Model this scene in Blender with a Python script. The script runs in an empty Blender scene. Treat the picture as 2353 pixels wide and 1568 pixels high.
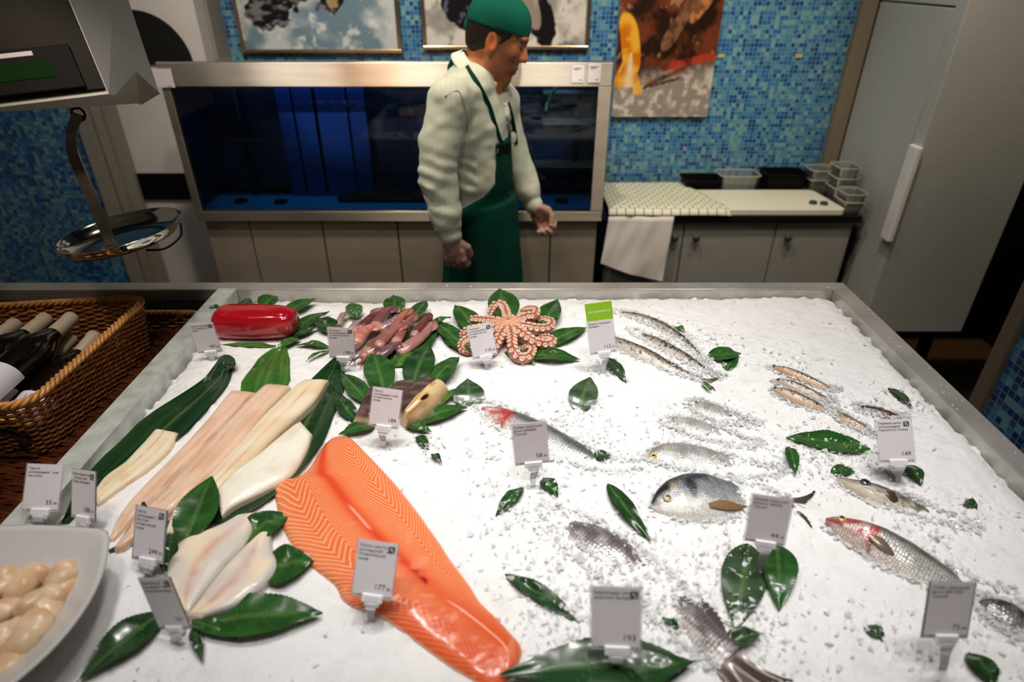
import bpy, bmesh, math, random
import numpy as np
from mathutils import Vector, Matrix
random.seed(5)
rng = np.random.default_rng(11)
PI = math.pi
COL = bpy.context.scene.collection

# ------------------------------------------------------------------ camera model (2353 x 1568 photograph)
IW, IH, FPX, TH = 2353.0, 1568.0, 1438.0, math.radians(30.7)
CAM = np.array([0.0, 0.0, 1.84])
CT, ST = math.cos(TH), math.sin(TH)


def ray(u, v):
    yc = IH / 2 - v
    return np.array([u - IW / 2, yc * ST + FPX * CT, yc * CT - FPX * ST])


def PZ(u, v, z):
    d = ray(u, v)
    return CAM + d * ((z - CAM[2]) / d[2])


def PY(u, v, Y):
    d = ray(u, v)
    return CAM + d * (Y / d[1])


def PX(u, v, X):
    d = ray(u, v)
    return CAM + d * (X / d[0])


def proj(p):
    r = np.asarray(p, float) - CAM
    dep = r[..., 1] * CT - r[..., 2] * ST
    up = r[..., 1] * ST + r[..., 2] * CT
    return np.stack([IW / 2 + FPX * r[..., 0] / dep, IH / 2 - FPX * up / dep], -1)


def lin(c):
    c = np.asarray(c, float) / 255.0
    return np.where(c <= 0.04045, c / 12.92, ((c + 0.055) / 1.055) ** 2.4)


def sr(r, g, b):
    return tuple(float(x) for x in lin((r, g, b)))


# ------------------------------------------------------------------ noise
def _h(ix, iy, iz, seed):
    n = (ix.astype(np.int64) * 374761393 + iy.astype(np.int64) * 668265263 + iz.astype(np.int64) * 2147483647 + seed * 1274126177) & 0xFFFFFFFF
    n = ((n ^ (n >> 13)) * 1274126177) & 0xFFFFFFFF
    n = n ^ (n >> 16)
    return (n & 0xFFFF) / 65535.0


def noise3(x, y, z, seed=0):
    x, y, z = np.broadcast_arrays(np.asarray(x, float), np.asarray(y, float), np.asarray(z, float))
    fx, fy, fz = np.floor(x), np.floor(y), np.floor(z)
    tx, ty, tz = x - fx, y - fy, z - fz
    tx, ty, tz = tx * tx * (3 - 2 * tx), ty * ty * (3 - 2 * ty), tz * tz * (3 - 2 * tz)
    r = 0
    for a in (0, 1):
        for b in (0, 1):
            for c in (0, 1):
                w = (tx if a else 1 - tx) * (ty if b else 1 - ty) * (tz if c else 1 - tz)
                r = r + w * _h(fx + a, fy + b, fz + c, seed)
    return r * 2 - 1


def noise2(x, y, seed=0):
    x, y = np.broadcast_arrays(np.asarray(x, float), np.asarray(y, float))
    fx, fy = np.floor(x), np.floor(y)
    tx, ty = x - fx, y - fy
    tx, ty = tx * tx * (3 - 2 * tx), ty * ty * (3 - 2 * ty)
    z = np.zeros_like(fx)
    r = 0
    for a in (0, 1):
        for b in (0, 1):
            r = r + (tx if a else 1 - tx) * (ty if b else 1 - ty) * _h(fx + a, fy + b, z, seed)
    return r * 2 - 1


def sstep(a, b, x):
    t = np.clip((np.asarray(x, float) - a) / (b - a), 0, 1)
    return t * t * (3 - 2 * t)


def mixc(a, b, t):
    t = np.asarray(t, float)[..., None]
    return np.asarray(a) * (1 - t) + np.asarray(b) * t


def crom(pts, n, closed=False):
    """Catmull-Rom resampling of a polyline by point index."""
    P = np.asarray(pts, float)
    if len(P) == 2:
        t = np.linspace(0, 1, n)[:, None]
        return P[0] * (1 - t) + P[1] * t
    if closed:
        Q = np.vstack([P[-1], P, P[0], P[1]])
        m = len(P)
        u = np.linspace(0, m, n, endpoint=False)
    else:
        Q = np.vstack([2 * P[0] - P[1], P, 2 * P[-1] - P[-2]])
        m = len(P) - 1
        u = np.linspace(0, m, n)
    i = np.minimum(u.astype(int), m - 1)
    t = (u - i)[:, None]
    a, b, c, d = Q[i], Q[i + 1], Q[i + 2], Q[i + 3]
    return 0.5 * (2 * b + (c - a) * t + (2 * a - 5 * b + 4 * c - d) * t ** 2 + (3 * b - a - 3 * c + d) * t ** 3)


# ------------------------------------------------------------------ levels of the display
ZR = 1.04            # top of the steel rim
XL, XR = -0.80, 0.935
YB = 1.642


def iceH(x, y):
    x = np.asarray(x, float)
    y = np.asarray(y, float)
    z = 1.030 + 0.006 * noise2(x * 3.1, y * 3.1, 3) + 0.004 * noise2(x * 8 + 5, y * 8, 4)
    left = 1 - sstep(-0.2, 0.75, x)
    z = z - 0.020 * (1 - sstep(0.0, 0.10, YB - y)) * (0.35 + 0.65 * left)
    z = z - 0.012 * (1 - sstep(0.0, 0.06, XR - x))
    z = z - 0.010 * (1 - sstep(0.0, 0.08, x - XL))
    return z


def ICE(u, v, dz=0.0):
    z = 1.03 + dz
    for _ in range(8):
        p = PZ(u, v, z)
        z = float(iceH(p[0], p[1])) + dz
    return PZ(u, v, z)


# ------------------------------------------------------------------ materials
def mat(name, col=(0.5, 0.5, 0.5), rough=0.5, metal=0.0, spec=0.5, vcol=False, bump=None, var=None, coat=0.0, sss=0.0, sssr=(1, .4, .25),
        alpha=1.0, trans=0.0, emit=None, aniso=0.0, stretch=None, coord='Object', sheen=0.0, ior=1.45):
    m = bpy.data.materials.new(name)
    m.use_nodes = True
    nt = m.node_tree
    b = nt.nodes['Principled BSDF']
    I = b.inputs
    I['Base Color'].default_value = (*col, 1)
    I['Roughness'].default_value = rough
    I['Metallic'].default_value = metal
    I['Specular IOR Level'].default_value = spec
    I['IOR'].default_value = ior
    I['Coat Weight'].default_value = coat
    I['Coat Roughness'].default_value = 0.08
    I['Alpha'].default_value = alpha
    I['Transmission Weight'].default_value = trans
    I['Anisotropic'].default_value = aniso
    I['Sheen Weight'].default_value = sheen
    if sss:
        I['Subsurface Weight'].default_value = sss
        I['Subsurface Radius'].default_value = sssr
        I['Subsurface Scale'].default_value = 0.008
    if emit:
        I['Emission Color'].default_value = (*emit[0], 1)
        I['Emission Strength'].default_value = emit[1]
    src = None
    if vcol:
        a = nt.nodes.new('ShaderNodeAttribute')
        a.attribute_name = 'Col'
        src = a.outputs['Color']
    if bump or var:
        tc = nt.nodes.new('ShaderNodeTexCoord')
        mp = nt.nodes.new('ShaderNodeMapping')
        nt.links.new(tc.outputs[coord], mp.inputs[0])
        if stretch:
            mp.inputs['Scale'].default_value = stretch
    if var:
        n = nt.nodes.new('ShaderNodeTexNoise')
        n.inputs['Scale'].default_value = var[0]
        n.inputs['Detail'].default_value = 6
        nt.links.new(mp.outputs[0], n.inputs['Vector'])
        mr = nt.nodes.new('ShaderNodeMapRange')
        mr.inputs[1].default_value, mr.inputs[2].default_value = 0.3, 0.7
        mr.inputs[3].default_value, mr.inputs[4].default_value = 1 - var[1], 1 + var[1]
        nt.links.new(n.outputs['Fac'], mr.inputs[0])
        mx = nt.nodes.new('ShaderNodeMix')
        mx.data_type = 'RGBA'
        mx.blend_type = 'MULTIPLY'
        mx.inputs[0].default_value = 1
        if src is not None:
            nt.links.new(src, mx.inputs[6])
        else:
            mx.inputs[6].default_value = (*col, 1)
        nt.links.new(mr.outputs[0], mx.inputs[7])
        src = mx.outputs[2]
    if src is not None:
        nt.links.new(src, I['Base Color'])
    if bump:
        n = nt.nodes.new('ShaderNodeTexNoise')
        n.inputs['Scale'].default_value = bump[0]
        n.inputs['Detail'].default_value = 4
        nt.links.new(mp.outputs[0], n.inputs['Vector'])
        bp = nt.nodes.new('ShaderNodeBump')
        bp.inputs['Strength'].default_value = bump[1]
        bp.inputs['Distance'].default_value = bump[2] if len(bump) > 2 else 0.002
        nt.links.new(n.outputs['Fac'], bp.inputs['Height'])
        nt.links.new(bp.outputs[0], I['Normal'])
    return m


def thin_clear(name, tint=(1, 1, 1), rough=0.05, body=0.06, bodycol=(0.9, 0.9, 0.95), fres=1.45):
    """thin clear plastic or glass: transparent, a little body colour, fresnel gloss"""
    m = bpy.data.materials.new(name)
    m.use_nodes = True
    nt = m.node_tree
    nt.nodes.clear()
    out = nt.nodes.new('ShaderNodeOutputMaterial')
    tr = nt.nodes.new('ShaderNodeBsdfTransparent')
    tr.inputs[0].default_value = (*tint, 1)
    df = nt.nodes.new('ShaderNodeBsdfDiffuse')
    df.inputs[0].default_value = (*bodycol, 1)
    gl = nt.nodes.new('ShaderNodeBsdfGlossy')
    gl.inputs['Roughness'].default_value = rough
    fr = nt.nodes.new('ShaderNodeFresnel')
    fr.inputs[0].default_value = fres
    m1 = nt.nodes.new('ShaderNodeMixShader')
    m1.inputs[0].default_value = body
    nt.links.new(tr.outputs[0], m1.inputs[1])
    nt.links.new(df.outputs[0], m1.inputs[2])
    m2 = nt.nodes.new('ShaderNodeMixShader')
    nt.links.new(fr.outputs[0], m2.inputs[0])
    nt.links.new(m1.outputs[0], m2.inputs[1])
    nt.links.new(gl.outputs[0], m2.inputs[2])
    nt.links.new(m2.outputs[0], out.inputs[0])
    return m


def tile_mat(name, size, axes, palette, grout, rough=0.15):
    """square glass mosaic: random tile colours, grout lines, in object space"""
    m = bpy.data.materials.new(name)
    m.use_nodes = True
    nt = m.node_tree
    b = nt.nodes['Principled BSDF']
    N, L = nt.nodes.new, nt.links.new
    tc = N('ShaderNodeTexCoord')
    sp = N('ShaderNodeSeparateXYZ')
    L(tc.outputs['Object'], sp.inputs[0])
    cb = N('ShaderNodeCombineXYZ')
    for i, a in enumerate(axes):
        k = N('ShaderNodeMath')
        k.operation = 'DIVIDE'
        k.inputs[1].default_value = size
        L(sp.outputs['XYZ'.index(a)], k.inputs[0])
        L(k.outputs[0], cb.inputs[i])
    fl = N('ShaderNodeVectorMath')
    fl.operation = 'FLOOR'
    L(cb.outputs[0], fl.inputs[0])
    fc = N('ShaderNodeVectorMath')
    fc.operation = 'FRACTION'
    L(cb.outputs[0], fc.inputs[0])
    wn = N('ShaderNodeTexWhiteNoise')
    wn.noise_dimensions = '2D'
    L(fl.outputs[0], wn.inputs['Vector'])
    # large patches shift the mix of blues
    pn = N('ShaderNodeTexNoise')
    pn.inputs['Scale'].default_value = 0.11
    L(fl.outputs[0], pn.inputs['Vector'])
    ad = N('ShaderNodeMath')
    ad.operation = 'MULTIPLY_ADD'
    ad.inputs[1].default_value = 0.9
    L(pn.outputs['Fac'], ad.inputs[0])
    sub = N('ShaderNodeMath')
    sub.operation = 'SUBTRACT'
    sub.inputs[1].default_value = 0.45
    L(wn.outputs['Value'], sub.inputs[0])
    L(sub.outputs[0], ad.inputs[2])
    rp = N('ShaderNodeValToRGB')
    rp.color_ramp.interpolation = 'CONSTANT'
    el = rp.color_ramp.elements
    while len(el) < len(palette):
        el.new(0.5)
    for e, (p, c) in zip(el, palette):
        e.position = p
        e.color = (*sr(*c), 1)
    L(ad.outputs[0], rp.inputs[0])
    s2 = N('ShaderNodeSeparateXYZ')
    L(fc.outputs[0], s2.inputs[0])
    mask = None
    for i in (0, 1):
        pp = N('ShaderNodeMath')
        pp.operation = 'PINGPONG'
        pp.inputs[1].default_value = 0.5
        L(s2.outputs[i], pp.inputs[0])
        gt = N('ShaderNodeMath')
        gt.operation = 'GREATER_THAN'
        gt.inputs[1].default_value = 0.055
        L(pp.outputs[0], gt.inputs[0])
        if mask is None:
            mask = gt
        else:
            mu = N('ShaderNodeMath')
            mu.operation = 'MULTIPLY'
            L(mask.outputs[0], mu.inputs[0])
            L(gt.outputs[0], mu.inputs[1])
            mask = mu
    mx = N('ShaderNodeMix')
    mx.data_type = 'RGBA'
    mx.inputs[6].default_value = (*sr(*grout), 1)
    L(mask.outputs[0], mx.inputs[0])
    L(rp.outputs[0], mx.inputs[7])
    L(mx.outputs[2], b.inputs['Base Color'])
    rr = N('ShaderNodeMapRange')
    rr.inputs[3].default_value, rr.inputs[4].default_value = 0.8, rough
    L(mask.outputs[0], rr.inputs[0])
    L(rr.outputs[0], b.inputs['Roughness'])
    bp = N('ShaderNodeBump')
    bp.inputs['Strength'].default_value = 0.4
    bp.inputs['Distance'].default_value = 0.001
    L(mask.outputs[0], bp.inputs['Height'])
    L(bp.outputs[0], b.inputs['Normal'])
    return m


# ------------------------------------------------------------------ objects
ORG = {}


def tag(o, label=None, cat=None, group=None, kind=None):
    if label:
        o['label'] = label
    if cat:
        o['category'] = cat
    if group:
        o['group'] = group
    if kind:
        o['kind'] = kind
    return o


def empty(name, loc, label=None, cat=None, group=None):
    o = bpy.data.objects.new(name, None)
    COL.objects.link(o)
    o.location = [float(a) for a in loc]
    o.empty_display_size = 0.05
    ORG[o.name] = np.asarray(loc, float)
    return tag(o, label, cat, group)


def mk(name, V, F, m, parent=None, org=None, col=None, uv=None, mi=None, smooth=True, bevel=0.0):
    """one mesh object; V in world space, stored about the parent's or its own origin"""
    V = np.asarray(V, float).reshape(-1, 3)
    if parent is not None:
        o0 = ORG[parent.name]
    else:
        if org is None:
            org = (V.min(0) + V.max(0)) / 2
            org = np.array([org[0], org[1], V[:, 2].min()])
        o0 = np.asarray(org, float)
    me = bpy.data.meshes.new(name)
    if isinstance(F, np.ndarray) and F.ndim == 2:
        k = F.shape[1]
        me.vertices.add(len(V))
        me.vertices.foreach_set('co', (V - o0).astype(np.float32).ravel())
        me.loops.add(F.size)
        me.loops.foreach_set('vertex_index', F.astype(np.int32).ravel())
        me.polygons.add(len(F))
        me.polygons.foreach_set('loop_start', np.arange(0, F.size, k, dtype=np.int32))
        me.update(calc_edges=True)
        me.validate()
    else:
        me.from_pydata((V - o0).tolist(), [], [list(map(int, f)) for f in F])
        me.update()
    me.polygons.foreach_set('use_smooth', [smooth] * len(me.polygons))
    if col is not None:
        col = np.asarray(col, float)
        if col.ndim == 1:
            col = np.tile(col, (len(V), 1))
        a = me.color_attributes.new('Col', 'FLOAT_COLOR', 'POINT')
        a.data.foreach_set('color', np.hstack([np.clip(col[:, :3], 0, 1), np.ones((len(V), 1))]).astype(np.float32).ravel())
    if uv is not None:
        l = me.uv_layers.new(name='UVMap')
        vi = np.empty(len(me.loops), np.int32)
        me.loops.foreach_get('vertex_index', vi)
        l.data.foreach_set('uv', np.asarray(uv, np.float32)[vi].ravel())
    for mm in (m if isinstance(m, (list, tuple)) else [m]):
        me.materials.append(mm)
    if mi is not None:
        me.polygons.foreach_set('material_index', np.asarray(mi, np.int32))
    o = bpy.data.objects.new(name, me)
    COL.objects.link(o)
    if parent is not None:
        o.parent = parent
    else:
        o.location = [float(a) for a in o0]
    ORG[o.name] = o0
    if bevel:
        bm = o.modifiers.new('Bevel', 'BEVEL')
        bm.width = bevel
        bm.segments = 2
        bm.limit_method = 'ANGLE'
        bm.angle_limit = 0.6
    return o


def gridF(n, m, close_m=False):
    i, j = np.meshgrid(np.arange(n - 1), np.arange(m if close_m else m - 1), indexing='ij')
    j2 = (j + 1) % m
    return np.stack([i * m + j, (i + 1) * m + j, (i + 1) * m + j2, i * m + j2], -1).reshape(-1, 4)


class MB:
    def __init__(self):
        self.v, self.f, self.c, self.mi, self.n = [], [], [], [], 0

    def add(self, V, F, col=None, mi=0):
        V = np.asarray(V, float).reshape(-1, 3)
        self.v.append(V)
        for f in F:
            self.f.append([int(a) + self.n for a in f])
            self.mi.append(mi)
        c = np.zeros((len(V), 3)) if col is None else np.broadcast_to(np.asarray(col, float), (len(V), 3))
        self.c.append(c)
        self.n += len(V)
        return self

    def box(self, lo, hi, col=None, mi=0):
        x0, y0, z0 = lo
        x1, y1, z1 = hi
        V = [(x0, y0, z0), (x1, y0, z0), (x1, y1, z0), (x0, y1, z0), (x0, y0, z1), (x1, y0, z1), (x1, y1, z1), (x0, y1, z1)]
        return self.add(V, [(3, 2, 1, 0), (4, 5, 6, 7), (0, 1, 5, 4), (1, 2, 6, 5), (2, 3, 7, 6), (3, 0, 4, 7)], col, mi)

    def obox(self, c, ax, half, col=None, mi=0):
        c = np.asarray(c, float)
        ax = np.asarray(ax, float)
        V = [c + ax[0] * half[0] * a + ax[1] * half[1] * b + ax[2] * half[2] * d for d in (-1, 1) for a, b in ((-1, -1), (1, -1), (1, 1), (-1, 1))]
        return self.add(V, [(3, 2, 1, 0), (4, 5, 6, 7), (0, 1, 5, 4), (1, 2, 6, 5), (2, 3, 7, 6), (3, 0, 4, 7)], col, mi)

    def prism(self, poly, h0, h1, ax=2, col=None, mi=0):
        """polygon (2D list) extruded along axis ax between h0 and h1"""
        n = len(poly)

        def P(p, h):
            q = list(p)
            q.insert(ax, h)
            return q
        V = [P(p, h0) for p in poly] + [P(p, h1) for p in poly]
        F = [list(range(n))[::-1], list(range(n, 2 * n))] + [(i, (i + 1) % n, n + (i + 1) % n, n + i) for i in range(n)]
        return self.add(V, F, col, mi)

    def tube(self, P, r, n=8, cap=True, col=None, mi=0, flat=1.0, closed=False):
        P = np.asarray(P, float)
        k = len(P)
        r = np.broadcast_to(np.asarray(r, float), (k,))
        T = np.roll(P, -1, 0) - np.roll(P, 1, 0) if closed else np.gradient(P, axis=0)
        T /= np.linalg.norm(T, axis=1)[:, None] + 1e-12
        u = np.array([0, 0, 1.0]) if abs(T[0][2]) < 0.9 else np.array([0, 1.0, 0])
        a = np.cross(T[0], u)
        a /= np.linalg.norm(a)
        A = []
        for t in T:
            a = a - t * np.dot(a, t)
            a /= np.linalg.norm(a) + 1e-12
            A.append(a)
        A = np.array(A)
        B = np.cross(T, A)
        ph = np.linspace(0, 2 * PI, n, endpoint=False)
        V = P[:, None] + r[:, None, None] * (A[:, None] * np.cos(ph)[None, :, None] + flat * B[:, None] * np.sin(ph)[None, :, None])
        F = gridF(k, n, True).tolist()
        if closed:
            F += [((k - 1) * n + j, j, (j + 1) % n, (k - 1) * n + (j + 1) % n) for j in range(n)]
        elif cap:
            F.append(list(range(n)))
            F.append([(k - 1) * n + j for j in range(n)][::-1])
        if col is not None and np.asarray(col).ndim == 2:
            col = np.repeat(np.asarray(col, float), n, 0)
        return self.add(V.reshape(-1, 3), F, col, mi)

    def lathe(self, prof, c=(0, 0, 0), n=32, M=None, col=None, mi=0, cap=False):
        prof = np.asarray(prof, float)
        ph = np.linspace(0, 2 * PI, n, endpoint=False)
        V = np.stack([prof[:, :1] * np.cos(ph), prof[:, :1] * np.sin(ph), np.repeat(prof[:, 1:2], n, 1)], -1).reshape(-1, 3)
        if M is not None:
            V = V @ np.asarray(M, float).T
        V = V + np.asarray(c, float)
        F = gridF(len(prof), n, True).tolist()
        if cap:
            F.append(list(range(n))[::-1])
            F.append([(len(prof) - 1) * n + j for j in range(n)])
        if col is not None and np.asarray(col).ndim == 2:
            col = np.repeat(np.asarray(col, float), n, 0)
        return self.add(V, F, col, mi)

    def ball(self, c, r, n=12, M=None, col=None, mi=0):
        th = np.linspace(0, PI, n)
        r = np.broadcast_to(np.asarray(r, float), (3,))
        V = []
        for t in th:
            for p in np.linspace(0, 2 * PI, 2 * n, endpoint=False):
                V.append((math.sin(t) * math.cos(p) * r[0], math.sin(t) * math.sin(p) * r[1], math.cos(t) * r[2]))
        V = np.array(V)
        if M is not None:
            V = V @ np.asarray(M).T
        return self.add(V + np.asarray(c), gridF(n, 2 * n, True)[:, ::-1].tolist(), col, mi)

    def build(self, name, m, parent=None, smooth=False, bevel=0.0, org=None, vc=False):
        return mk(name, np.vstack(self.v), self.f, m, parent, org, np.vstack(self.c) if vc else None, None, self.mi, smooth, bevel)


def struct(name, o):
    o['kind'] = 'structure'
    return o


# ------------------------------------------------------------------ text
def text_mesh(s, size, align='LEFT', spacing=1.0, line=1.0):
    cu = bpy.data.curves.new('lettering_source', 'FONT')
    cu.body = s
    cu.size = size
    cu.align_x = align
    cu.space_character = spacing
    cu.space_line = line
    cu.resolution_u = 3
    ob = bpy.data.objects.new('lettering_source', cu)
    COL.objects.link(ob)
    bpy.context.view_layer.update()
    dg = bpy.context.evaluated_depsgraph_get()
    me = ob.evaluated_get(dg).to_mesh()
    V = np.array([tuple(v.co) for v in me.vertices]).reshape(-1, 3)
    F = [list(p.vertices) for p in me.polygons]
    ob.evaluated_get(dg).to_mesh_clear()
    bpy.data.objects.remove(ob)
    bpy.data.curves.remove(cu)
    return V, F


# ------------------------------------------------------------------ smooth-union volumes meshed by surface nets
class SDF:
    def __init__(self, lo, hi, h):
        self.h = h
        self.lo = np.asarray(lo, float)
        self.n = np.ceil((np.asarray(hi, float) - self.lo) / h).astype(int) + 1
        self.g = np.full(self.n, 1.0, np.float32)

    def _win(self, lo, hi):
        a = np.clip(np.floor((lo - self.lo) / self.h).astype(int), 0, self.n)
        b = np.clip(np.ceil((hi - self.lo) / self.h).astype(int) + 1, 0, self.n)
        if np.any(b <= a):
            return None
        ax = [self.lo[i] + self.h * np.arange(a[i], b[i]) for i in range(3)]
        X, Y, Z = np.meshgrid(*ax, indexing='ij', sparse=True)
        return tuple(slice(a[i], b[i]) for i in range(3)), X, Y, Z

    def _mix(self, sl, d, k, sub=False):
        g = self.g[sl]
        if sub:
            d = -d
            hh = np.maximum(k - np.abs(g - d), 0) / k
            self.g[sl] = np.maximum(g, d) + hh * hh * k / 4
        else:
            hh = np.maximum(k - np.abs(g - d), 0) / k
            self.g[sl] = np.minimum(g, d) - hh * hh * k / 4

    def cap(self, p, q, r0, r1, k=0.01, sub=False, m=0.02):
        p, q = np.asarray(p, float), np.asarray(q, float)
        R = max(r0, r1) + k + m
        w = self._win(np.minimum(p, q) - R, np.maximum(p, q) + R)
        if w is None:
            return self
        sl, X, Y, Z = w
        d = q - p
        L2 = float(d @ d) + 1e-12
        t = np.clip(((X - p[0]) * d[0] + (Y - p[1]) * d[1] + (Z - p[2]) * d[2]) / L2, 0, 1)
        dist = np.sqrt((X - p[0] - t * d[0]) ** 2 + (Y - p[1] - t * d[1]) ** 2 + (Z - p[2] - t * d[2]) ** 2) - (r0 + (r1 - r0) * t)
        self._mix(sl, dist, k, sub)
        return self

    def ell(self, c, r, R=None, k=0.01, sub=False, m=0.02):
        c = np.asarray(c, float)
        r = np.asarray(r, float)
        M = np.eye(3) if R is None else np.asarray(R, float)
        e = max(r) + k + m
        w = self._win(c - e, c + e)
        if w is None:
            return self
        sl, X, Y, Z = w
        x, y, z = X - c[0], Y - c[1], Z - c[2]
        q = [M[0, i] * x + M[1, i] * y + M[2, i] * z for i in range(3)]
        k0 = np.sqrt((q[0] / r[0]) ** 2 + (q[1] / r[1]) ** 2 + (q[2] / r[2]) ** 2)
        k1 = np.sqrt((q[0] / r[0] ** 2) ** 2 + (q[1] / r[1] ** 2) ** 2 + (q[2] / r[2] ** 2) ** 2)
        self._mix(sl, k0 * (k0 - 1) / (k1 + 1e-9), k, sub)
        return self

    def path(self, P, r, k=0.01):
        P = np.asarray(P, float)
        R = max(r) + k + .02
        w = self._win(P.min(0) - R, P.max(0) + R)
        if w is None:
            return self
        sl, X, Y, Z = w
        best = None
        for i in range(len(P) - 1):
            p, d = P[i], P[i + 1] - P[i]
            t = np.clip(((X - p[0]) * d[0] + (Y - p[1]) * d[1] + (Z - p[2]) * d[2]) / (float(d @ d) + 1e-12), 0, 1)
            q = np.sqrt((X - p[0] - t * d[0]) ** 2 + (Y - p[1] - t * d[1]) ** 2 + (Z - p[2] - t * d[2]) ** 2) - (r[i] + (r[i + 1] - r[i]) * t)
            best = q if best is None else np.minimum(best, q)
        self._mix(sl, best, k)
        return self

    def coords(self):
        ax = [self.lo[i] + self.h * np.arange(self.n[i]) for i in range(3)]
        return np.meshgrid(*ax, indexing='ij', sparse=True)

    def mesh(self):
        g = self.g
        s = g < 0
        nx, ny, nz = g.shape
        acc = np.zeros((nx - 1, ny - 1, nz - 1, 3), np.float32)
        cnt = np.zeros((nx - 1, ny - 1, nz - 1), np.float32)

        def cut(o, a):
            i, j, k = o
            e = [0, 0, 0]
            e[a] = 1
            A = g[i:nx - 1 + i, j:ny - 1 + j, k:nz - 1 + k]
            B = g[i + e[0]:nx - 1 + i + e[0], j + e[1]:ny - 1 + j + e[1], k + e[2]:nz - 1 + k + e[2]]
            mk_ = (A < 0) != (B < 0)
            idx = np.nonzero(mk_)
            a_, b_ = A[idx], B[idx]
            t = a_ / (a_ - b_)
            base = np.array(o, np.float32)
            pos = np.tile(base, (len(t), 1))
            pos[:, a] += t
            acc[idx] += pos
            cnt[idx] += 1
        for a in range(3):
            oth = [x for x in range(3) if x != a]
            for p in (0, 1):
                for q in (0, 1):
                    o = [0, 0, 0]
                    o[oth[0]], o[oth[1]] = p, q
                    cut(tuple(o), a)
        act = cnt > 0
        ids = np.full(act.shape, -1, np.int64)
        ids[act] = np.arange(act.sum())
        cells = np.argwhere(act)
        V = self.lo + self.h * (cells + acc[act] / cnt[act][:, None])
        quads = []
        for a in range(3):
            b, c = (a + 1) % 3, (a + 2) % 3
            s0 = np.take(s, range(0, s.shape[a] - 1), a)
            s1 = np.take(s, range(1, s.shape[a]), a)
            E = np.argwhere(s0 != s1)
            ok = (E[:, b] > 0) & (E[:, c] > 0) & (E[:, b] < s.shape[b] - 1) & (E[:, c] < s.shape[c] - 1)
            E = E[ok]
            fl = s[tuple(E.T)]

            def at(db, dc):
                q = E.copy()
                q[:, b] -= db
                q[:, c] -= dc
                return ids[tuple(q.T)]
            Q = np.stack([at(0, 0), at(1, 0), at(1, 1), at(0, 1)], 1)
            Q[~fl] = Q[~fl][:, ::-1]
            quads.append(Q)
        return V, np.vstack(quads)


def rot(ax, a):
    c, s = math.cos(a), math.sin(a)
    return np.array({'x': [[1, 0, 0], [0, c, -s], [0, s, c]], 'y': [[c, 0, s], [0, 1, 0], [-s, 0, c]], 'z': [[c, -s, 0], [s, c, 0], [0, 0, 1]]}[ax])
# ================================================================== shared materials
M = {}
M['steel'] = mat('brushed_steel', sr(176, 168, 156), 0.46, 0.95, aniso=0.92, bump=(60, 0.10, 0.0006), stretch=(1, 1, 14), var=(3, 0.12))
M['steel'].node_tree.nodes['Principled BSDF'].inputs['Anisotropic Rotation'].default_value = 0.25
M['steel_rim'] = mat('rim_steel', sr(192, 190, 184), 0.28, 0.6, bump=(25, 0.12, 0.0008), var=(9, 0.18))
M['steel_door'] = mat('door_steel', sr(178, 168, 152), 0.40, 0.4, bump=(50, 0.1, 0.0006), stretch=(1, 1, 10), var=(2, 0.1))
M['galv'] = mat('galvanised', sr(204, 210, 204), 0.40, 0.35, bump=(60, 0.12, 0.0008), var=(28, 0.22))
M['chrome'] = mat('chrome', sr(200, 196, 188), 0.10, 1.0, var=(5, 0.1))
M['dark'] = mat('dark_plastic', sr(12, 11, 11), 0.5, spec=0.12)
M['black'] = mat('black_matt', sr(8, 8, 8), 0.6)
M['white_paint'] = mat('white_paint', sr(212, 209, 208), 0.45, var=(2, 0.05))
M['grey_wall'] = mat('grey_paint', sr(150, 146, 138), 0.5, var=(2, 0.06))
M['tan'] = mat('tan_strip', sr(140, 128, 110), 0.45, 0.2)
M['cold'] = mat('cold_cabinet_white', sr(186, 190, 190), 0.42, var=(1.5, 0.05))
M['door_grey'] = mat('laminate_grey', sr(154, 154, 150), 0.4, var=(2, 0.05))
M['vc_matte'] = mat('printed_picture', rough=0.35, vcol=True, spec=0.3)
M['knob'] = mat('knob_grey', sr(84, 82, 78), 0.4, 0.4)
M['paper'] = mat('white_card', sr(226, 221, 226), 0.4, spec=0.4)
M['ink'] = mat('black_ink', sr(38, 36, 40), 0.6)
M['ink_white'] = mat('white_ink', sr(240, 240, 236), 0.6)
M['lime'] = mat('lime_card', sr(140, 196, 20), 0.4)
M['clip'] = mat('white_plastic', sr(240, 240, 244), 0.3)
M['clear'] = thin_clear('clear_plastic', body=0.38, bodycol=(.95, .95, .97))
M['sleeve'] = thin_clear('card_sleeve', body=0.25, bodycol=(0.75, 0.73, 0.76))
M['tub'] = thin_clear('clear_tub_plastic', body=0.22, bodycol=(0.55, 0.56, 0.5))
M['glass'] = thin_clear('tank_glass', tint=(0.80, 0.88, 0.95), body=0.0, rough=0.01, fres=1.33)

# ================================================================== the room
YW = 3.13
PAL = [(0.0, (24, 74, 140)), (0.16, (34, 104, 172)), (0.34, (54, 122, 174)), (0.5, (74, 136, 172)), (0.68, (92, 150, 174)), (0.85, (120, 166, 176))]
tile_back = tile_mat('mosaic_back', 0.0185, 'XZ', PAL, (120, 150, 150))
tile_left = tile_mat('mosaic_left', 0.0185, 'XZ', PAL, (50, 88, 120))
PAL2 = [(0.0, (22, 70, 140)), (0.2, (36, 100, 176)), (0.45, (66, 146, 196)), (0.7, (110, 182, 210)), (0.88, (64, 90, 160))]
tile_side = tile_mat('mosaic_pedestal', 0.026, 'YZ', PAL2, (150, 160, 150))


def quad(name, P, m, **k):
    return mk(name, P, [(0, 1, 2, 3)], m, smooth=False, **k)


def boxo(name, lo, hi, m, parent=None, bevel=0.0, org=None):
    return MB().box(lo, hi).build(name, m, parent, bevel=bevel, org=org)


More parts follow.
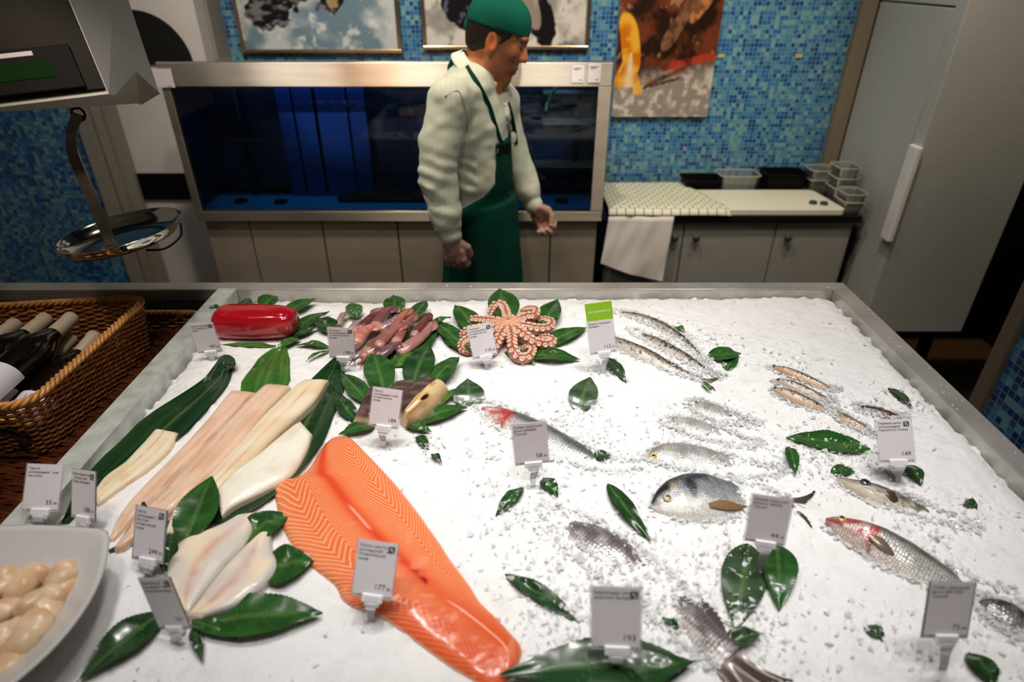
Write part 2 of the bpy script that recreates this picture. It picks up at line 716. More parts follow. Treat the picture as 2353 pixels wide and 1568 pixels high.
floor_m = mat('dark_floor', sr(34, 29, 25), 0.5, var=(6, 0.2))
struct('floor', boxo('floor', (-3.2, -1.5, -0.06), (3.2, 3.3, 0.0), floor_m))
struct('floor', boxo('floor_strip', (1.56, 2.9, 0.0), (2.7, 3.1, 0.012), mat('wood_floor', sr(150, 112, 80), 0.5, var=(20, 0.25), stretch=(1, 12, 1))))
struct('ceiling', boxo('ceiling', (-3.2, -1.5, 3.2), (3.2, 3.3, 3.26), mat('ceiling_dark', sr(60, 56, 52), 0.9)))
struct('wall_back', boxo('wall_back', (-1.29, YW, 0.0), (1.53, YW + 0.12, 3.2), tile_back))
struct('wall_left', boxo('wall_left', (-3.2, 2.9, 0.0), (-1.925, 3.02, 3.2), tile_left))
struct('wall_right', boxo('wall_right', (3.0, -1.5, 0.0), (3.1, 3.3, 3.2), M['black']))  # black colour stands in for the darkness at the far right
struct('wall', boxo('wall_back_right', (1.60, YW + 0.02, 0.0), (3.0, YW + 0.12, 3.2), M['black']))
struct('trim', boxo('trim_1', (-1.925, 2.87, 0.0), (-1.745, 3.0, 3.2), M['grey_wall']))
struct('trim', boxo('trim_2', (-1.835, 2.855, 0.0), (-1.795, 2.869, 3.2), M['steel_door']))
struct('trim', boxo('trim_3', (1.53, YW - 0.03, 0.0), (1.60, YW + 0.12, 3.2), M['tan']))
struct('trim', boxo('trim_4', (-1.40, 2.99, 1.5), (-1.285, YW + 0.1, 3.2), M['grey_wall']))

# white panel unit with a black arched opening and a black band, left of the fish tank
u = empty('white_panel_unit', (-1.56, 2.93, 0), 'tall white panel with black arched opening and black band, left of the fish tank', 'panel')
b = MB()
cx, cz = PY(335, 147, 2.9)[0], PY(335, 147, 2.9)[2]
R_ = 0.205
b.box((-1.745, 2.9, 0.0), (-1.30, 2.985, 3.2))
b.build('panel', M['white_paint'], u)
arc = [(cx + R_ * math.cos(a), cz + R_ * math.sin(a)) for a in np.linspace(0, PI, 40)]
MB().prism(arc, 2.892, 2.905, 1).build('arched_opening', M['black'], u)
z0, z1 = PY(370, 458, 2.9)[2], PY(370, 398, 2.9)[2]
MB().box((-1.742, 2.89, z0), (-1.31, 2.903, z1)).build('black_band', M['dark'], u, bevel=0.002)

# tiled pedestal beyond the counter's right end
u = empty('tiled_pedestal', (1.8, 1.0, 0), 'blue mosaic tiled block with metal edge strip, right of the ice counter', 'pedestal')
MB().box((1.575, -0.4, 0.0), (2.2, 1.695, 1.12)).build('tiled_block', tile_side, u)
MB().box((1.560, 1.68, 0.0), (2.2, 1.735, 1.12)).build('edge_strip', M['tan'], u)
MB().box((1.55, -0.4, 1.12), (2.2, 1.74, 1.15)).build('top_slab', M['dark'], u)

# cold cabinet on the right
u = empty('cold_cabinet', (1.8, 2.8, 0), 'tall pale grey cold cabinet with long white handle, right of the worktop', 'cabinet')
MB().box((1.606, 2.575, 0.41), (2.05, 3.10, 1.72)).box((1.606, 2.575, 1.726), (2.05, 3.10, 3.1)).build('carcass', M['cold'], u, bevel=0.003)
MB().box((1.615, 2.56, 0.42), (2.045, 2.575, 3.0)).build('gasket', M['dark'], u)
d = MB().box((1.60, 2.49, 0.41), (2.06, 2.56, 1.755)).build('door', M['cold'], u, bevel=0.004)
hz0, hz1 = PY(2020, 552, 2.5)[2], PY(2085, 335, 2.5)[2]
MB().box((1.575, 2.47, hz0), (1.60, 2.535, hz1)).build('handle', M['clip'], d, bevel=0.006)
MB().box((1.60, 2.50, 1.775), (2.06, 2.56, 3.1)).build('upper_panel', M['door_grey'], u, bevel=0.003)
b = MB()
for x in (1.64, 2.0):
    for y in (2.6, 3.05):
        b = MB()
        b.box((x - 0.02, y - 0.02, 0.012 if y > 2.9 else 0.0), (x + 0.02, y + 0.02, 0.41))
        b.build('leg', M['black'], u)

# ------------------------------------------------------------------ fish tank
TX0, TX1, TY = -1.355, 0.386, 2.58
TZ0, TZ1 = 0.906, 1.538
tank = empty('fish_tank', (-0.48, 2.72, TZ0), 'large dark blue fish tank in a brushed steel frame behind the man', 'fish tank')
MB().box((TX0, TY, 1.45), (TX1, TY + 0.03, TZ1)).box((TX0, TY + 0.03, 1.452), (TX1, 2.895, 1.466)).build('top_band', M['steel'], tank, bevel=0.003)
MB().box((TX0, TY + 0.001, TZ0), (TX1, TY + 0.03, 0.951)).build('bottom_rail', M['steel'], tank, bevel=0.003)
MB().box((TX0, TY + 0.0005, 0.951), (TX0 + 0.032, TY + 0.03, 1.45)).build('side_post', M['steel'], tank, bevel=0.002)
MB().box((TX1 - 0.052, TY + 0.0005, 0.951), (TX1, TY + 0.03, 1.45)).build('side_post', M['steel'], tank, bevel=0.002)
MB().box((TX0 + 0.03, TY + 0.012, 0.95), (TX1 - 0.05, TY + 0.018, 1.452)).build('glass_front', M['glass'], tank)
navy = mat('tank_navy', sr(20, 44, 72), 0.5, var=(5, 0.4))
blue = mat('tank_blue_sheet', sr(20, 66, 140), 0.5)
bright = mat('tank_floor_blue', sr(40, 170, 235), 0.5)
b = MB()
b.box((TX0 + 0.005, 2.83, TZ0), (TX1 - 0.005, 2.86, 1.45))
b.box((TX0 + 0.004, TY + 0.03, TZ0), (TX0 + 0.02, 2.86, 1.45)).box((TX1 - 0.02, TY + 0.03, TZ0), (TX1 - 0.004, 2.86, 1.45))
b.build('tank_wall', navy, tank)
MB().box((TX0 + 0.02, TY + 0.03, TZ0 + 0.01), (TX1 - 0.02, 2.83, 0.955)).build('tank_bottom', bright, tank)
b = MB()
for x0, x1 in ((-0.99, -0.93), (-0.92, -0.84), (-0.825, -0.70), (-0.69, -0.62)):
    b.box((x0, 2.775, 0.955), (x1, 2.785, 1.448))
b.build('blue_partition', blue, tank)
b = MB()
for x in (-1.17, -0.78, 0.28):
    b.tube([(x, 2.80, 0.955), (x, 2.80, 1.448)], 0.012, 8)
b.tube([(-1.33, 2.80, 0.972), (0.35, 2.80, 0.972)], 0.010, 6)
b.build('frame_bar', M['black'], tank, smooth=True)
b = MB()
for z, x0 in ((1.40, 0.13), (1.28, 0.13), (1.10, 0.10)):
    b.box((x0, 2.72, z), (0.36, 2.82, z + 0.008))
b.build('rack_shelf', M['grey_wall'], tank)
b = MB()
b.tube(crom([(0.20, 2.68, 1.45), (0.17, 2.69, 1.42), (0.145, 2.70, 1.37), (0.14, 2.70, 1.34)], 14), 0.006, 8)
b.build('hose', mat('hose_green', sr(120, 170, 140), 0.4), tank, smooth=True)
b = MB()
for k in range(9):
    xx = -0.72 + 0.062 * k
    b.ball((xx, 2.72, 0.962), (0.06, 0.04, 0.022 + 0.02 * math.sin(k * 0.75 + 0.3) ** 2), 8)
b.build('gravel_mound', M['black'], tank, smooth=True)
for x, y in ((-1.2, 2.70), (-1.02, 2.69), (0.22, 2.70)):
    MB().lathe([(0.0, 0.0), (0.03, 0.0), (0.03, 0.008), (0.0, 0.009)], (x, y, 0.955), 16).build('drain_cap', M['black'], tank)


def small_paper(u0, v0, u1, v1, label, group, lines, m=None):
    p0, p1 = PY(u0, v1, TY - 0.003), PY(u1, v0, TY - 0.003)
    t = empty('price_card', (0.5 * (p0[0] + p1[0]), TY - 0.003, p0[2]), label, 'price card', group)
    MB().box((p0[0], TY - 0.004, p0[2]), (p1[0], TY - 0.0015, p1[2])).build('card', m or M['paper'], t)
    b = MB()
    w = p1[0] - p0[0]
    hgt = p1[2] - p0[2]
    for fx0, fx1, fz in lines:
        b.box((p0[0] + fx0 * w, TY - 0.0046, p0[2] + fz * hgt), (p0[0] + fx1 * w, TY - 0.0039, p0[2] + (fz + 0.03) * hgt))
    b.build('printed_lines', M['ink'], t)


small_paper(1313, 150, 1343, 190, 'white price card on the tank band, left one of two at its right end', None, [(0.15, 0.8, 0.82), (0.15, 0.6, 0.74), (0.6, 0.85, 0.15)])
small_paper(1350, 146, 1382, 190, 'small white price card at the far right end of the tank band', None, [(0.15, 0.8, 0.82), (0.15, 0.6, 0.74), (0.6, 0.85, 0.15)])
small_paper(361, 158, 392, 201, 'blank white paper stuck on the left end of the steel tank band', None, [(0.6, 0.8, 0.05)])

# ------------------------------------------------------------------ steel cabinet under the tank
u = empty('tank_cabinet', (-0.48, 2.74, 0), 'brushed steel cabinet with flat doors under the fish tank', 'cabinet')
MB().box((-1.335, 2.625, 0.0), (0.372, 2.87, 0.905)).build('carcass', M['dark'], u)
for x0, x1 in ((-1.335, -1.150), (-1.144, -0.832), (-0.826, -0.503), (-0.497, -0.166), (-0.160, 0.165), (0.171, 0.370)):
    MB().box((x0, 2.605, 0.06), (x1, 2.627, 0.902)).build('door', M['steel_door'], u, bevel=0.002)

# ------------------------------------------------------------------ worktop and cupboard on the right
ZT = 0.905
u = empty('prep_cupboard', (0.98, 2.9, 0), 'grey three-door cupboard under the black worktop', 'cupboard')
MB().box((0.42, 2.70, 0.0), (1.535, 3.12, 0.872)).build('carcass', M['dark'], u)
for i, (x0, x1, kx) in enumerate(((0.425, 0.772, 0.735), (0.778, 1.187, 0.83), (1.193, 1.53, 1.245))):
    d = MB().box((x0, 2.68, 0.05), (x1, 2.705, 0.868)).build('door', M['door_grey'], u, bevel=0.002)
    MB().lathe([(0.0, 0.028), (0.014, 0.028), (0.017, 0.02), (0.010, 0.0)], (kx, 2.68, 0.80), 16, rot('x', PI / 2)).build('knob', M['knob'], d, smooth=True)
o = MB().box((0.415, 2.655, 0.872), (1.55, YW - 0.005, ZT)).build('worktop', mat('black_worktop', sr(22, 22, 24), 0.2), bevel=0.004)
tag(o, 'long black worktop against the blue mosaic wall', 'worktop')
wb = mat('white_board', sr(226, 224, 208), 0.4, var=(4, 0.04))


def rounded_rect(x0, x1, y0, y1, r, n=6):
    P = []
    for cx_, cy_, a0 in ((x1 - r, y0 + r, -PI / 2), (x1 - r, y1 - r, 0), (x0 + r, y1 - r, PI / 2), (x0 + r, y0 + r, PI)):
        for k in range(n + 1):
            a = a0 + PI / 2 * k / n
            P.append((cx_ + r * math.cos(a), cy_ + r * math.sin(a)))
    return P


poly = rounded_rect(0.0, 1.005, 0.0, 0.29, 0.03)
c = [(0.435 + x + 0.035 * (0.29 - y) / 0.29, 2.66 + y) for x, y in poly]
tag(MB().prism(c, ZT, ZT + 0.028).build('cutting_board', wb, bevel=0.004), 'long white plastic cutting board partly under the green checked cloth', 'cutting board')
# checked cloth
ck = bpy.data.materials.new('green_checked_cloth')
ck.use_nodes = True
nt = ck.node_tree
N, L = nt.nodes.new, nt.links.new
uvn = N('ShaderNodeUVMap')
ch = N('ShaderNodeTexBrick')
ch.offset = 0.5
ch.inputs['Scale'].default_value = 1.0
ch.inputs['Mortar Size'].default_value = 0.003
ch.inputs['Mortar Smooth'].default_value = 0.2
ch.inputs['Brick Width'].default_value = 0.04
ch.inputs['Row Height'].default_value = 0.03
ch.inputs['Color1'].default_value = (*sr(230, 228, 214), 1)
ch.inputs['Color2'].default_value = (*sr(222, 222, 206), 1)
ch.inputs['Mortar'].default_value = (*sr(120, 150, 92), 1)
L(uvn.outputs[0], ch.inputs['Vector'])
L(ch.outputs['Color'], nt.nodes['Principled BSDF'].inputs['Base Color'])
nt.nodes['Principled BSDF'].inputs['Roughness'].default_value = 0.85
n, m_ = 40, 40
P = np.zeros((n, m_, 3))
UV = np.zeros((n, m_, 2))
for i, s in enumerate(np.linspace(0, 1, n)):
    for j, t in enumerate(np.linspace(0, 1, m_)):
        xr = 0.965 - 0.13 * s
        x = 0.425 + (xr - 0.425) * t
        y = 2.655 + 0.40 * s
        z = ZT + 0.032 + 0.004 * float(noise2(x * 9, y * 9, 8))
        if s < 0.06:
            y -= 0.012
            z -= 0.026 * (1 - s / 0.06)
        if t > 0.96 and s > 0.06:
            z -= 0.0
        P[i, j] = (x, y, z)
        UV[i, j] = (x, y)
o = mk('checked_cloth', P.reshape(-1, 3), gridF(n, m_)[:, ::-1], ck, uv=UV.reshape(-1, 2), org=(0.65, 2.85, ZT))
sd = o.modifiers.new('Solid', 'SOLIDIFY')
sd.thickness = 0.003
tag(o, 'white cloth with green checks spread on the worktop left end', 'cloth')
# hanging towel
n, m_ = 46, 40
P = np.zeros((n, m_, 3))
tl, tr = PY(1398, 508, 2.64), PY(1548, 507, 2.64)
bl, br = PY(1380, 606, 2.62), PY(1522, 648, 2.62)
for i, s in enumerate(np.linspace(0, 1, n)):
    for j, t in enumerate(np.linspace(0, 1, m_)):
        p = (tl * (1 - t) + tr * t) * (1 - s) + (bl * (1 - t) + br * t) * s
        p = p.copy()
        p[2] -= 0.012 * math.sin(PI * t) * s
        p[1] += 0.004 * math.sin(t * 7 + s * 2) * s + 0.010 * float(noise2(t * 6 + s, s * 1.6, 21))
        p[1] = min(p[1], 2.67)
        P[i, j] = p
n2 = 8
top = np.zeros((n2, m_, 3))
for i in range(n2):
    a = i / n2
    top[i] = P[0]
    top[i, :, 1] = P[0, :, 1] + 0.10 * (1 - a)
    top[i, :, 2] = ZT + 0.004 + 0.03 * 0
P[0, :, 2] = ZT + 0.002
P = np.concatenate([top[:0], P])
o = mk('hanging_towel', P.reshape(-1, 3), gridF(len(P), m_), mat('white_towel', sr(226, 222, 220), 0.9, sheen=0.2, bump=(300, 0.2, 0.001)), org=(0.55, 2.64, 0.62))
sd = o.modifiers.new('Solid', 'SOLIDIFY')
sd.thickness = 0.004
tag(o, 'white towel hanging over the front edge of the worktop', 'towel')


# trays and clear tubs standing at the back of the worktop
def tray(x0, x1, y0, y1, h, m, label, flare=0.012, group=None, name='food_tray', z=ZT):
    t = empty(name, ((x0 + x1) / 2, (y0 + y1) / 2, z), label, 'tray' if name == 'food_tray' else 'tub', group)
    outer0 = rounded_rect(x0 + flare, x1 - flare, y0 + flare, y1 - flare, 0.015)
    outer1 = rounded_rect(x0, x1, y0, y1, 0.02)
    inn1 = rounded_rect(x0 + 0.006, x1 - 0.006, y0 + 0.006, y1 - 0.006, 0.016)
    inn0 = rounded_rect(x0 + flare + 0.004, x1 - flare - 0.004, y0 + flare + 0.004, y1 - flare - 0.004, 0.012)
    k = len(outer0)
    V = [(*p, z + 0.001) for p in outer0] + [(*p, z + h) for p in outer1] + [(*p, z + h) for p in inn1] + [(*p, z + 0.006) for p in inn0]
    F = []
    for r in range(3):
        F += [(r * k + i, r * k + (i + 1) % k, (r + 1) * k + (i + 1) % k, (r + 1) * k + i) for i in range(k)]
    F.append(list(range(3 * k, 4 * k)))
    F.append(list(range(k))[::-1])
    mk('tub_wall' if name != 'food_tray' else 'tray_body', V, F, m, t, smooth=False)
    b = MB()
    rim = rounded_rect(x0 - 0.004, x1 + 0.004, y0 - 0.004, y1 + 0.004, 0.022)
    b.tube([(*p, z + h) for p in rim], 0.003, 6, closed=True)
    b.build('rim', m if name == 'food_tray' else M['tub_rim'], t, smooth=True)
    return t


M['tub_rim'] = mat('tub_rim', sr(170, 172, 160), 0.3)


def wx(u_, v_, z=ZT):
    return PZ(u_, v_, z)


pA = wx(1566, 440)
tray(pA[0], pA[0] + 0.175, 2.965, 3.09, 0.065, M['dark'], 'low black plastic tray against the tiles, just right of the checked cloth')
tray(1.215, 1.41, 2.955, 3.09, 0.095, M['dark'], 'black plastic tray between the clear tubs at the back of the worktop')
tray(1.005, 1.19, 2.97, 3.09, 0.085, M['tub'], 'clear plastic tub standing between the two black trays', name='plastic_tub')
for x0, y0, k, h, lab in ((1.428, 2.96, 2, 0.07, 'clear tub stack behind the right end of the cutting board'),
                          (1.475, 2.80, 3, 0.075, 'tallest clear tub stack, beside the cold cabinet'),
                          (1.465, 2.67, 2, 0.055, 'clear tub stack at the front right corner of the worktop')):
    for i in range(k):
        tray(x0, x0 + 0.115 - 0.045 * (x0 > 1.46) + 0.02, y0, y0 + 0.115, h, M['tub'], ['lowest', 'second', 'topmost'][i if k == 3 else (0 if i == 0 else 2)] + ' tub of the ' + lab, name='plastic_tub', z=ZT + i * (h * 0.62), group='clear tubs by the cold cabinet')
for px, py, lab in ((1868, 468, 'small dark green cap on the cutting board, left of two'), (1893, 470, 'small dark green cap on the cutting board, right of two')):
    p = PZ(px, py, ZT + 0.028)
    o = MB().lathe([(0.0, 0.012), (0.014, 0.012), (0.017, 0.009), (0.018, 0.0), (0.0, 0.0)], (p[0], p[1], ZT + 0.028), 20).build('bottle_cap', mat('green_cap', sr(16, 70, 66), 0.4), smooth=True)
    tag(o, lab, 'cap')


# ------------------------------------------------------------------ pictures
def picture(name, x0, x1, z0, z1, y, paint, label, cat, frame=None, nx=150, nz=150):
    t = empty(name, ((x0 + x1) / 2, y, z0), label, cat)
    X, Z = np.meshgrid(np.linspace(0, 1, nx), np.linspace(0, 1, nz), indexing='ij')
    P = np.stack([x0 + (x1 - x0) * X, np.full_like(X, y - 0.012), z0 + (z1 - z0) * Z], -1)
    c_ = paint(X * (x1 - x0), Z * (z1 - z0))
    mk('print', P.reshape(-1, 3), gridF(nx, nz), M['vc_matte'], t, col=c_.reshape(-1, 3), smooth=False)
    MB().box((x0 + 0.001, y - 0.0115, z0 + 0.001), (x1 - 0.001, y, z1 - 0.001)).build('backing', M['white_paint'], t)
    if frame:
        w = 0.018
        f = MB()
        f.box((x0 - w, y - 0.022, z0 - w), (x1 + w, y, z0)).box((x0 - w, y - 0.022, z1), (x1 + w, y, z1 + w))
        f.box((x0 - w, y - 0.022, z0), (x0, y, z1)).box((x1, y - 0.022, z0), (x1 + w, y, z1))
        f.build('frame', frame, t, bevel=0.003)
    return t


def fbm(x, z, s, seed, o=4):
    r, a = 0, 1.0
    for k in range(o):
        r = r + a * noise2(x * s * 2 ** k + 17 * k, z * s * 2 ** k, seed + k)
        a *= 0.55
    return r


def paint_ice(x, z):
    f = fbm(x, z, 7, 31)
    c = mixc(lin((112, 138, 156)), lin((196, 204, 208)), sstep(-0.5, 0.6, f))
    g = fbm(x + 3, z, 22, 41, 3)
    c = mixc(c, lin((226, 230, 230)), 0.7 * sstep(0.3, 0.9, g))
    # dark shells in the upper part
    for cx_, cz_, rx, rz in ((0.14, 0.17, 0.11, 0.085), (0.24, 0.24, 0.09, 0.06), (0.41, 0.20, 0.07, 0.055), (0.56, 0.28, 0.12, 0.06), (0.18, 0.42, 0.25, 0.12), (0.55, 0.45, 0.2, 0.13)):
        d = ((x - cx_) / rx) ** 2 + ((z - cz_) / rz) ** 2 + 0.5 * fbm(x, z, 26, 55, 3)
        k = sstep(1.1, 0.85, d)
        sh = mixc(lin((20, 22, 30)), lin((120, 118, 120)), sstep(0.0, 0.8, fbm(x, z * 2, 24, 61)))
        c = mixc(c, sh, k)
        c = mixc(c, lin((190, 168, 120)), k * 0.7 * sstep(0.45, 0.2, d) * (cx_ > 0.4))
    return c


def paint_mussel(x, z):
    f = fbm(x, z, 9, 71)
    c = mixc(lin((150, 148, 146)), lin((214, 212, 206)), sstep(-0.6, 0.4, f))
    c = mixc(c, lin((90, 92, 104)), 0.6 * sstep(0.5, 0.9, fbm(x + 9, z, 18, 75)))
    for cx_, cz_, rx, rz, a in ((0.22, 0.17, 0.14, 0.12, 0.3), (0.33, 0.26, 0.17, 0.13, -0.5), (0.17, 0.34, 0.12, 0.15, 0.1), (0.47, 0.17, 0.07, 0.2, 0.5), (0.5, 0.4, 0.2, 0.15, 0.0)):
        dx, dz = x - cx_, z - cz_
        q = (dx * math.cos(a) + dz * math.sin(a)) / rx, (-dx * math.sin(a) + dz * math.cos(a)) / rz
        d = q[0] ** 2 + q[1] ** 2 + 0.18 * fbm(x, z, 20, 81, 3)
        k = sstep(1.05, 0.95, d)
        sh = mixc(lin((18, 16, 22)), lin((96, 96, 128)), sstep(0.35, 0.9, fbm(x * 2, z, 16, 85)))
        c = mixc(c, sh, k)
    dx, dz = x - 0.44, z - 0.2
    a = 0.42
    q = (dx * math.cos(a) + dz * math.sin(a)) / 0.045, (-dx * math.sin(a) + dz * math.cos(a)) / 0.15
    d = q[0] ** 2 + q[1] ** 2
    c = mixc(c, mixc(lin((150, 138, 128)), lin((196, 186, 176)), sstep(-0.4, 0.5, f)), sstep(1.05, 0.9, d))
    return c


def paint_cray(x, z):
    salt = sstep(-0.2, 0.8, fbm(x, z, 45, 91, 2))
    c = mixc(lin((150, 140, 130)), lin((208, 200, 190)), salt)
    up = sstep(0.14, 0.26, z + 0.18 * (0.3 - x))
    br = mixc(lin((40, 22, 14)), lin((112, 56, 32)), sstep(-0.5, 0.7, fbm(x * 1.2 + z, z * 1.2 - x, 9, 95)))
    br = mixc(br, lin((196, 150, 110)), 0.5 * sstep(0.5, 0.9, fbm(x, z, 26, 99)))
    c = mixc(c, br, up * sstep(0.62, 0.5, x - 0.1 * z))
    # legs and claws: angled bars
    for cx_, cz_, ln, wd, a, col in ((0.34, 0.24, 0.28, 0.040, 0.22, (150, 52, 34)), (0.24, 0.18, 0.22, 0.020, 0.42, (92, 52, 38)), (0.28, 0.42, 0.30, 0.06, 1.05, (120, 84, 60)), (0.40, 0.52, 0.3, 0.05, 0.95, (170, 110, 70)), (0.16, 0.60, 0.2, 0.05, 0.5, (170, 70, 40)), (0.50, 0.62, 0.2, 0.03, 0.7, (40, 26, 20)), (0.22, 0.15, 0.2, 0.012, 0.25, (70, 44, 34))):
        dx, dz = x - cx_, z - cz_
        p_, q_ = (dx * math.cos(a) + dz * math.sin(a)) / (ln / 2), (-dx * math.sin(a) + dz * math.cos(a)) / (wd / 2)
        d = p_ ** 4 + q_ ** 2 + 0.2 * fbm(x, z, 20, 105, 2)
        c = mixc(c, mixc(lin(col) * 0.5, lin(col) * 1.5, sstep(-0.6, 0.8, fbm(x + z, z - x, 28, 107))), 0.9 * sstep(1.1, 0.8, d))
    # lemon wedges: a tall crescent above a pale pyramid
    le = mixc(lin((206, 116, 16)), lin((236, 176, 50)), sstep(-0.4, 0.5, fbm(x, z, 12, 111)))
    d = ((x - 0.062 + 0.5 * (z - .3) ** 2 + .18 * (z - .3)) / 0.042) ** 2 + ((z - 0.31) / 0.13) ** 4
    c = mixc(c, le, sstep(1.1, 0.92, d))
    hb = np.clip((0.275 - z) / 0.15, 0, 1)
    inside_ = (np.abs(x - 0.056) < 0.012 + 0.062 * hb) * (z > 0.128 - 0.03 * (x > .09)) * (z < .275)
    core = np.exp(-((x - 0.066) / (0.006 + 0.022 * hb)) ** 2)
    c = mixc(c, mixc(le, lin((246, 224, 172)), core * .85), inside_ * 1.0)
    return c


p0, p1 = PY(567, 112, YW), PY(916, 108, YW)
frame_m = mat('gold_steel_frame', sr(190, 170, 140), 0.22, 1.0)
fr2 = frame_m
picture('framed_picture', p0[0], p1[0], p0[2], p0[2] + 0.62, YW - 0.002, paint_ice, 'framed seafood picture of pale ice and dark shells, above the tank at left', 'picture', frame_m)
p0, p1 = PY(982, 104, YW), PY(1343, 104, YW)
picture('framed_picture', p0[0], p1[0], p0[2], p0[2] + 0.62, YW - 0.002, paint_mussel, 'framed picture of black shells on ice, behind the man\'s green cap', 'picture', frame_m)
p0, p1 = PY(1404, 266, YW), PY(1621, 266, YW)
picture('seafood_poster', p0[0], p1[0], p0[2], p0[2] + 0.95, YW - 0.012, paint_cray, 'unframed poster of brown crayfish and lemon wedge above the worktop', 'poster')
# two short yellow stickers on the tiles right of the poster
for px, lab in ((1657, 'small cream sticker on the tiles touching the poster edge'), (1835, 'small cream sticker on the tiles far right of the poster')):
    p = PY(px, 128, YW)
    tag(boxo('wall_sticker', (p[0] - 0.016, YW - 0.004, p[2] - 0.008), (p[0] + 0.016, YW, p[2] + 0.008), mat('cream_sticker', sr(190, 180, 130), 0.5)), lab, 'sticker')
# ================================================================== the display counter
ctr = empty('display_counter', (-0.5, 1.0, 0), 'long steel display counter holding the bed of crushed ice', 'counter')
MB().box((-2.3, 0.12, 0.0), (0.972, 1.680, 0.90)).build('body', M['steel_door'], ctr)
b = MB()
b.box((-2.3, YB, 0.86), (0.985, 1.690, ZR))
b.build('back_rim', M['steel_rim'], ctr, bevel=0.003)
MB().box((XR, 0.10, 0.86), (0.985, YB - 0.0005, ZR)).build('right_rim', M['steel_rim'], ctr, bevel=0.003)
MB().box((-2.3, 0.05, 0.86), (0.985, 0.0995, ZR)).build('front_rim', M['steel_rim'], ctr, bevel=0.003)
MB().box((-0.853, 0.12, 0.89), (-0.800, YB - 0.002, 1.045)).build('divider', M['galv'], ctr, bevel=0.002)
MB().box((-2.3, 0.12, 0.90), (-0.853, YB - 0.002, 0.955)).build('compartment_floor', M['black'], ctr)
MB().box((-2.3, YB - 0.05, 0.955), (-0.853, YB - 0.001, 1.005)).build('inner_ledge', M['dark'], ctr, bevel=0.003)
# water drops on the rims
b = MB()
for k in range(90):
    if k < 40:
        x, y = rng.uniform(-0.3, 0.95), rng.uniform(YB + 0.005, 1.684)
    else:
        y = rng.uniform(0.75, 1.6)
        x = rng.uniform(XR + 0.004, 0.982)
    s = rng.uniform(0.0008, 0.0028)
    b.ball((x, y, ZR), (s * rng.uniform(0.8, 1.8), s, s * 0.5), 6)
b.build('water_drops', mat('water_drop', (0.8, 0.8, 0.8), 0.02, 0.6), ctr, smooth=True)['kind'] = 'stuff'

# ------------------------------------------------------------------ crushed ice
ice_m = bpy.data.materials.new('crushed_ice')
ice_m.use_nodes = True
nt = ice_m.node_tree
N, L = nt.nodes.new, nt.links.new
pb = nt.nodes['Principled BSDF']
pb.inputs['Base Color'].default_value = (0.9, 0.9, 0.9, 1)
pb.inputs['Roughness'].default_value = 0.35
pb.inputs['Specular IOR Level'].default_value = 0.35
pb.inputs['Subsurface Weight'].default_value = 0.35
pb.inputs['Subsurface Radius'].default_value = (1, 1, 1)
pb.inputs['Subsurface Scale'].default_value = 0.006
tc = N('ShaderNodeTexCoord')
v1 = N('ShaderNodeTexVoronoi')
v1.inputs['Scale'].default_value = 300
v2 = N('ShaderNodeTexNoise')
v2.inputs['Scale'].default_value = 520
v2.inputs['Detail'].default_value = 3
L(tc.outputs['Object'], v1.inputs['Vector'])
L(tc.outputs['Object'], v2.inputs['Vector'])
ad = N('ShaderNodeMath')
ad.operation = 'MULTIPLY_ADD'
ad.inputs[1].default_value = 0.7
L(v1.outputs['Distance'], ad.inputs[0])
L(v2.outputs['Fac'], ad.inputs[2])
bp = N('ShaderNodeBump')
bp.inputs['Strength'].default_value = 0.85
bp.inputs['Distance'].default_value = 0.0016
L(ad.outputs[0], bp.inputs['Height'])
L(bp.outputs[0], pb.inputs['Normal'])
n1 = N('ShaderNodeTexNoise')
n1.inputs['Scale'].default_value = 26
n1.inputs['Detail'].default_value = 5
L(tc.outputs['Object'], n1.inputs['Vector'])
rp = N('ShaderNodeValToRGB')
rp.color_ramp.elements[0].position = 0.30
rp.color_ramp.elements[0].color = (0.80, 0.81, 0.80, 1)
rp.color_ramp.elements[1].position = 0.5
rp.color_ramp.elements[1].color = (0.89, 0.89, 0.89, 1)
L(n1.outputs['Fac'], rp.inputs[0])
L(rp.outputs[0], pb.inputs['Base Color'])

# places where the ice is churned up over buried leaves and fish: (u, v, radius m)
CHURN = [(1130, 960, .05), (1340, 1040, .07), (1380, 1000, .06), (1290, 960, .06), (985, 1030, .05), (1170, 1150, .06), (1270, 1120, .05), (1300, 1210, .09), (1400, 1280, .10), (1250, 1380, .09), (1450, 1380, .10), (1540, 1400, .08), (1900, 1030, .10), (1850, 1060, .07), (1950, 1060, .07), (1680, 1330, .09), (1690, 1430, .09), (1620, 1060, .08), (1650, 970, .07), (1540, 980, .06), (1560, 780, .07), (1620, 800, .07), (1820, 830, .06), (1960, 960, .07), (2080, 920, .06), (1700, 1160, .06), (1390, 860, .05), (1330, 940, .05), (2020, 1460, .06), (2230, 1170, .05), (2120, 1230, .07), (2260, 1430, .08), (1180, 1210, .05), (1330, 1440, .06), (1100, 1050, .05), (1480, 1130, .05), (1700, 1480, .07)]
CH = np.array([[*ICE(u_, v_)[:2], r_] for u_, v_, r_ in CHURN])


def churn(x, y):
    c_ = np.zeros_like(np.asarray(x, float))
    for cx_, cy_, r_ in CH:
        c_ = np.maximum(c_, np.exp(-((x - cx_) ** 2 + (y - cy_) ** 2) / (r_ * r_)))
    return c_


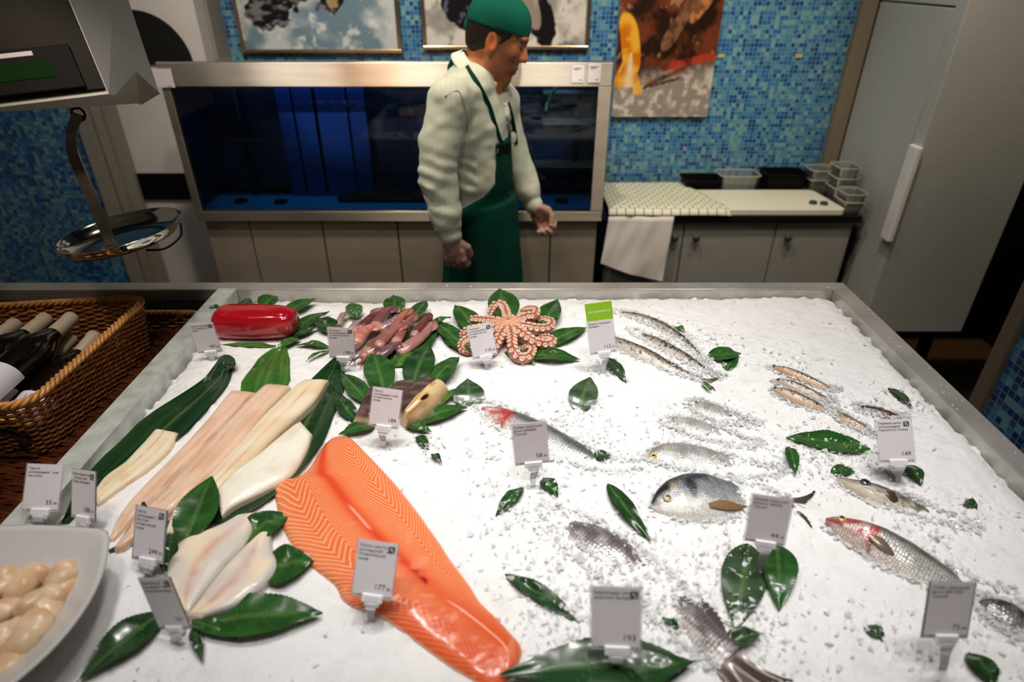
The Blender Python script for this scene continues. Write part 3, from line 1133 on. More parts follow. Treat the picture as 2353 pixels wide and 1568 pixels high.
nx, ny = 590, 480
X, Y = np.meshgrid(np.linspace(XL - 0.002, XR + 0.002, nx), np.linspace(0.2, YB, ny), indexing='ij')
Zi = iceH(X, Y)
cc = churn(X, Y)
rough_amp = 0.0009 + 0.0022 * cc
Zi = Zi + rough_amp * (noise2(X * 95, Y * 95, 5) + 0.7 * noise2(X * 190, Y * 190, 6) + 0.5 * rng.normal(size=X.shape) * 0.6)
Zi = Zi + 0.0035 * np.maximum(noise2(X * 34, Y * 34, 7), 0) ** 2
edge = np.minimum(np.minimum(X - XL, XR - X), YB - Y)
Zi = Zi - 0.035 * np.exp(-edge / 0.012) * (0.7 + 0.45 * noise2(X * 60, Y * 60, 9) + .12 * noise2(X * 120, Y * 120, 10))
ice = mk('crushed_ice', np.stack([X, Y, Zi], -1).reshape(-1, 3), gridF(nx, ny), ice_m, org=(0.07, 0.9, 1.0))
tag(ice, 'bed of white crushed ice filling the steel counter', 'ice', kind='stuff')


Zt = Zi.copy()
for _ in range(3):
    Zt = np.maximum.reduce([Zt, np.roll(Zt, 1, 0), np.roll(Zt, -1, 0), np.roll(Zt, 1, 1), np.roll(Zt, -1, 1)])
for _ in range(6):
    Zt = (Zt + np.roll(Zt, 1, 0) + np.roll(Zt, -1, 0) + np.roll(Zt, 1, 1) + np.roll(Zt, -1, 1)) / 5


def iceT(x, y):
    """smoothed upper envelope of the ice"""
    i = np.clip(((np.asarray(x) - XL + 0.002) / (XR - XL + 0.004) * (nx - 1)).round().astype(int), 4, nx - 5)
    j = np.clip(((np.asarray(y) - 0.2) / (YB - 0.2) * (ny - 1)).round().astype(int), 4, ny - 5)
    return Zt[i, j]


def iceS(x, y):
    """meshed ice surface sampled back"""
    i = np.clip(((np.asarray(x) - XL + 0.002) / (XR - XL + 0.004) * (nx - 1)).round().astype(int), 0, nx - 1)
    j = np.clip(((np.asarray(y) - 0.2) / (YB - 0.2) * (ny - 1)).round().astype(int), 0, ny - 1)
    return Zi[i, j]


# loose ice chips
chip_m = bpy.data.materials.new('ice_chip')
chip_m.use_nodes = True
nt = chip_m.node_tree
nt.nodes.clear()
N, L = nt.nodes.new, nt.links.new
out = N('ShaderNodeOutputMaterial')
tr = N('ShaderNodeBsdfTransparent')
tr.inputs[0].default_value = (0.93, 0.96, 0.95, 1)
pr = N('ShaderNodeBsdfPrincipled')
pr.inputs['Base Color'].default_value = (0.95, 0.95, 0.95, 1)
pr.inputs['Roughness'].default_value = 0.15
pr.inputs['Specular IOR Level'].default_value = 0.6
mx = N('ShaderNodeMixShader')
mx.inputs[0].default_value = 0.42
tl = N('ShaderNodeBsdfTranslucent')
tl.inputs[0].default_value = (.97, .97, .97, 1)
m0 = N('ShaderNodeMixShader')
m0.inputs[0].default_value = .62
L(tr.outputs[0], m0.inputs[1])
L(tl.outputs[0], m0.inputs[2])
L(m0.outputs[0], mx.inputs[1])
L(pr.outputs[0], mx.inputs[2])
L(mx.outputs[0], out.inputs[0])


def chips(name, pts, size, label=None):
    V, F = [], []
    k = 0
    for p in pts:
        s = size * (0.35 + 1.1 * rng.random() ** 2.2)
        R_ = rot('z', rng.uniform(0, 6.28)) @ rot('x', rng.normal() * 0.6) @ rot('y', rng.normal() * 0.6)
        m_ = 5
        a = np.sort(rng.uniform(0, 2 * PI, m_))
        rr = s * rng.uniform(0.7, 1.25, m_)
        ring = np.stack([rr * np.cos(a) * 1.3, rr * np.sin(a), rng.normal(size=m_) * s * 0.12], 1)
        v = np.vstack([ring, [[0, 0, s * 0.28]], [[0, 0, -s * 0.28]]]) @ R_.T + p
        V.append(v)
        for i in range(m_):
            F.append((k + i, k + (i + 1) % m_, k + m_))
            F.append((k + (i + 1) % m_, k + i, k + m_ + 1))
        k += m_ + 2
    o_ = mk(name, np.vstack(V), np.array(F), chip_m, org=(0.3, 0.9, 1.0), smooth=False)
    return tag(o_, label, 'ice', kind='stuff')


# ================================================================== wicker baskets
wick = mat('wicker', rough=0.38, vcol=True, spec=0.5, var=(40, 0.25), coat=0.15)


def basket(label, corners, z0, z1, rows, rad, dark=1.0, stake=0.022, flare=0.02, sr_=0.0038, floor_col=(96, 56, 26)):
    """corners: plan polygon of the rim; the walls taper in towards the base"""
    C_ = np.array(corners, float)
    cen = C_.mean(0)
    # rounded outline
    pts = []
    nC = len(C_)
    for i in range(nC):
        p, a, c_ = C_[i], C_[i - 1], C_[(i + 1) % nC]
        da, dc = (a - p) / np.linalg.norm(a - p), (c_ - p) / np.linalg.norm(c_ - p)
        for t in np.linspace(0, 1, 7):
            q0, q1 = p + da * rad, p + dc * rad
            pts.append((1 - t) ** 2 * q0 + 2 * t * (1 - t) * p + t * t * q1)
    pts = np.array(pts)
    seg = np.linalg.norm(np.roll(pts, -1, 0) - pts, axis=1)
    cum = np.concatenate([[0], np.cumsum(seg)])
    per = cum[-1]
    ns = int(per / stake) // 2 * 2 + 1
    q = 4
    s = np.linspace(0, per, ns * q, endpoint=False)
    pl = np.vstack([pts, pts[:1]])
    ox, oy = np.interp(s, cum, pl[:, 0]), np.interp(s, cum, pl[:, 1])
    out = np.stack([ox, oy], 1)
    tang = np.roll(out, -1, 0) - np.roll(out, 1, 0)
    tang /= np.linalg.norm(tang, axis=1)[:, None]
    nor = np.stack([tang[:, 1], -tang[:, 0]], 1)
    nor *= np.sign(((out - cen) * nor).sum(1))[:, None]
    t = empty('wicker_basket', (*cen, z0), label, 'basket')
    b = MB()
    for r in range(rows):
        f = (r + 0.5) / rows
        ph = s / stake * PI * ns * stake / per + r * PI
        off = 0.0042 * np.sin(ph)
        wob = 0.0012 * noise2(s * 30, np.full_like(s, r), 12)
        P_ = np.column_stack([out + nor * (off - flare * (1 - f))[:, None], z0 + (z1 - z0) * f + wob])
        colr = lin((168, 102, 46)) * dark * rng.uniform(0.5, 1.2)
        b.tube(P_, sr_, 6, col=colr, closed=True)
    b.build('woven_wall', wick, t, smooth=True, vc=True)
    b = MB()
    for i in range(0, ns):
        p_, n_ = out[i * q], nor[i * q]
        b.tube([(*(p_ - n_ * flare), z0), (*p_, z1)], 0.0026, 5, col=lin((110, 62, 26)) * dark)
    b.build('stakes', wick, t, smooth=True, vc=True)
    b = MB()
    for k in range(3):
        ph = s / 0.045 * 2 * PI + k * 2 * PI / 3
        P_ = np.column_stack([out + nor * (0.006 * np.cos(ph))[:, None], z1 + 0.003 + 0.005 * np.sin(ph)])
        b.tube(P_, 0.0046, 6, col=lin((196, 138, 72)) * dark, closed=True)
    b.build('braided_rim', wick, t, smooth=True, vc=True)
    b = MB()
    xs0, xs1 = out[:, 0].min(), out[:, 0].max()
    ins = out - nor * (flare + 0.003)
    k = len(ins)
    V = [(*p_, z0 + 0.001) for p_ in ins] + [(*p_, z0 + 0.008) for p_ in ins]
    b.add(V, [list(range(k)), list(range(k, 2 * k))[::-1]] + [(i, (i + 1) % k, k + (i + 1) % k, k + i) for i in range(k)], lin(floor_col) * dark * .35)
    x0_, x1_, y0_, y1_ = ins[:, 0].min() + .01, ins[:, 0].max() - .01, ins[:, 1].min() + .012, ins[:, 1].max() - .012
    for yy in np.arange(y0_, y1_, .0085):
        xs_ = np.linspace(x0_, x1_, int((x1_ - x0_) / .012))
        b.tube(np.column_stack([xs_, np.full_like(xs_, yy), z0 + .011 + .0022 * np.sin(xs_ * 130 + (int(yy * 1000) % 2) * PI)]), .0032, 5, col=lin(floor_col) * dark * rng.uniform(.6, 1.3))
    b.build('base', wick, t, vc=True)
    return t


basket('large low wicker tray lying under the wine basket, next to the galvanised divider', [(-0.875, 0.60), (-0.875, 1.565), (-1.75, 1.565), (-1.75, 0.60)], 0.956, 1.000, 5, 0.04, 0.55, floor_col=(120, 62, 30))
basket('big wicker basket holding the wine bottles', [(-0.945, 0.985), (-0.945, 1.455), (-1.50, 1.38), (-1.50, 0.95)], 0.968, 1.105, 22, 0.055, 1.0, sr_=0.0036)
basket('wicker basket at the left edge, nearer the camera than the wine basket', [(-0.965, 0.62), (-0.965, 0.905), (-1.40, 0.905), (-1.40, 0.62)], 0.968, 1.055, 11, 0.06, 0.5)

# ------------------------------------------------------------------ wine bottles
bg = mat('bottle_glass', sr(16, 10, 6), 0.06, spec=0.7, coat=0.3)
cap_m = mat('bottle_capsule', sr(176, 160, 136), 0.4, vcol=False, bump=(200, 0.05, 0.0005))
lab_m = mat('bottle_label', rough=0.5, vcol=True)
ink_p = mat('label_purple', sr(150, 146, 170), 0.5)


def bottle(base, tip, label, group='wine bottles in the basket', with_label=True, face=0.0):
    base, tip = np.asarray(base, float), np.asarray(tip, float)
    Ln = np.linalg.norm(tip - base)
    zax = (tip - base) / Ln
    xax = np.cross((0, 0, 1.0), zax)
    xax /= np.linalg.norm(xax)
    yax = np.cross(zax, xax)          # points up
    R_ = np.stack([xax, yax, zax], 1) @ rot('z', face)
    k = Ln / 0.31
    t = empty('wine_bottle', base, label, 'wine bottle', group)
    prof = np.array([(0.0, 0.006), (0.03, 0.0), (0.036, 0.004), (0.0375, 0.012), (0.0375, 0.165), (0.036, 0.185), (0.030, 0.207), (0.021, 0.228), (0.0155, 0.245), (0.0145, 0.305), (0.0, 0.306)]) * k
    MB().lathe(prof, base, 28, R_).build('glass_body', bg, t, smooth=True)
    pc = np.array([(0.0150, 0.243), (0.0160, 0.246), (0.0156, 0.292), (0.0166, 0.296), (0.0164, 0.308), (0.013, 0.311), (0.0, 0.311)]) * k
    MB().lathe(pc, base, 24, R_).build('capsule', cap_m, t, smooth=True)
    MB().lathe(np.array([(0.0, 0.3115), (0.004, 0.3115), (0.004, 0.3125), (0.0, 0.3125)]) * k, base, 12, R_).build('capsule_dot', M['black'], t)
    if with_label:
        n_, a_ = 24, 26
        hh = np.linspace(0.012, 0.098, a_)
        ph = np.linspace(PI / 2 - 1.5, PI / 2 + 1.5, n_)
        HH, PH = np.meshgrid(hh, ph, indexing='ij')
        Pl = np.stack([0.0379 * k * np.cos(PH), 0.0379 * k * np.sin(PH), HH * k], -1).reshape(-1, 3) @ R_.T + base
        cl = np.where((HH < 0.030)[..., None], lin((238, 186, 20)), lin((222, 220, 226)))
        o_ = mk('label_sheet', Pl, gridF(a_, n_), lab_m, t, col=cl.reshape(-1, 3))
        for s_, size, h0, mm in (('ESSEI', 0.015, 0.040, M['ink']), ('LJ', 0.032, 0.066, ink_p), ('AINE', 0.006, 0.058, M['ink'])):
            Vt, Ft = text_mesh(s_, size, 'CENTER')
            an = PI / 2 + Vt[:, 0] / 0.0379
            hv = h0 + Vt[:, 1]
            Pt = np.stack([0.0382 * k * np.cos(an), 0.0382 * k * np.sin(an), hv * k], -1)
            # reading direction runs across the bottle
            mk('lettering', Pt @ R_.T + base, Ft, mm, o_, smooth=False)
    return t


BOT = [((-1.018, 0.985, 1.022), (-1.000, 1.30, 1.085), 'lower wine bottle nearest the right wall of the basket', 0.25),
       ((-1.096, 0.985, 1.016), (-1.064, 1.305, 1.075), 'lower wine bottle half hidden under the upper row', 0.15),
       ((-1.075, 0.995, 1.090), (-1.058, 1.325, 1.120), 'upper wine bottle with its neck lying above the lower two', 0.1),
       ((-1.155, 0.99, 1.086), (-1.120, 1.325, 1.118), 'middle wine bottle of the upper row', 0.1),
       ((-1.235, 0.985, 1.082), (-1.185, 1.31, 1.112), 'upper wine bottle cut by the left edge of the photo', 0.1)]
for p_, q_, lab, fc in BOT:
    bottle(p_, q_, lab, face=fc)
bottle((-1.10, 0.70, 1.012), (-1.00, 0.86, 1.075), 'dark green bottle in the shadowy basket at the left edge', None, False)

# ================================================================== hanging scale
sc = empty('hanging_scale', (-0.963, 1.45, 1.25), 'steel hanging scale with dark display box and round pan, upper left', 'scale')
dm = mat('scale_dark_mirror', sr(15, 7, 4), 0.42, 0.0, spec=.15, var=(4, 0.3))
A = [PY(-180, 268, 1.27), PY(250, 216, 1.36), PY(118, -100, 1.50), PY(-330, -100, 1.42)]
A[3] = A[0] + (A[2] - A[1])
S = [PY(250, 216, 1.36), PY(318, 238, 1.44), PY(366, 215, 1.53), PY(262, -100, 1.66), PY(118, -100, 1.50)]
backL = [A[0] + np.array([-0.1, 0.25, 0.0]), A[3] + np.array([-0.1, 0.25, 0.0])]
bm = bmesh.new()
for p_ in A + S + backL:
    bm.verts.new(p_ - ORG[sc.name])
bmesh.ops.remove_doubles(bm, verts=bm.verts, dist=1e-4)
bmesh.ops.convex_hull(bm, input=bm.verts)
me = bpy.data.meshes.new('housing')
bm.to_mesh(me)
bm.free()
me.materials.append(mat('scale_side_grey', sr(168, 166, 160), 0.35, 0.3))
o = bpy.data.objects.new('housing', me)
COL.objects.link(o)
o.parent = sc
ORG[o.name] = ORG[sc.name]


def onA(s, t, off):
    p_ = (A[0] * (1 - s) + A[1] * s) * (1 - t) + (A[3] * (1 - s) + A[2] * s) * t
    nn = np.cross(A[1] - A[0], A[3] - A[0])
    nn /= np.linalg.norm(nn)
    if nn[1] > 0:
        nn = -nn
    return p_ + nn * off


def plate(name, s0, s1, t0, t1, o0, o1, m, parent):
    V = [onA(s0, t0, o0), onA(s1, t0, o0), onA(s1, t1, o0), onA(s0, t1, o0), onA(s0, t0, o1), onA(s1, t0, o1), onA(s1, t1, o1), onA(s0, t1, o1)]
    return mk(name, V, [(3, 2, 1, 0), (4, 5, 6, 7), (0, 1, 5, 4), (1, 2, 6, 5), (2, 3, 7, 6), (3, 0, 4, 7)], m, parent, smooth=False, bevel=0.002)


fp = plate('front_panel', 0.0, 0.995, 0.03, 1.0, -0.002, 0.005, dm, sc)
dp = plate('display_bezel', 0.0, 0.90, 0.05, 0.36, 0.002, 0.012, M['dark'], sc)
plate('lcd_screen', 0.05, 0.78, 0.14, 0.26, 0.010, 0.0135, mat('lcd_green', sr(12, 40, 12), 0.6, spec=.05, emit=(sr(16, 60, 20), 0.12)), dp)
plate('paper_sticker', 0.52, 0.70, 0.300, 0.335, 0.011, 0.0135, M['paper'], dp)
# folded corner plate on the side
q = [PY(262, 218, 1.362), PY(312, 164, 1.425), PY(367, 214, 1.520), PY(324, 240, 1.435)]
q = [p_ + np.array([0.004, -0.006, 0.0]) for p_ in q]
c0 = sum(q) / 4 + np.array([0.004, -0.012, 0])
mk('corner_guard', q + [c0], [(0, 3, 4), (3, 2, 4), (2, 1, 4), (1, 0, 4)], mat('guard_grey', sr(150, 146, 136), 0.35, 0.4), sc, smooth=False)
# bracket strap
pts = [PY(180, 262, 1.45), PY(166, 300, 1.43), PY(166, 345, 1.41), PY(190, 408, 1.37), PY(222, 480, 1.325), PY(250, 548, 1.288), PY(264, 575, 1.285), PY(278, 580, 1.31), PY(290, 572, 1.40)]
P_ = crom(pts, 60)
b = MB()
T = np.gradient(P_, axis=0)
T /= np.linalg.norm(T, axis=1)[:, None]
sd_ = np.array([1.0, 0, 0]) - T * T[:, :1]
sd_ /= np.linalg.norm(sd_, axis=1)[:, None]
nn = np.cross(T, sd_)
w_, h_ = 0.0115, 0.002
ring = np.stack([P_ + sd_ * w_ + nn * h_, P_ - sd_ * w_ + nn * h_, P_ - sd_ * w_ - nn * h_, P_ + sd_ * w_ - nn * h_], 1)
b.add(ring.reshape(-1, 3), gridF(60, 4, True).tolist())
b.build('strap', mat('strap_steel', sr(150, 138, 124), 0.25, 1.0, var=(6, 0.2)), sc, smooth=False)
b = MB()
hk = P_[0]
b.tube([hk + np.array([0, 0, 0.06]), hk + np.array([0, 0, 0.01])], 0.006, 8)
b.tube([hk + np.array([0.0 + 0.014 * math.cos(a), 0, 0.0 + 0.014 * math.sin(a)]) for a in np.linspace(0, 2 * PI, 16, endpoint=False)], 0.003, 6, closed=True)
b.build('hook', M['dark'], sc, smooth=True)
pc = PY(276, 527, 1.45)
Rp = rot('y', -0.13) @ rot('x', 0.02)
prof = [(0.0, -0.032), (0.10, -0.031), (0.128, -0.025), (0.145, -0.008), (0.150, 0.0), (0.155, 0.001), (0.155, -0.001), (0.1505, -0.003), (0.147, -0.011), (0.130, -0.028), (0.10, -0.034), (0.0, -0.035)]
prof = [(r_ * .93, z_) for r_, z_ in prof]
pan = MB().lathe(prof, pc, 64, Rp).build('pan', M['chrome'], sc, smooth=True)
b = MB()
for sgn in (1,):
    b.tube(crom([pc + Rp @ np.array(v_) for v_ in ((0.152, 0.0, -0.004), (0.150, -0.02, -0.03), (0.12, -0.05, -0.045), (0.08, -0.06, -0.040))], 14), 0.003, 6)
b.build('pan_handle', M['dark'], sc, smooth=True)
# ================================================================== food
def wet(name, rough=0.22, **k):
    return mat(name, rough=rough, vcol=True, spec=0.5, **k)


M['salmon'] = wet('salmon_flesh', 0.24, coat=0.25, bump=(130, 0.35, 0.0016), sss=0.15)
M['fillet'] = wet('white_fish_flesh', 0.32, coat=0.15, bump=(110, 0.2, 0.0012), sss=0.12)
M['tuna'] = wet('tuna_flesh', 0.14, coat=0.5, sss=.15)
M['steakm'] = wet('steak_flesh', 0.25, coat=0.25, bump=(220, 0.3, 0.001))
M['squid'] = wet('squid_skin', 0.16, coat=0.4, bump=(60, 0.25, 0.002))
M['octo'] = wet('octopus_skin', 0.20, coat=0.35)


def fish_mat(name, scale, contrast, metal=0.15, rough=0.22):
    m = mat(name, rough=rough, vcol=True, metal=metal, spec=0.6, coat=0.3)
    nt = m.node_tree
    N, L = nt.nodes.new, nt.links.new
    pb = nt.nodes['Principled BSDF']
    at = [n for n in nt.nodes if n.type == 'ATTRIBUTE'][0]
    uv = N('ShaderNodeUVMap')
    mp = N('ShaderNodeMapping')
    mp.inputs['Scale'].default_value = (scale, scale, 1)
    L(uv.outputs[0], mp.inputs[0])
    v = N('ShaderNodeTexVoronoi')
    v.inputs['Scale'].default_value = 1.0
    v.inputs['Randomness'].default_value = 0.35
    L(mp.outputs[0], v.inputs['Vector'])
    mr = N('ShaderNodeMapRange')
    mr.inputs[1].default_value, mr.inputs[2].default_value = 0.15, 0.65
    mr.inputs[3].default_value, mr.inputs[4].default_value = 1 + contrast, 1 - contrast
    L(v.outputs['Distance'], mr.inputs[0])
    mx = N('ShaderNodeMix')
    mx.data_type = 'RGBA'
    mx.blend_type = 'MULTIPLY'
    mx.inputs[0].default_value = 1
    L(at.outputs['Color'], mx.inputs[6])
    L(mr.outputs[0], mx.inputs[7])
    L(mx.outputs[2], pb.inputs['Base Color'])
    bp = N('ShaderNodeBump')
    bp.inputs['Strength'].default_value = 0.45
    bp.inputs['Distance'].default_value = 0.0012
    bp.invert = True
    L(v.outputs['Distance'], bp.inputs['Height'])
    L(bp.outputs[0], pb.inputs['Normal'])
    return m


M['scales'] = fish_mat('silver_scales', 230, 0.45)
M['finescales'] = fish_mat('fine_scales', 300, 0.36)
M['bigscales'] = fish_mat('coarse_scales', 170, 0.35)
M['smoothfish'] = fish_mat('smooth_fish_skin', 500, 0.10, 0.05)
M['eye'] = mat('fish_eye', rough=0.05, vcol=True, spec=0.8, coat=0.5)


def slab(name, Lp, Rp, label, cat, thick, colf, m, n=160, k=60, lift=0.0, prof=4.0, endr=0.06, peak=0.5, group=None, ends=(1, 1), wav=0.0, parent=None, noise=0.0009):
    """a piece of flesh lying on the ice between two outlined edges"""
    A_ = np.array([ICE(u_, v_, lift) for u_, v_ in Lp])
    B_ = np.array([ICE(u_, v_, lift) for u_, v_ in Rp])
    A_, B_ = crom(A_, n), crom(B_, n)
    s = np.linspace(0, 1, n)
    # cosine spacing puts more columns at the two edges
    t = 0.5 - 0.5 * np.cos(np.linspace(0, PI, k))
    P_ = A_[:, None] * (1 - t)[None, :, None] + B_[:, None] * t[None, :, None]
    tt = np.where(t < peak, t / (2 * peak), 0.5 + (t - peak) / (2 * (1 - peak)))
    pr_ = np.clip(1 - np.abs(2 * tt - 1) ** prof, 0, 1) ** (1 / 2.0)
    e = np.ones(n)
    if ends[0]:
        e *= np.clip(s / endr, 0, 1) ** 0.5
    if ends[1]:
        e *= np.clip((1 - s) / endr, 0, 1) ** 0.5
    th = np.interp(s, np.linspace(0, 1, len(thick)), thick) if np.ndim(thick) else np.full(n, thick)
    S_, T_ = np.meshgrid(s, t, indexing='ij')
    base = np.maximum(iceH(P_[..., 0], P_[..., 1]) + 0.001, P_[..., 2] - 0.001 + 0 * S_)
    P_[..., 2] = base + (th * e)[:, None] * pr_[None]
    if noise:
        P_[..., 2] += noise * pr_[None] * (noise2(P_[..., 0] * 30, P_[..., 1] * 30, 51) + 0.6 * noise2(P_[..., 0] * 70, P_[..., 1] * 70, 52))
    c_ = colf(S_, T_, P_)
    # skirt so the slab closes onto the ice
    G = np.zeros((n + 2, k + 2, 3))
    Cc = np.zeros((n + 2, k + 2, 3))
    G[1:-1, 1:-1], Cc[1:-1, 1:-1] = P_, c_
    for X_ in (G, Cc):
        X_[0, 1:-1], X_[-1, 1:-1] = X_[1, 1:-1], X_[-2, 1:-1]
        X_[:, 0], X_[:, -1] = X_[:, 1], X_[:, -2]
    for sl_ in ((0, slice(None)), (-1, slice(None)), (slice(None), 0), (slice(None), -1)):
        G[sl_ + (2,)] -= 0.008 + lift
    o_ = mk(name, G.reshape(-1, 3), gridF(n + 2, k + 2), m, parent, col=Cc.reshape(-1, 3))
    if parent is None:
        tag(o_, label, cat, group)
    return o_


# ---- salmon
def c_salmon(s, t, P_):
    lat = np.interp(s, [0, .08, .28, .38, .55, .64, .76, .9, 1], [.05, .16, .47, .54, .62, .66, .71, .76, .78])
    w = 0.004 * noise2(P_[..., 0] * 40, P_[..., 1] * 40, 61)
    tb = np.clip((lat - t) / (lat + 1e-6), 0, 1)
    tk = np.clip((t - lat) / (1 - lat), 0, 1)
    zig = np.interp(tb, [0, .42, .66, 1], [0, 8.5, 5.2, 7.5])
    phb = 56 * s + zig + 60 * w
    phk = 58 * s - 11 * np.sin(np.clip(tk * 1.25, 0, 1) * PI * 0.5) + 9 * np.clip(tk - .62, 0, 1) / .38 + 60 * w
    ph = np.where(t < lat, phb, phk)
    ln = sstep(0.62, 0.92, np.cos(2 * PI * ph))
    fade = 1 - sstep(0.62, 0.9, s) * 0.75
    fade = fade * sstep(0.02, 0.16, np.abs(t - lat)) * sstep(0.0, 0.05, s)
    base = mixc(lin((230, 114, 64)), lin((224, 94, 52)), sstep(0.4, 1, s))
    base = mixc(base, lin((246, 124, 58)), 0.6 * sstep(0.5, 1.0, tk))
    base = mixc(base, lin((244, 148, 96)), 0.7 * sstep(0.55, 1.0, tb) * (1 - sstep(.5, .7, s)))
    red = np.exp(-((t - lat) / (0.045 + 0.02 * (s < .2))) ** 2) * (1 - sstep(0.55, 0.72, s))
    base = mixc(base, lin((214, 48, 30)), 0.7 * red)
    spots = sstep(0.15, 0.5, noise2(P_[..., 0] * 75, P_[..., 1] * 75, 64)) * np.exp(-((t - lat) / 0.03) ** 2) * sstep(.48, .54, s) * (1 - sstep(.66, .7, s))
    base = mixc(base, lin((170, 10, 16)), spots)
    base = mixc(base, lin((250, 190, 146)), 0.95 * ln * fade)
    wl = np.exp(-((t - lat) / 0.013) ** 2) * (sstep(0.74, 0.78, s) * (1 - sstep(.93, .96, s)) + 0.7 * sstep(.33, .36, s) * (1 - sstep(.42, .45, s)))
    base = mixc(base, lin((255, 206, 176)), 0.8 * wl)
    base = mixc(base, lin((250, 190, 150)), 0.5 * sstep(0.5, 0.85, noise2(P_[..., 0] * 60 + 9, P_[..., 1] * 60, 66)) * sstep(.3, .6, s) * 0.5)
    return mixc(base, lin((236, 200, 160)), 0.7 * sstep(0.03, 0.0, t) * sstep(.7, .78, s))


SL = [(768, 1008), (736, 1044), (704, 1092), (664, 1117), (632, 1122), (640, 1182), (656, 1228), (676, 1262), (715, 1304), (768, 1346), (786, 1378), (812, 1398), (880, 1424), (960, 1482), (1045, 1542), (1128, 1590)]
SRt = [(795, 1005), (830, 1037), (868, 1074), (895, 1102), (920, 1130), (958, 1178), (985, 1216), (1008, 1248), (1034, 1288), (1062, 1326), (1082, 1354), (1104, 1388), (1140, 1424), (1172, 1458), (1199, 1499), (1176, 1560)]
slab('salmon_fillet', SL, SRt, 'large orange salmon fillet with pale fat lines, in the front middle', 'salmon fillet', [.020, .025, .025, .022, .020, .019, .018, .016, .014], c_salmon, M['salmon'], n=700, k=190, prof=3.4, endr=0.05, peak=0.62, noise=0.0008)


# ---- white fillets
def c_white(tone=0, lineat=(), blood=False, seed=1):
    T0 = [(236, 222, 192), (228, 198, 172), (240, 236, 220)][tone]

    def f(s, t, P_):
        a = noise2(s * 9, t * 3, 70 + seed)
        c_ = mixc(lin(T0), lin(T0) * np.array([.92, .82, .76]), sstep(-0.2, 0.8, a))
        fib = np.abs(np.sin(60 * t + 6 * np.sin(3 * s + seed) + 2 * noise2(s * 14, t * 9, 72)))
        c_ = c_ * (1 - 0.06 * sstep(0.7, 1, fib))[..., None]
        for (t0, col, wd, am) in lineat:
            tl_ = t0 + 0.03 * np.sin(5 * s + seed)
            br_ = 0.55 + 0.45 * noise2(s * 16, t * 2, 77 + seed)
            c_ = mixc(c_, lin(col), min(1, am * 1.35) * np.exp(-((t - tl_) / wd) ** 2) * br_)
        if blood:
            b_ = sstep(0.25, 0.7, noise2(s * 26, t * 8, 79)) * np.exp(-((t - 0.18) / 0.10) ** 2) * sstep(.45, .7, s)
            c_ = mixc(c_, lin((150, 60, 56)), 0.8 * b_)
        ed = 1 - sstep(0.0, 0.06, np.minimum(t, 1 - t))
        return mixc(c_, lin((236, 214, 184)), 0.4 * ed)
    return f


slab('halibut_fillet', [(360, 986), (330, 1020), (290, 1062), (240, 1100), (205, 1150)], [(410, 996), (392, 1032), (340, 1080), (280, 1120), (226, 1160)], 'short cream fish fillet on the leftmost long dark leaf, behind the two front left tags', 'fish fillet', [.009, .010, .009, .008, .006], c_white(0, [(.45, (206, 160, 110), .05, .6), (.75, (214, 176, 130), .05, .4), (.1, (226, 214, 196), .12, .5)], seed=1), M['fillet'], lift=0.006, endr=.05)
slab('halibut_fillet', [(533, 896), (470, 975), (400, 1050), (330, 1120), (280, 1180), (248, 1242)], [(590, 902), (528, 970), (452, 1050), (380, 1125), (318, 1185), (262, 1240)], 'long thin pale fish belly strip, left of the two long fillets', 'fish fillet', [.008, .009, .009, .008, .007, .004], c_white(1, [(.92, (176, 120, 108), .05, .6), (.6, (214, 160, 140), .07, .45)], seed=2), M['fillet'], lift=0.005, endr=.04)
slab('halibut_fillet', [(612, 882), (530, 965), (455, 1050), (380, 1128), (315, 1190), (262, 1262)], [(668, 888), (600, 965), (530, 1050), (450, 1130), (375, 1192), (285, 1256)], 'long pinkish fish fillet with dark blood flecks, middle of the long fillets', 'fish fillet', [.012, .014, .014, .013, .010, .005], c_white(1, [(.12, (150, 96, 92), .035, .8), (.45, (204, 148, 128), .05, .5), (.8, (206, 160, 130), .05, .4)], True, seed=3), M['fillet'], lift=0.012, endr=.03)
slab('halibut_fillet', [(700, 872), (610, 955), (540, 1035), (470, 1110), (405, 1172), (380, 1225)], [(755, 874), (718, 930), (640, 1000), (560, 1080), (470, 1165), (410, 1226)], 'long broad cream fish fillet, right one of the long fillets', 'fish fillet', [.012, .014, .014, .013, .010, .005], c_white(0, [(.3, (214, 160, 134), .06, .4), (.62, (206, 156, 116), .04, .5)], seed=4), M['fillet'], lift=0.015, endr=.03)
slab('cod_fillet', [(690, 968), (640, 1010), (580, 1060), (525, 1090), (500, 1112), (506, 1180)], [(718, 1000), (705, 1040), (670, 1095), (610, 1130), (545, 1160), (510, 1186)], 'smooth white fish fillet on the long dark leaf, just left of the salmon', 'fish fillet', [.010, .015, .015, .013, .010, .006], c_white(2, [(.5, (228, 220, 200), .04, .4)], seed=5), M['fillet'], lift=0.012, endr=.05)


def c_perch(seed, red_t):
    def f(s, t, P_):
        c_ = mixc(lin((216, 206, 194)), lin((236, 218, 192)), sstep(-.4, .6, noise2(s * 7, t * 5, 80 + seed)))
        r_ = np.exp(-((t - red_t - 0.04 * np.sin(4 * s)) / 0.10) ** 2) * sstep(.05, .3, s) * (1 - sstep(.75, 1, s))
        c_ = mixc(c_, lin((206, 128, 108)), 0.65 * r_ * (0.6 + 0.4 * noise2(s * 18, t * 8, 83 + seed)))
        c_ = mixc(c_, lin((176, 182, 182)), 0.5 * np.exp(-((t - .95) / .08) ** 2))
        return mixc(c_, lin((240, 224, 190)), 0.6 * sstep(.12, 0, t))
    return f


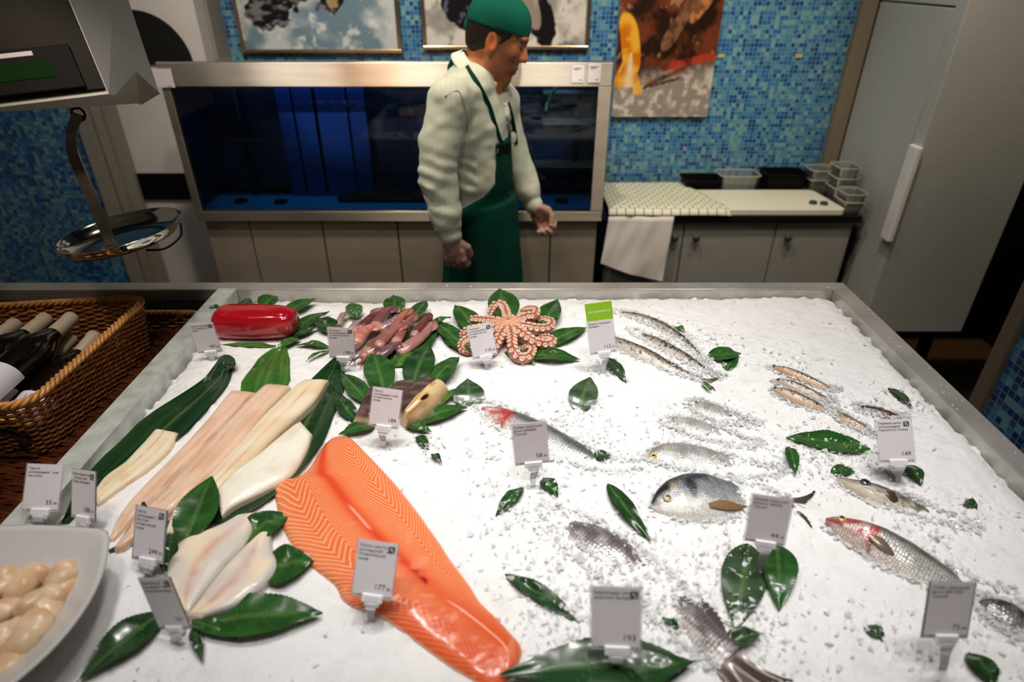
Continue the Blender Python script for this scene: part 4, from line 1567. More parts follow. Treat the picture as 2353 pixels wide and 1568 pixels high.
slab('perch_fillet', [(556, 1182), (500, 1212), (418, 1246), (390, 1290), (384, 1340), (404, 1394), (430, 1410)], [(586, 1178), (580, 1222), (556, 1262), (520, 1300), (486, 1342), (450, 1390), (434, 1414)], 'left half of the two skinned pinkish perch fillets at the front left', 'fish fillet', [.007, .010, .012, .012, .010, .008, .005], c_perch(1, .55), M['fillet'], lift=0.008, endr=.05, noise=0.0006)
slab('perch_fillet', [(604, 1222), (560, 1262), (520, 1302), (486, 1344), (450, 1392), (430, 1416)], [(622, 1218), (626, 1262), (640, 1302), (606, 1350), (540, 1396), (462, 1422)], 'right half of the two skinned pinkish perch fillets at the front left', 'fish fillet', [.007, .010, .012, .012, .010, .006], c_perch(2, .4), M['fillet'], lift=0.010, endr=.05, noise=0.0006)


# ---- tuna loin: a rounded block
def loaf():
    a, b_ = ICE(489, 787), ICE(675, 790)
    ax = (b_ - a)
    Ln = np.linalg.norm(ax)
    ax /= Ln
    sd = np.array([-ax[1], ax[0], 0])
    up = np.array([0, 0, 1.0])
    n, k = 70, 64
    V = np.zeros((n, k, 3))
    s = np.linspace(0, 1, n)
    for i, q in enumerate(s):
        e = (1 - abs(2 * q - 1) ** 9) ** 0.30 if 0 < q < 1 else 0.0
        e = max(e, 0.0)
        hw = np.interp(q, [0, .5, 1], [.045, .049, .038]) * e
        hh = np.interp(q, [0, .5, 1], [.041, .040, .034]) * e
        cpt = a + ax * Ln * q + sd * (0.040) + up * (0.040 + 0.0)
        ph = np.linspace(0, 2 * PI, k, endpoint=False)
        cx_ = np.sign(np.cos(ph)) * np.abs(np.cos(ph)) ** 0.75
        cy_ = np.sign(np.sin(ph)) * np.abs(np.sin(ph)) ** 0.75
        wob = 1 + 0.02 * noise2(q * 4, np.cos(ph) * 2, 91)
        V[i] = cpt + sd * (hw * cx_ * wob)[:, None] + up * (hh * cy_ * wob)[:, None]
    f = noise3(V[..., 0] * 26, V[..., 1] * 40, V[..., 2] * 40, 93)
    c_ = mixc(lin((158, 14, 28)), lin((176, 34, 42)), sstep(-.3, .6, f))
    c_ = mixc(c_, lin((206, 90, 84)), 0.45 * sstep(.25, .6, noise3(V[..., 0] * 9, V[..., 1] * 60, V[..., 2] * 60, 95)) * sstep(0.6, 1.0, s)[:, None])
    o_ = mk('tuna_loin', V.reshape(-1, 3), gridF(n, k, True)[:, ::-1], M['tuna'], col=c_.reshape(-1, 3), org=(*((a + b_) / 2)[:2], 1.03))
    tag(o_, 'thick glossy deep red tuna loin on leaves, back left of the ice', 'tuna')


loaf()


# ---- halibut steaks
def c_steak(hole=True, cut=0.58):
    def f(s, t, P_):
        sk = mixc(lin((70, 50, 48)), lin((108, 86, 76)), sstep(-.5, .7, noise2(P_[..., 0] * 55, P_[..., 1] * 80, 101)))
        sk = mixc(sk, lin((36, 28, 30)), 0.7 * sstep(.15, .6, noise2(P_[..., 0] * 35, P_[..., 1] * 35, 102)))
        fl = mixc(lin((214, 184, 138)), lin((190, 146, 96)), sstep(-.3, .7, noise2(s * 8, t * 12, 103)))
        if hole:
            d = ((s - .55) / .09) ** 2 + ((t - .80) / .06) ** 2
            fl = mixc(fl, lin((36, 16, 10)), sstep(1.2, .6, d))
            fl = mixc(fl, lin((120, 84, 50)), .8 * np.exp(-((t - .86) / .03) ** 2) * sstep(.5, .7, s))
        c_ = mixc(sk, fl, sstep(cut - .02, cut + .02, t))
        return mixc(c_, lin((226, 200, 160)), sstep(.93, 1.0, s) * .7)
    return f


slab('halibut_steak', [(852, 897), (834, 930), (812, 968)], [(884, 905), (872, 940), (858, 978)], 'dark skinned halibut steak, leftmost of three behind the tag priced 189', 'fish steak', [.022, .022, .018], c_steak(False, .9), M['steakm'], n=80, k=50, lift=0.008, endr=.12)
slab('halibut_steak', [(905, 884), (892, 920), (884, 958)], [(962, 880), (962, 915), (940, 955)], 'grey brown halibut steak, middle one of three behind the tag priced 189', 'fish steak', [.026, .028, .02], c_steak(False, .95), M['steakm'], n=80, k=50, lift=0.008, endr=.2)
slab('halibut_steak', [(986, 884), (950, 905), (928, 935), (918, 968)], [(1034, 900), (1012, 934), (976, 962), (932, 982)], 'halibut steak with pale cut face and dark hole, rightmost of three', 'fish steak', [.034, .042, .042, .028], c_steak(True), M['steakm'], n=110, k=70, lift=0.008, endr=.08, prof=4.5, peak=0.45)

# ---- squid
SQ = [((777, 752), (797, 716), 11, .010, (176, 150, 140), 'pale grey squid tube sticking out at the pile\'s left end'),
      ((806, 772), (832, 735), 20, .012, (196, 166, 170), 'pale lilac squid on the left, next to the grey tube'),
      ((812, 770), (878, 706), 20, .020, (202, 128, 124), 'pink squid reaching to the back edge, left part of the pile'),
      ((826, 762), (884, 714), 15, .030, (120, 70, 70), 'dark brown squid lying on the pink one in the pile'),
      ((862, 758), (909, 703), 22, .024, (138, 84, 88), 'purple squid at the pile\'s back centre'),
      ((872, 758), (924, 722), 16, .026, (168, 136, 146), 'short bluish lilac squid tucked in the middle of the pile'),
      ((900, 772), (946, 707), 15, .032, (190, 118, 96), 'orange pink narrow squid pointing to the back right'),
      ((905, 795), (955, 717), 17, .026, (172, 104, 96), 'reddish squid right beside the orange pink one'),
      ((948, 775), (988, 718), 14, .030, (120, 66, 58), 'dark brown squid tip at the right end of the pile'),
      ((915, 812), (994, 732), 22, .014, (196, 136, 130), 'broad pink squid along the right edge of the pile'),
      ((838, 818), (905, 752), 24, .022, (150, 98, 80), 'brown squid lying diagonally across the front of the pile'),
      ((815, 792), (870, 745), 22, .022, (214, 138, 124), 'salmon pink squid in front, beside the tag priced 138.80'),
      ((868, 824), (924, 785), 20, .016, (128, 90, 104), 'purple grey squid rounded off at the very front'),
      ((866, 800), (935, 742), 18, .032, (176, 110, 104), 'pink brown squid lying on top in the centre of the pile')]
for i, (b0, t0, wpx, hz, col, lab) in enumerate(SQ):
    pb_, pt_ = ICE(*b0, hz), ICE(*t0, hz + 0.012)
    mpp = (np.linalg.norm(pb_ - CAM)) / FPX
    r0 = wpx * mpp * 0.74
    t = empty('squid', (pb_[0], pb_[1], pb_[2] - r0), 'squid: ' + lab, 'squid', 'squids in the pile behind the tag priced 138.80')
    n = 26
    s = np.linspace(0, 1, n)
    bend = rng.normal() * 0.006
    P_ = pb_ + (pt_ - pb_) * s[:, None]
    lat_ = np.cross(pt_ - pb_, (0, 0, 1.0))
    lat_ /= np.linalg.norm(lat_)
    P_ = P_ + lat_ * (bend * np.sin(PI * s))[:, None] + np.array([0, 0, 1]) * (0.005 * np.sin(PI * s))[:, None]
    r_ = r0 * np.interp(s, [0, .04, .2, .6, .9, 1], [.55, .92, 1.05, .85, .38, .06])
    cs = lin(col) * (0.55 + 0.35 * (0.5 + 0.5 * noise2(s * 9, np.full(n, i), 111)))[:, None]
    cs[:4] = mixc(cs[:4], lin((214, 170, 150)), .5)
    b = MB()
    b.tube(P_, r_, 16, col=cs, flat=0.72)
    b.build('mantle', M['squid'], t, smooth=True, vc=True)
    # fins near the pointed end
    b = MB()
    ff = np.linspace(0.62, 0.97, 9)
    up = np.array([0, 0, 1.0])
    V, F = [], []
    for q in ff:
        p_ = P_[0] * 0 + np.array([np.interp(q, s, P_[:, a]) for a in range(3)])
        wf = r0 * 1.35 * math.sin(PI * (q - .6) / .4) ** 0.7
        V += [p_ - lat_ * wf - up * 0.003, p_ - up * 0.001, p_ + lat_ * wf - up * 0.003]
    b.add(V, gridF(9, 3).tolist(), lin(col) * 0.9)
    o_ = b.build('fin', M['squid'], t, smooth=True, vc=True)
    o_.modifiers.new('Solid', 'SOLIDIFY').thickness = 0.002
    if i in (0, 2, 10, 11, 12, 7):
        b = MB()
        dr = (pb_ - pt_) / np.linalg.norm(pb_ - pt_)
        for a in range(9):
            q0 = pb_ + lat_ * (a - 4) * r0 * 0.17 + up * rng.uniform(-.3, .5) * r0
            ln_ = rng.uniform(.018, .034)
            sw = rng.normal() * .006
            s2 = rng.normal() * .006
            Q = [q0 - dr * 0.006, q0 + dr * ln_ * .35 + lat_ * sw, q0 + dr * ln_ * .7 + lat_ * (sw + s2) - up * .003, q0 + dr * ln_ + lat_ * s2 * 2.2 - up * 0.008]
            b.tube(crom(Q, 12), np.linspace(0.0030, 0.0006, 12), 7, col=lin((150, 92, 88)) * rng.uniform(.6, 1.2))
        b.ball(pb_ + up * 0.001, (r0 * .72, r0 * .72, r0 * .55), 9, col=lin((176, 120, 108)))
        b.build('tentacles', M['squid'], t, smooth=True, vc=True)

# ---- octopus
OC = ICE(1168, 750, 0.026)
ARMS = [[(1168, 750, .026), (1164, 728, .028), (1156, 707, .030), (1140, 702, .034), (1128, 718, .026), (1121, 738, .014)],
        [(1168, 750, .026), (1192, 738, .030), (1212, 730, .032), (1228, 728, .030), (1232, 715, .024), (1215, 710, .020), (1200, 714, .018)],
        [(1168, 750, .026), (1200, 752, .028), (1238, 758, .020), (1262, 754, .016), (1266, 742, .014), (1250, 735, .014), (1232, 738, .016)],
        [(1168, 750, .026), (1198, 768, .030), (1228, 788, .022), (1258, 794, .014), (1270, 786, .012), (1260, 777, .012), (1240, 776, .010)],
        [(1168, 750, .026), (1176, 776, .030), (1178, 803, .024), (1192, 823, .014), (1214, 822, .014), (1224, 806, .014), (1212, 798, .010), (1200, 804, .008)],
        [(1168, 750, .026), (1152, 772, .028), (1140, 795, .020), (1128, 812, .012), (1110, 818, .010)],
        [(1168, 750, .026), (1138, 742, .028), (1108, 738, .022), (1084, 736, .018), (1080, 744, .010)],
        [(1168, 750, .026), (1138, 758, .026), (1098, 772, .020), (1066, 788, .014), (1060, 803, .012), (1074, 812, .010)],
        [(1140, 756, .024), (1104, 758, .016), (1070, 764, .012), (1058, 776, .010)]]
lo = np.array([OC[0] - .17, OC[1] - .16, 0.99])
sd_ = SDF(lo, lo + np.array([.33, .30, .12]), 0.0017)
suck = MB()
for j, A_ in enumerate(ARMS):
    Pw = np.array([ICE(*q) for q in A_])
    P_ = crom(Pw, 36)
    r_ = np.interp(np.linspace(0, 1, 36), [0, .25, .6, 1], [.0150, .0140, .0118, .0060])
    sd_.path(P_, r_, 0.006)
    d_ = np.linalg.norm(np.diff(P_, axis=0), axis=1)
    cum = np.concatenate([[0], np.cumsum(d_)])
    T = np.gradient(P_, axis=0)
    T /= np.linalg.norm(T, axis=1)[:, None]
    q = 0.026
    row = 0
    while q < cum[-1] - 0.004:
        p_ = np.array([np.interp(q, cum, P_[:, a]) for a in range(3)])
        tt = np.array([np.interp(q, cum, T[:, a]) for a in range(3)])
        rr = np.interp(q, cum, r_)
        side = np.cross(tt, (0, 0, 1.0))
        side /= np.linalg.norm(side) + 1e-9
        # suckers sit on the face turned up and outward of each curl
        nrm = np.array([0, -0.45, 0.9])
        nrm = nrm - tt * (nrm @ tt)
        nrm /= np.linalg.norm(nrm)
        side = np.cross(tt, nrm)
        for sg in (-1, 1):
            dv = nrm * math.cos(0.52) + side * sg * math.sin(0.52)
            c0 = p_ + dv * (rr * 1.0 + .0006) + tt * (0.25 * sg * rr)
            sr0 = rr * 0.42 * rng.uniform(.9, 1.08)
            x_ = np.cross(dv, tt)
            x_ /= np.linalg.norm(x_)
            y_ = np.cross(dv, x_)
            Rm = np.stack([x_, y_, dv], 1)
            prof = np.array([(1.28, -.45), (1.18, .06), (1.0, .26), (.78, .30), (.55, .18), (.30, .04), (0.0, .02)]) * sr0
            cl = np.array([lin((150, 78, 54)), lin((168, 90, 66)), lin((214, 184, 162)), lin((232, 212, 194)), lin((200, 164, 140)), lin((206, 170, 150)), lin((196, 150, 130))])
            suck.lathe(prof, c0, 12, Rm, cl)
        q += rr * 0.98
sd_.ell(OC - np.array([0, 0, 0.008]), (.040, .036, .020), k=0.02)
V, F = sd_.mesh()
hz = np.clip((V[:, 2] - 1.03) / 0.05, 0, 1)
dc = np.linalg.norm((V - OC)[:, :2], axis=1)
f = noise3(V[:, 0] * 70, V[:, 1] * 70, V[:, 2] * 70, 121)
c_ = mixc(lin((158, 92, 74)), lin((196, 134, 108)), sstep(-.4, .6, f))
c_ = mixc(c_, lin((236, 178, 140)), .6 * sstep(.06, .015, dc))
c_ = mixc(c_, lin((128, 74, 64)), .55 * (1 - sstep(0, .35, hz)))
c_ = mixc(c_, lin((60, 40, 36)), sstep(.005, .002, np.hypot((V - OC)[:, 0] * .6, (V - OC)[:, 1] * 1.6)))
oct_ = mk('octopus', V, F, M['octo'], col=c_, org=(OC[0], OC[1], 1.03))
tag(oct_, 'pinkish octopus on its back with curled arms and white suckers', 'octopus')
suck.build('suckers', M['octo'], oct_, smooth=True, vc=True)


# ------------------------------------------------------------------ fish
EDGE = []


def fish(name, label, cat, spine, hd, hv, th, colf, m, tail=None, eye=None, roll=0.25, pect=None, group=None, n=110, k=40, shape='bass', uvscale=1.0, dorsal=None):
    """spine: (u, v, dz) from nose to tail root; hd, hv, th: greatest half heights and half thickness in metres"""
    Pw = np.array([ICE(*q) for q in spine])
    P_ = crom(Pw, n)
    d_ = np.linalg.norm(np.diff(P_, axis=0), axis=1)
    Ln = d_.sum()
    s = np.concatenate([[0], np.cumsum(d_)]) / Ln
    T = np.gradient(P_, axis=0)
    T /= np.linalg.norm(T, axis=1)[:, None]
    S_ = np.cross((0, 0, 1.0), T)
    S_ /= np.linalg.norm(S_, axis=1)[:, None]
    S_ *= np.where(S_[:, 1:2] < 0, -1, 1)     # dorsal side turned to the back of the counter
    N_ = np.cross(T, S_)
    N_ *= np.where(N_[:, 2:3] < 0, -1, 1)
    cr, srr = math.cos(roll), math.sin(roll)
    D = S_ * cr + N_ * srr
    U = N_ * cr - S_ * srr
    pro = {'bass': [[0, .03, .08, .16, .28, .42, .62, .8, .93, 1], [.06, .28, .45, .68, .92, 1, .86, .55, .34, .30]],
           'bream': [[0, .03, .08, .16, .28, .42, .62, .8, .93, 1], [.06, .26, .50, .78, .97, 1, .80, .44, .22, .20]],
           'pike': [[0, .03, .08, .16, .28, .42, .62, .8, .93, 1], [.10, .26, .40, .66, .95, 1, .85, .6, .36, .3]],
           'stout': [[0, .03, .08, .16, .28, .42, .62, .8, .93, 1], [.06, .28, .45, .68, .92, 1, .92, .76, .56, .46]],
           'slim': [[0, .03, .08, .16, .28, .42, .62, .8, .93, 1], [.1, .45, .68, .88, 1, 1, .88, .6, .36, .32]]}[shape]
    pf = np.interp(s, *pro)
    kt = np.array([.25, .5, .25])
    for _ in range(3):
        pf[1:-1] = np.convolve(pf, kt, 'valid')
    pt_ = np.interp(s, [0, .05, .2, .45, .8, 1], [.12, .5, 1, 1, .5, .16])
    ph = np.linspace(0, 2 * PI, k, endpoint=False)
    c0, s0 = np.cos(ph), np.sin(ph)
    hh = np.where(c0 > 0, hd, hv)
    V = P_[:, None] + D[:, None] * (pf[:, None] * hh * c0)[..., None] + U[:, None] * (pt_[:, None] * th * s0)[..., None]
    Sg, Cg = np.meshgrid(s, c0, indexing='ij')
    c_ = colf(Sg, Cg, V)
    VV, FF, CC = [V.reshape(-1, 3)], gridF(n, k, True).tolist(), [c_.reshape(-1, 3)]
    FF.append(list(range(k)))
    FF.append([(n - 1) * k + j for j in range(k)][::-1])
    uv = [np.stack([Sg * Ln * uvscale, np.broadcast_to(ph * (hd + hv) * .5, Sg.shape) * uvscale], -1).reshape(-1, 2)]
    nv = n * k

    def sheet(G, col):
        nonlocal nv
        a, b_ = G.shape[:2]
        VV.append(G.reshape(-1, 3))
        FF.extend((gridF(a, b_) + nv).tolist())
        CC.append(np.broadcast_to(col, G.shape).reshape(-1, 3))
        uv.append(np.zeros((a * b_, 2)))
        nv += a * b_
    if tail:
        tl_, sp, tc_ = tail
        a, b_ = 14, 25
        Tt = T[-1] * np.array([1, 1, 0])
        Tt = Tt / np.linalg.norm(Tt)
        Dt = D[-1] * np.array([1, 1, .25])
        Dt = Dt / np.linalg.norm(Dt)
        G = np.zeros((a, b_, 3))
        cc_ = np.zeros((a, b_, 3))
        for i, x in enumerate(np.linspace(0, 1, a)):
            for j, w in enumerate(np.linspace(-1, 1, b_)):
                ln = tl_ * (0.62 + 0.38 * abs(w) ** 1.3) + 0.0015 * ((j % 2) * 2 - 1) * (x > .9)
                h0 = pf[-1] * hd * w
                h1 = sp * w * (0.35 + 0.65 * x ** .8)
                G[i, j] = P_[-1] + Tt * ln * x + Dt * (h0 * (1 - x) + h1 * x) + U[-1] * (0.003 * math.sin(6 * w) * x + 0.001)
                cc_[i, j] = lin(tc_) * (0.75 + 0.35 * (j % 2)) * (1 - .35 * x)
        sheet(G, cc_)
    if pect:
        ps, pcx, pl, pw, pcol, ang = pect
        i0 = int(ps * (n - 1))
        base = P_[i0] + D[i0] * (pf[i0] * (hd if pcx > 0 else hv) * pcx) + U[i0] * (pt_[i0] * th * math.sqrt(1 - pcx ** 2) + .001)
        dirn = T[i0] * math.cos(ang) - D[i0] * math.sin(ang)
        wd = D[i0] * math.cos(ang) + T[i0] * math.sin(ang)
        G = np.zeros((12, 9, 3))
        cc_ = np.zeros((12, 9, 3))
        for i, x in enumerate(np.linspace(0, 1, 12)):
            for j, w in enumerate(np.linspace(-1, 1, 9)):
                wf = (.30 + 1.1 * math.sin(PI * min(x * .8 + .1, 1)) ** 1.2) * (1 - x ** 3 * .85)
                G[i, j] = base + dirn * pl * (x - .10 * x * w) + wd * pw * w * wf + U[i0] * (0.004 * x + .002 * (1 - w * w) - 0.014 * x * x)
                cc_[i, j] = lin(pcol) * (0.7 + 0.5 * (j % 2)) * (1 - .3 * x)
        sheet(G, cc_)
    if dorsal:
        d0, d1, dh, dcol = dorsal
        ii = np.arange(int(d0 * (n - 1)), int(d1 * (n - 1)) + 1)
        G = np.zeros((len(ii), 4, 3))
        for a, i in enumerate(ii):
            q = (a / max(len(ii) - 1, 1))
            h_ = dh * math.sin(PI * min(q * .8 + .12, 1)) * (1 + .15 * ((a % 3) - 1))
            for j in range(4):
                G[a, j] = P_[i] + D[i] * (pf[i] * hd - .002 + h_ * j / 3) - T[i] * (-0.5 * h_ * j / 3)
        sheet(G, lin(dcol))
    o_ = mk(name, np.vstack(VV), FF, m, col=np.vstack(CC), uv=np.vstack(uv))
    tag(o_, label, cat, group)
    for sg in (hd, -hv):
        for i in range(0, n, 1):
            EDGE.append(P_[i] + D[i] * pf[i] * sg * .97)
    if eye:
        es, ec, er, iris = eye
        i0 = int(es * (n - 1))
        hx = hd if ec > 0 else hv
        ce = P_[i0] + D[i0] * (pf[i0] * hx * ec) + U[i0] * (pt_[i0] * th * math.sqrt(1 - ec ** 2) - er * .15)
        zx = U[i0] * math.sqrt(1 - ec ** 2 * .5) + D[i0] * ec * .5
        zx /= np.linalg.norm(zx)
        xx = np.cross(zx, T[i0])
        xx /= np.linalg.norm(xx)
        Rm = np.stack([xx, np.cross(zx, xx), zx], 1)
        a_ = np.linspace(0, PI * .5, 14)
        prof = np.stack([er * np.sin(a_), er * .55 * np.cos(a_)], 1)
        rr = prof[:, 0] / er
        cl = mixc(np.tile(lin((6, 6, 8)), (14, 1)), lin(iris), sstep(.42, .50, rr))
        cl = mixc(cl, lin((20, 18, 18)), sstep(.88, .96, rr))
        b = MB()
        b.lathe(prof, ce, 20, Rm, cl)
        b.build('eye', M['eye'], o_, smooth=True, vc=True)
    return o_


def c_bass(red=0.0, dark=(84, 88, 84), seed=0, belly=(236, 228, 220)):
    def f(s, c, V):
        a = noise2(s * 22, c * 5, 130 + seed)
        col = mixc(lin(belly), lin((186, 188, 184)), sstep(-.7, .0, c))
        col = mixc(col, lin(dark), sstep(.0, .6, c + .12 * a))
        head = 1 - sstep(.22, .28, s + 0.02 * c)
        hc = mixc(lin((222, 206, 196)), lin((122, 108, 92)), sstep(.05, .6, c + .2 * a))
        col = mixc(col, hc, head)
        g = np.exp(-((s - .245 - .02 * c * c) / .010) ** 2)
        col = mixc(col, lin((50, 36, 36)), .7 * g * (np.abs(c) < .85))
        if red:
            r_ = sstep(.0, .5, noise2(s * 26, c * 4, 134 + seed) + .35) * head * sstep(-.75, -.2, c)
            r_ = np.maximum(r_, np.exp(-((s - .24) / .03) ** 2) * sstep(.95, .2, np.abs(c)))
            r_ = np.maximum(r_, .8 * (1 - sstep(.03, .06, s)))
            col = mixc(col, lin((186, 52, 52)), red * r_)
        mo = np.exp(-((c + .25 + 1.2 * s) / .06) ** 2) * (1 - sstep(.09, .12, s))
        return mixc(col, lin((60, 40, 40)), .8 * mo)
    return f


def c_bream(seed=0, fade=0.0):
    def f(s, c, V):
        a = .8 * noise2(s * 15, c * 5, 140 + seed) + .7 * noise2(s * 90, c * 24, 141 + seed)
        col = mixc(lin((220, 218, 214)), lin((140, 146, 150)), sstep(-.5, .3, c + .25 * a))
        col = mixc(col, lin((58, 62, 68)), sstep(.25, .85, c + .32 * a))
        col = mixc(col, lin((22, 22, 26)), sstep(.30, .5, c + .1 * a) * (1 - sstep(.13, .2, s)) * .95)
        col = mixc(col, lin((120, 90, 60)), .8 * np.exp(-((c + .05 + 2.2 * s) / .10) ** 2) * (1 - sstep(.05, .08, s)))
        col = mixc(col, lin((60, 60, 64)), .5 * np.exp(-((s - .23 - .03 * c * c) / .008) ** 2) * (c > -.8))
        sp = ((s - .28) / .035) ** 2 + ((c - .35) / .42) ** 2 + .4 * a
        col = mixc(col, lin((34, 34, 38)), .85 * sstep(1.1, .5, sp))
        head = 1 - sstep(.23, .26, s)
        col = mixc(col, lin((232, 226, 214)), .5 * head * sstep(.2, -.3, c))
        col = mixc(col, lin((220, 200, 140)), .5 * np.exp(-((s - .17) / .02) ** 2) * np.exp(-((c - .55) / .2) ** 2))
        return mixc(col, lin((226, 220, 212)), fade)
    return f


def c_trout(seed=0, warm=0.0):
    def f(s, c, V):
        a = noise2(s * 40, c * 4, 150 + seed)
        lt = lin((214, 204, 194)) * (1 - warm) + lin((204, 158, 116)) * warm
        col = mixc(lt, lin((140, 130, 112)), sstep(-.2, .45, c + .15 * a))
        col = mixc(col, lin((48, 46, 38)), sstep(.45, .85, c + .2 * a))
        col = mixc(col, lin((226, 224, 220)), .5 * np.exp(-((c - .1) / .25) ** 2) * sstep(0, .6, a))
        cell = noise2(s * 66 + 7 * seed, np.arccos(np.clip(c, -1, 1)) * 4.5 + 3, 155 + seed)
        col = mixc(col, lin((34, 24, 20)), .9 * sstep(.36, .46, cell) * sstep(-.45, -.1, c))
        return col
    return f


def c_dark(col0, col1, seed=0):
    def f(s, c, V):
        a = noise2(s * 24, c * 6, 160 + seed)
        return mixc(lin(col0), lin(col1), sstep(-.5, .7, c + .5 * a))
    return f


# sea bream
fish('sea_bream', 'whole silver bream lying clear of the ice, beside the tag priced 44.70', 'fish', [(1496, 1166, .004), (1545, 1156, .007), (1610, 1152, .005), (1670, 1156, -.006), (1740, 1158, -.022), (1785, 1156, -.008), (1812, 1154, .003)], .056, .048, .021, c_bream(0), M['finescales'], (.045, .052, (90, 82, 74)), (.13, .10, .0085, (206, 188, 140)), .30, (.34, -.40, .080, .0075, (150, 116, 80), -.05), 'sea bream on ice', shape='bream')
fish('sea_bream', 'bream with a golden eye showing, buried behind the clear silver bream', 'fish', [(1474, 1066, -.012), (1518, 1058, -.008), (1580, 1068, -.0155), (1680, 1092, -.018), (1760, 1110, -.030), (1800, 1116, -.04)], .046, .040, .019, c_bream(1, .35), M['finescales'], None, (.13, .10, .0085, (214, 186, 96)), .35, None, 'sea bream on ice', shape='bream')
fish('sea_bream', 'bream mostly under ice, second from the back, only a grey cheek showing', 'fish', [(1518, 984, -.014), (1565, 986, -.0115), (1635, 1012, -.0155), (1700, 1036, -.022), (1750, 1050, -.035)], .034, .032, .017, c_bream(2, .45), M['finescales'], None, None, .35, None, 'sea bream on ice', shape='bream')
fish('sea_bream', 'rearmost bream under ice with a black gill spot showing', 'fish', [(1575, 936, -.014), (1615, 952, -.0115), (1680, 978, -.0165), (1740, 1000, -.030)], .034, .030, .017, c_bream(3, .40), M['finescales'], None, None, .35, None, 'sea bream on ice', shape='bream')
# sea bass
fish('sea_bass', 'silver sea bass with torn red gills behind the tag priced 58.90', 'fish', [(1088, 938, -.016), (1140, 962, -.012), (1195, 990, -.012), (1260, 1022, -.010), (1330, 1056, -.010), (1400, 1088, -.022), (1470, 1112, -.05)], .040, .046, .024, c_bass(.9, (92, 96, 98), 1), M['bigscales'], None, None, .30, None, 'sea bass on ice', shape='bass')
fish('sea_bass', 'sea bass with red bleeding head, at the right behind the blurred tag', 'fish', [(1897, 1194, .008), (1945, 1214, .008), (2010, 1246, .005), (2080, 1288, -.002), (2150, 1330, -.010), (2230, 1378, -.028), (2310, 1420, -.05)], .032, .044, .026, c_bass(.85, (98, 102, 92), 2), M['scales'], None, (.12, .32, .0075, (196, 176, 110)), .35, (.30, -.25, .052, .0075, (128, 112, 92), .12), 'sea bass on ice', shape='bass')
fish('pike_headed_fish', 'long snouted grey fish with only its pointed head above the ice, right side', 'fish', [(1922, 1102, .003), (1962, 1120, .004), (2020, 1146, -.002), (2070, 1168, -.012), (2140, 1200, -.0165), (2240, 1250, -.030)], .026, .026, .019, c_dark((206, 196, 176), (92, 88, 82), 3), M['smoothfish'], None, (.27, .45, .0092, (64, 74, 88)), .30, (.42, .15, .03, .008, (80, 68, 56), .1), None, shape='pike')
fish('barramundi', 'large grey fish half buried in ice with its tail at the bottom edge', 'fish', [(1236, 1190, -.030), (1300, 1232, -.026), (1380, 1284, -.020), (1450, 1345, -.0285), (1520, 1400, -.0265), (1590, 1452, -.006), (1640, 1492, .004), (1672, 1520, .008)], .050, .048, .028, c_dark((206, 200, 198), (108, 100, 102), 4), M['bigscales'], (.070, .050, (96, 80, 76)), None, .35, None, None, shape='stout', dorsal=(.55, .85, .012, (90, 80, 80)))
fish('dark_fish', 'dark fish nearly buried at the right edge beyond the blurred tag', 'fish', [(2230, 1388, -.012), (2280, 1412, -.006), (2340, 1440, -.006), (2420, 1480, -.02)], .03, .03, .02, c_dark((150, 146, 142), (70, 68, 68), 5), M['scales'], None, None, .3, None, None)
# trout
fish('trout', 'rear one of three speckled trout right of the green card', 'fish', [(1400, 722, -.012), (1452, 732, -.009), (1510, 752, -.008), (1570, 790, -.006), (1612, 828, -.006), (1630, 850, -.012)], .020, .024, .015, c_trout(1), M['finescales'], None, None, .55, None, 'speckled trout', shape='slim')
fish('trout', 'middle one of three speckled trout, half under ice', 'fish', [(1440, 770, -.018), (1500, 790, -.009), (1550, 815, -.005), (1600, 843, -.004), (1640, 864, -.004), (1660, 874, -.006)], .020, .024, .016, c_trout(2), M['finescales'], None, None, .5, None, 'speckled trout', shape='slim')
fish('trout', 'front one of three speckled trout with its tail fin showing', 'fish', [(1396, 778, -.006), (1430, 798, -.002), (1480, 820, -.002), (1540, 850, -.004), (1590, 868, -.002), (1610, 873, .000)], .023, .027, .018, c_trout(3), M['finescales'], (.040, .026, (110, 96, 76)), None, .5, None, 'speckled trout', shape='slim', dorsal=(.55, .7, .007, (60, 52, 44)))
# small spotted ice fish
IF = 'small spotted fish at the right'
fish('ice_fish', 'small orange brown spotted fish, rearmost of the three in a row', 'fish', [(1768, 843, .004), (1800, 852, .006), (1850, 872, .005), (1900, 893, .002), (1925, 904, -.012)], .013, .014, .011, c_trout(4, .8), M['smoothfish'], None, (.1, .3, .004, (60, 40, 30)), .5, None, IF, shape='pike')
fish('ice_fish', 'small grey spotted fish, middle of the three in a row', 'fish', [(1776, 874, .003), (1812, 884, .005), (1855, 902, .005), (1892, 918, .002), (1915, 927, -.012)], .013, .015, .011, c_trout(5, .3), M['smoothfish'], None, (.1, .3, .004, (60, 50, 40)), .5, None, IF, shape='pike')
fish('ice_fish', 'small brown spotted fish, front one of the three in a row', 'fish', [(1772, 893, .005), (1802, 904, .007), (1845, 922, .006), (1885, 938, .002), (1905, 946, -.012)], .014, .016, .012, c_trout(6, .55), M['smoothfish'], None, (.1, .3, .004, (60, 50, 40)), .5, None, IF, shape='pike')
fish('ice_fish', 'spotted orange fish back showing above the ice, left of the tag priced 149', 'fish', [(1900, 944, -.012), (1935, 962, -.001), (1970, 980, .001), (2010, 1002, -.003), (2040, 1016, -.014)], .012, .014, .010, c_trout(7, .8), M['smoothfish'], None, None, .5, None, IF, shape='slim')
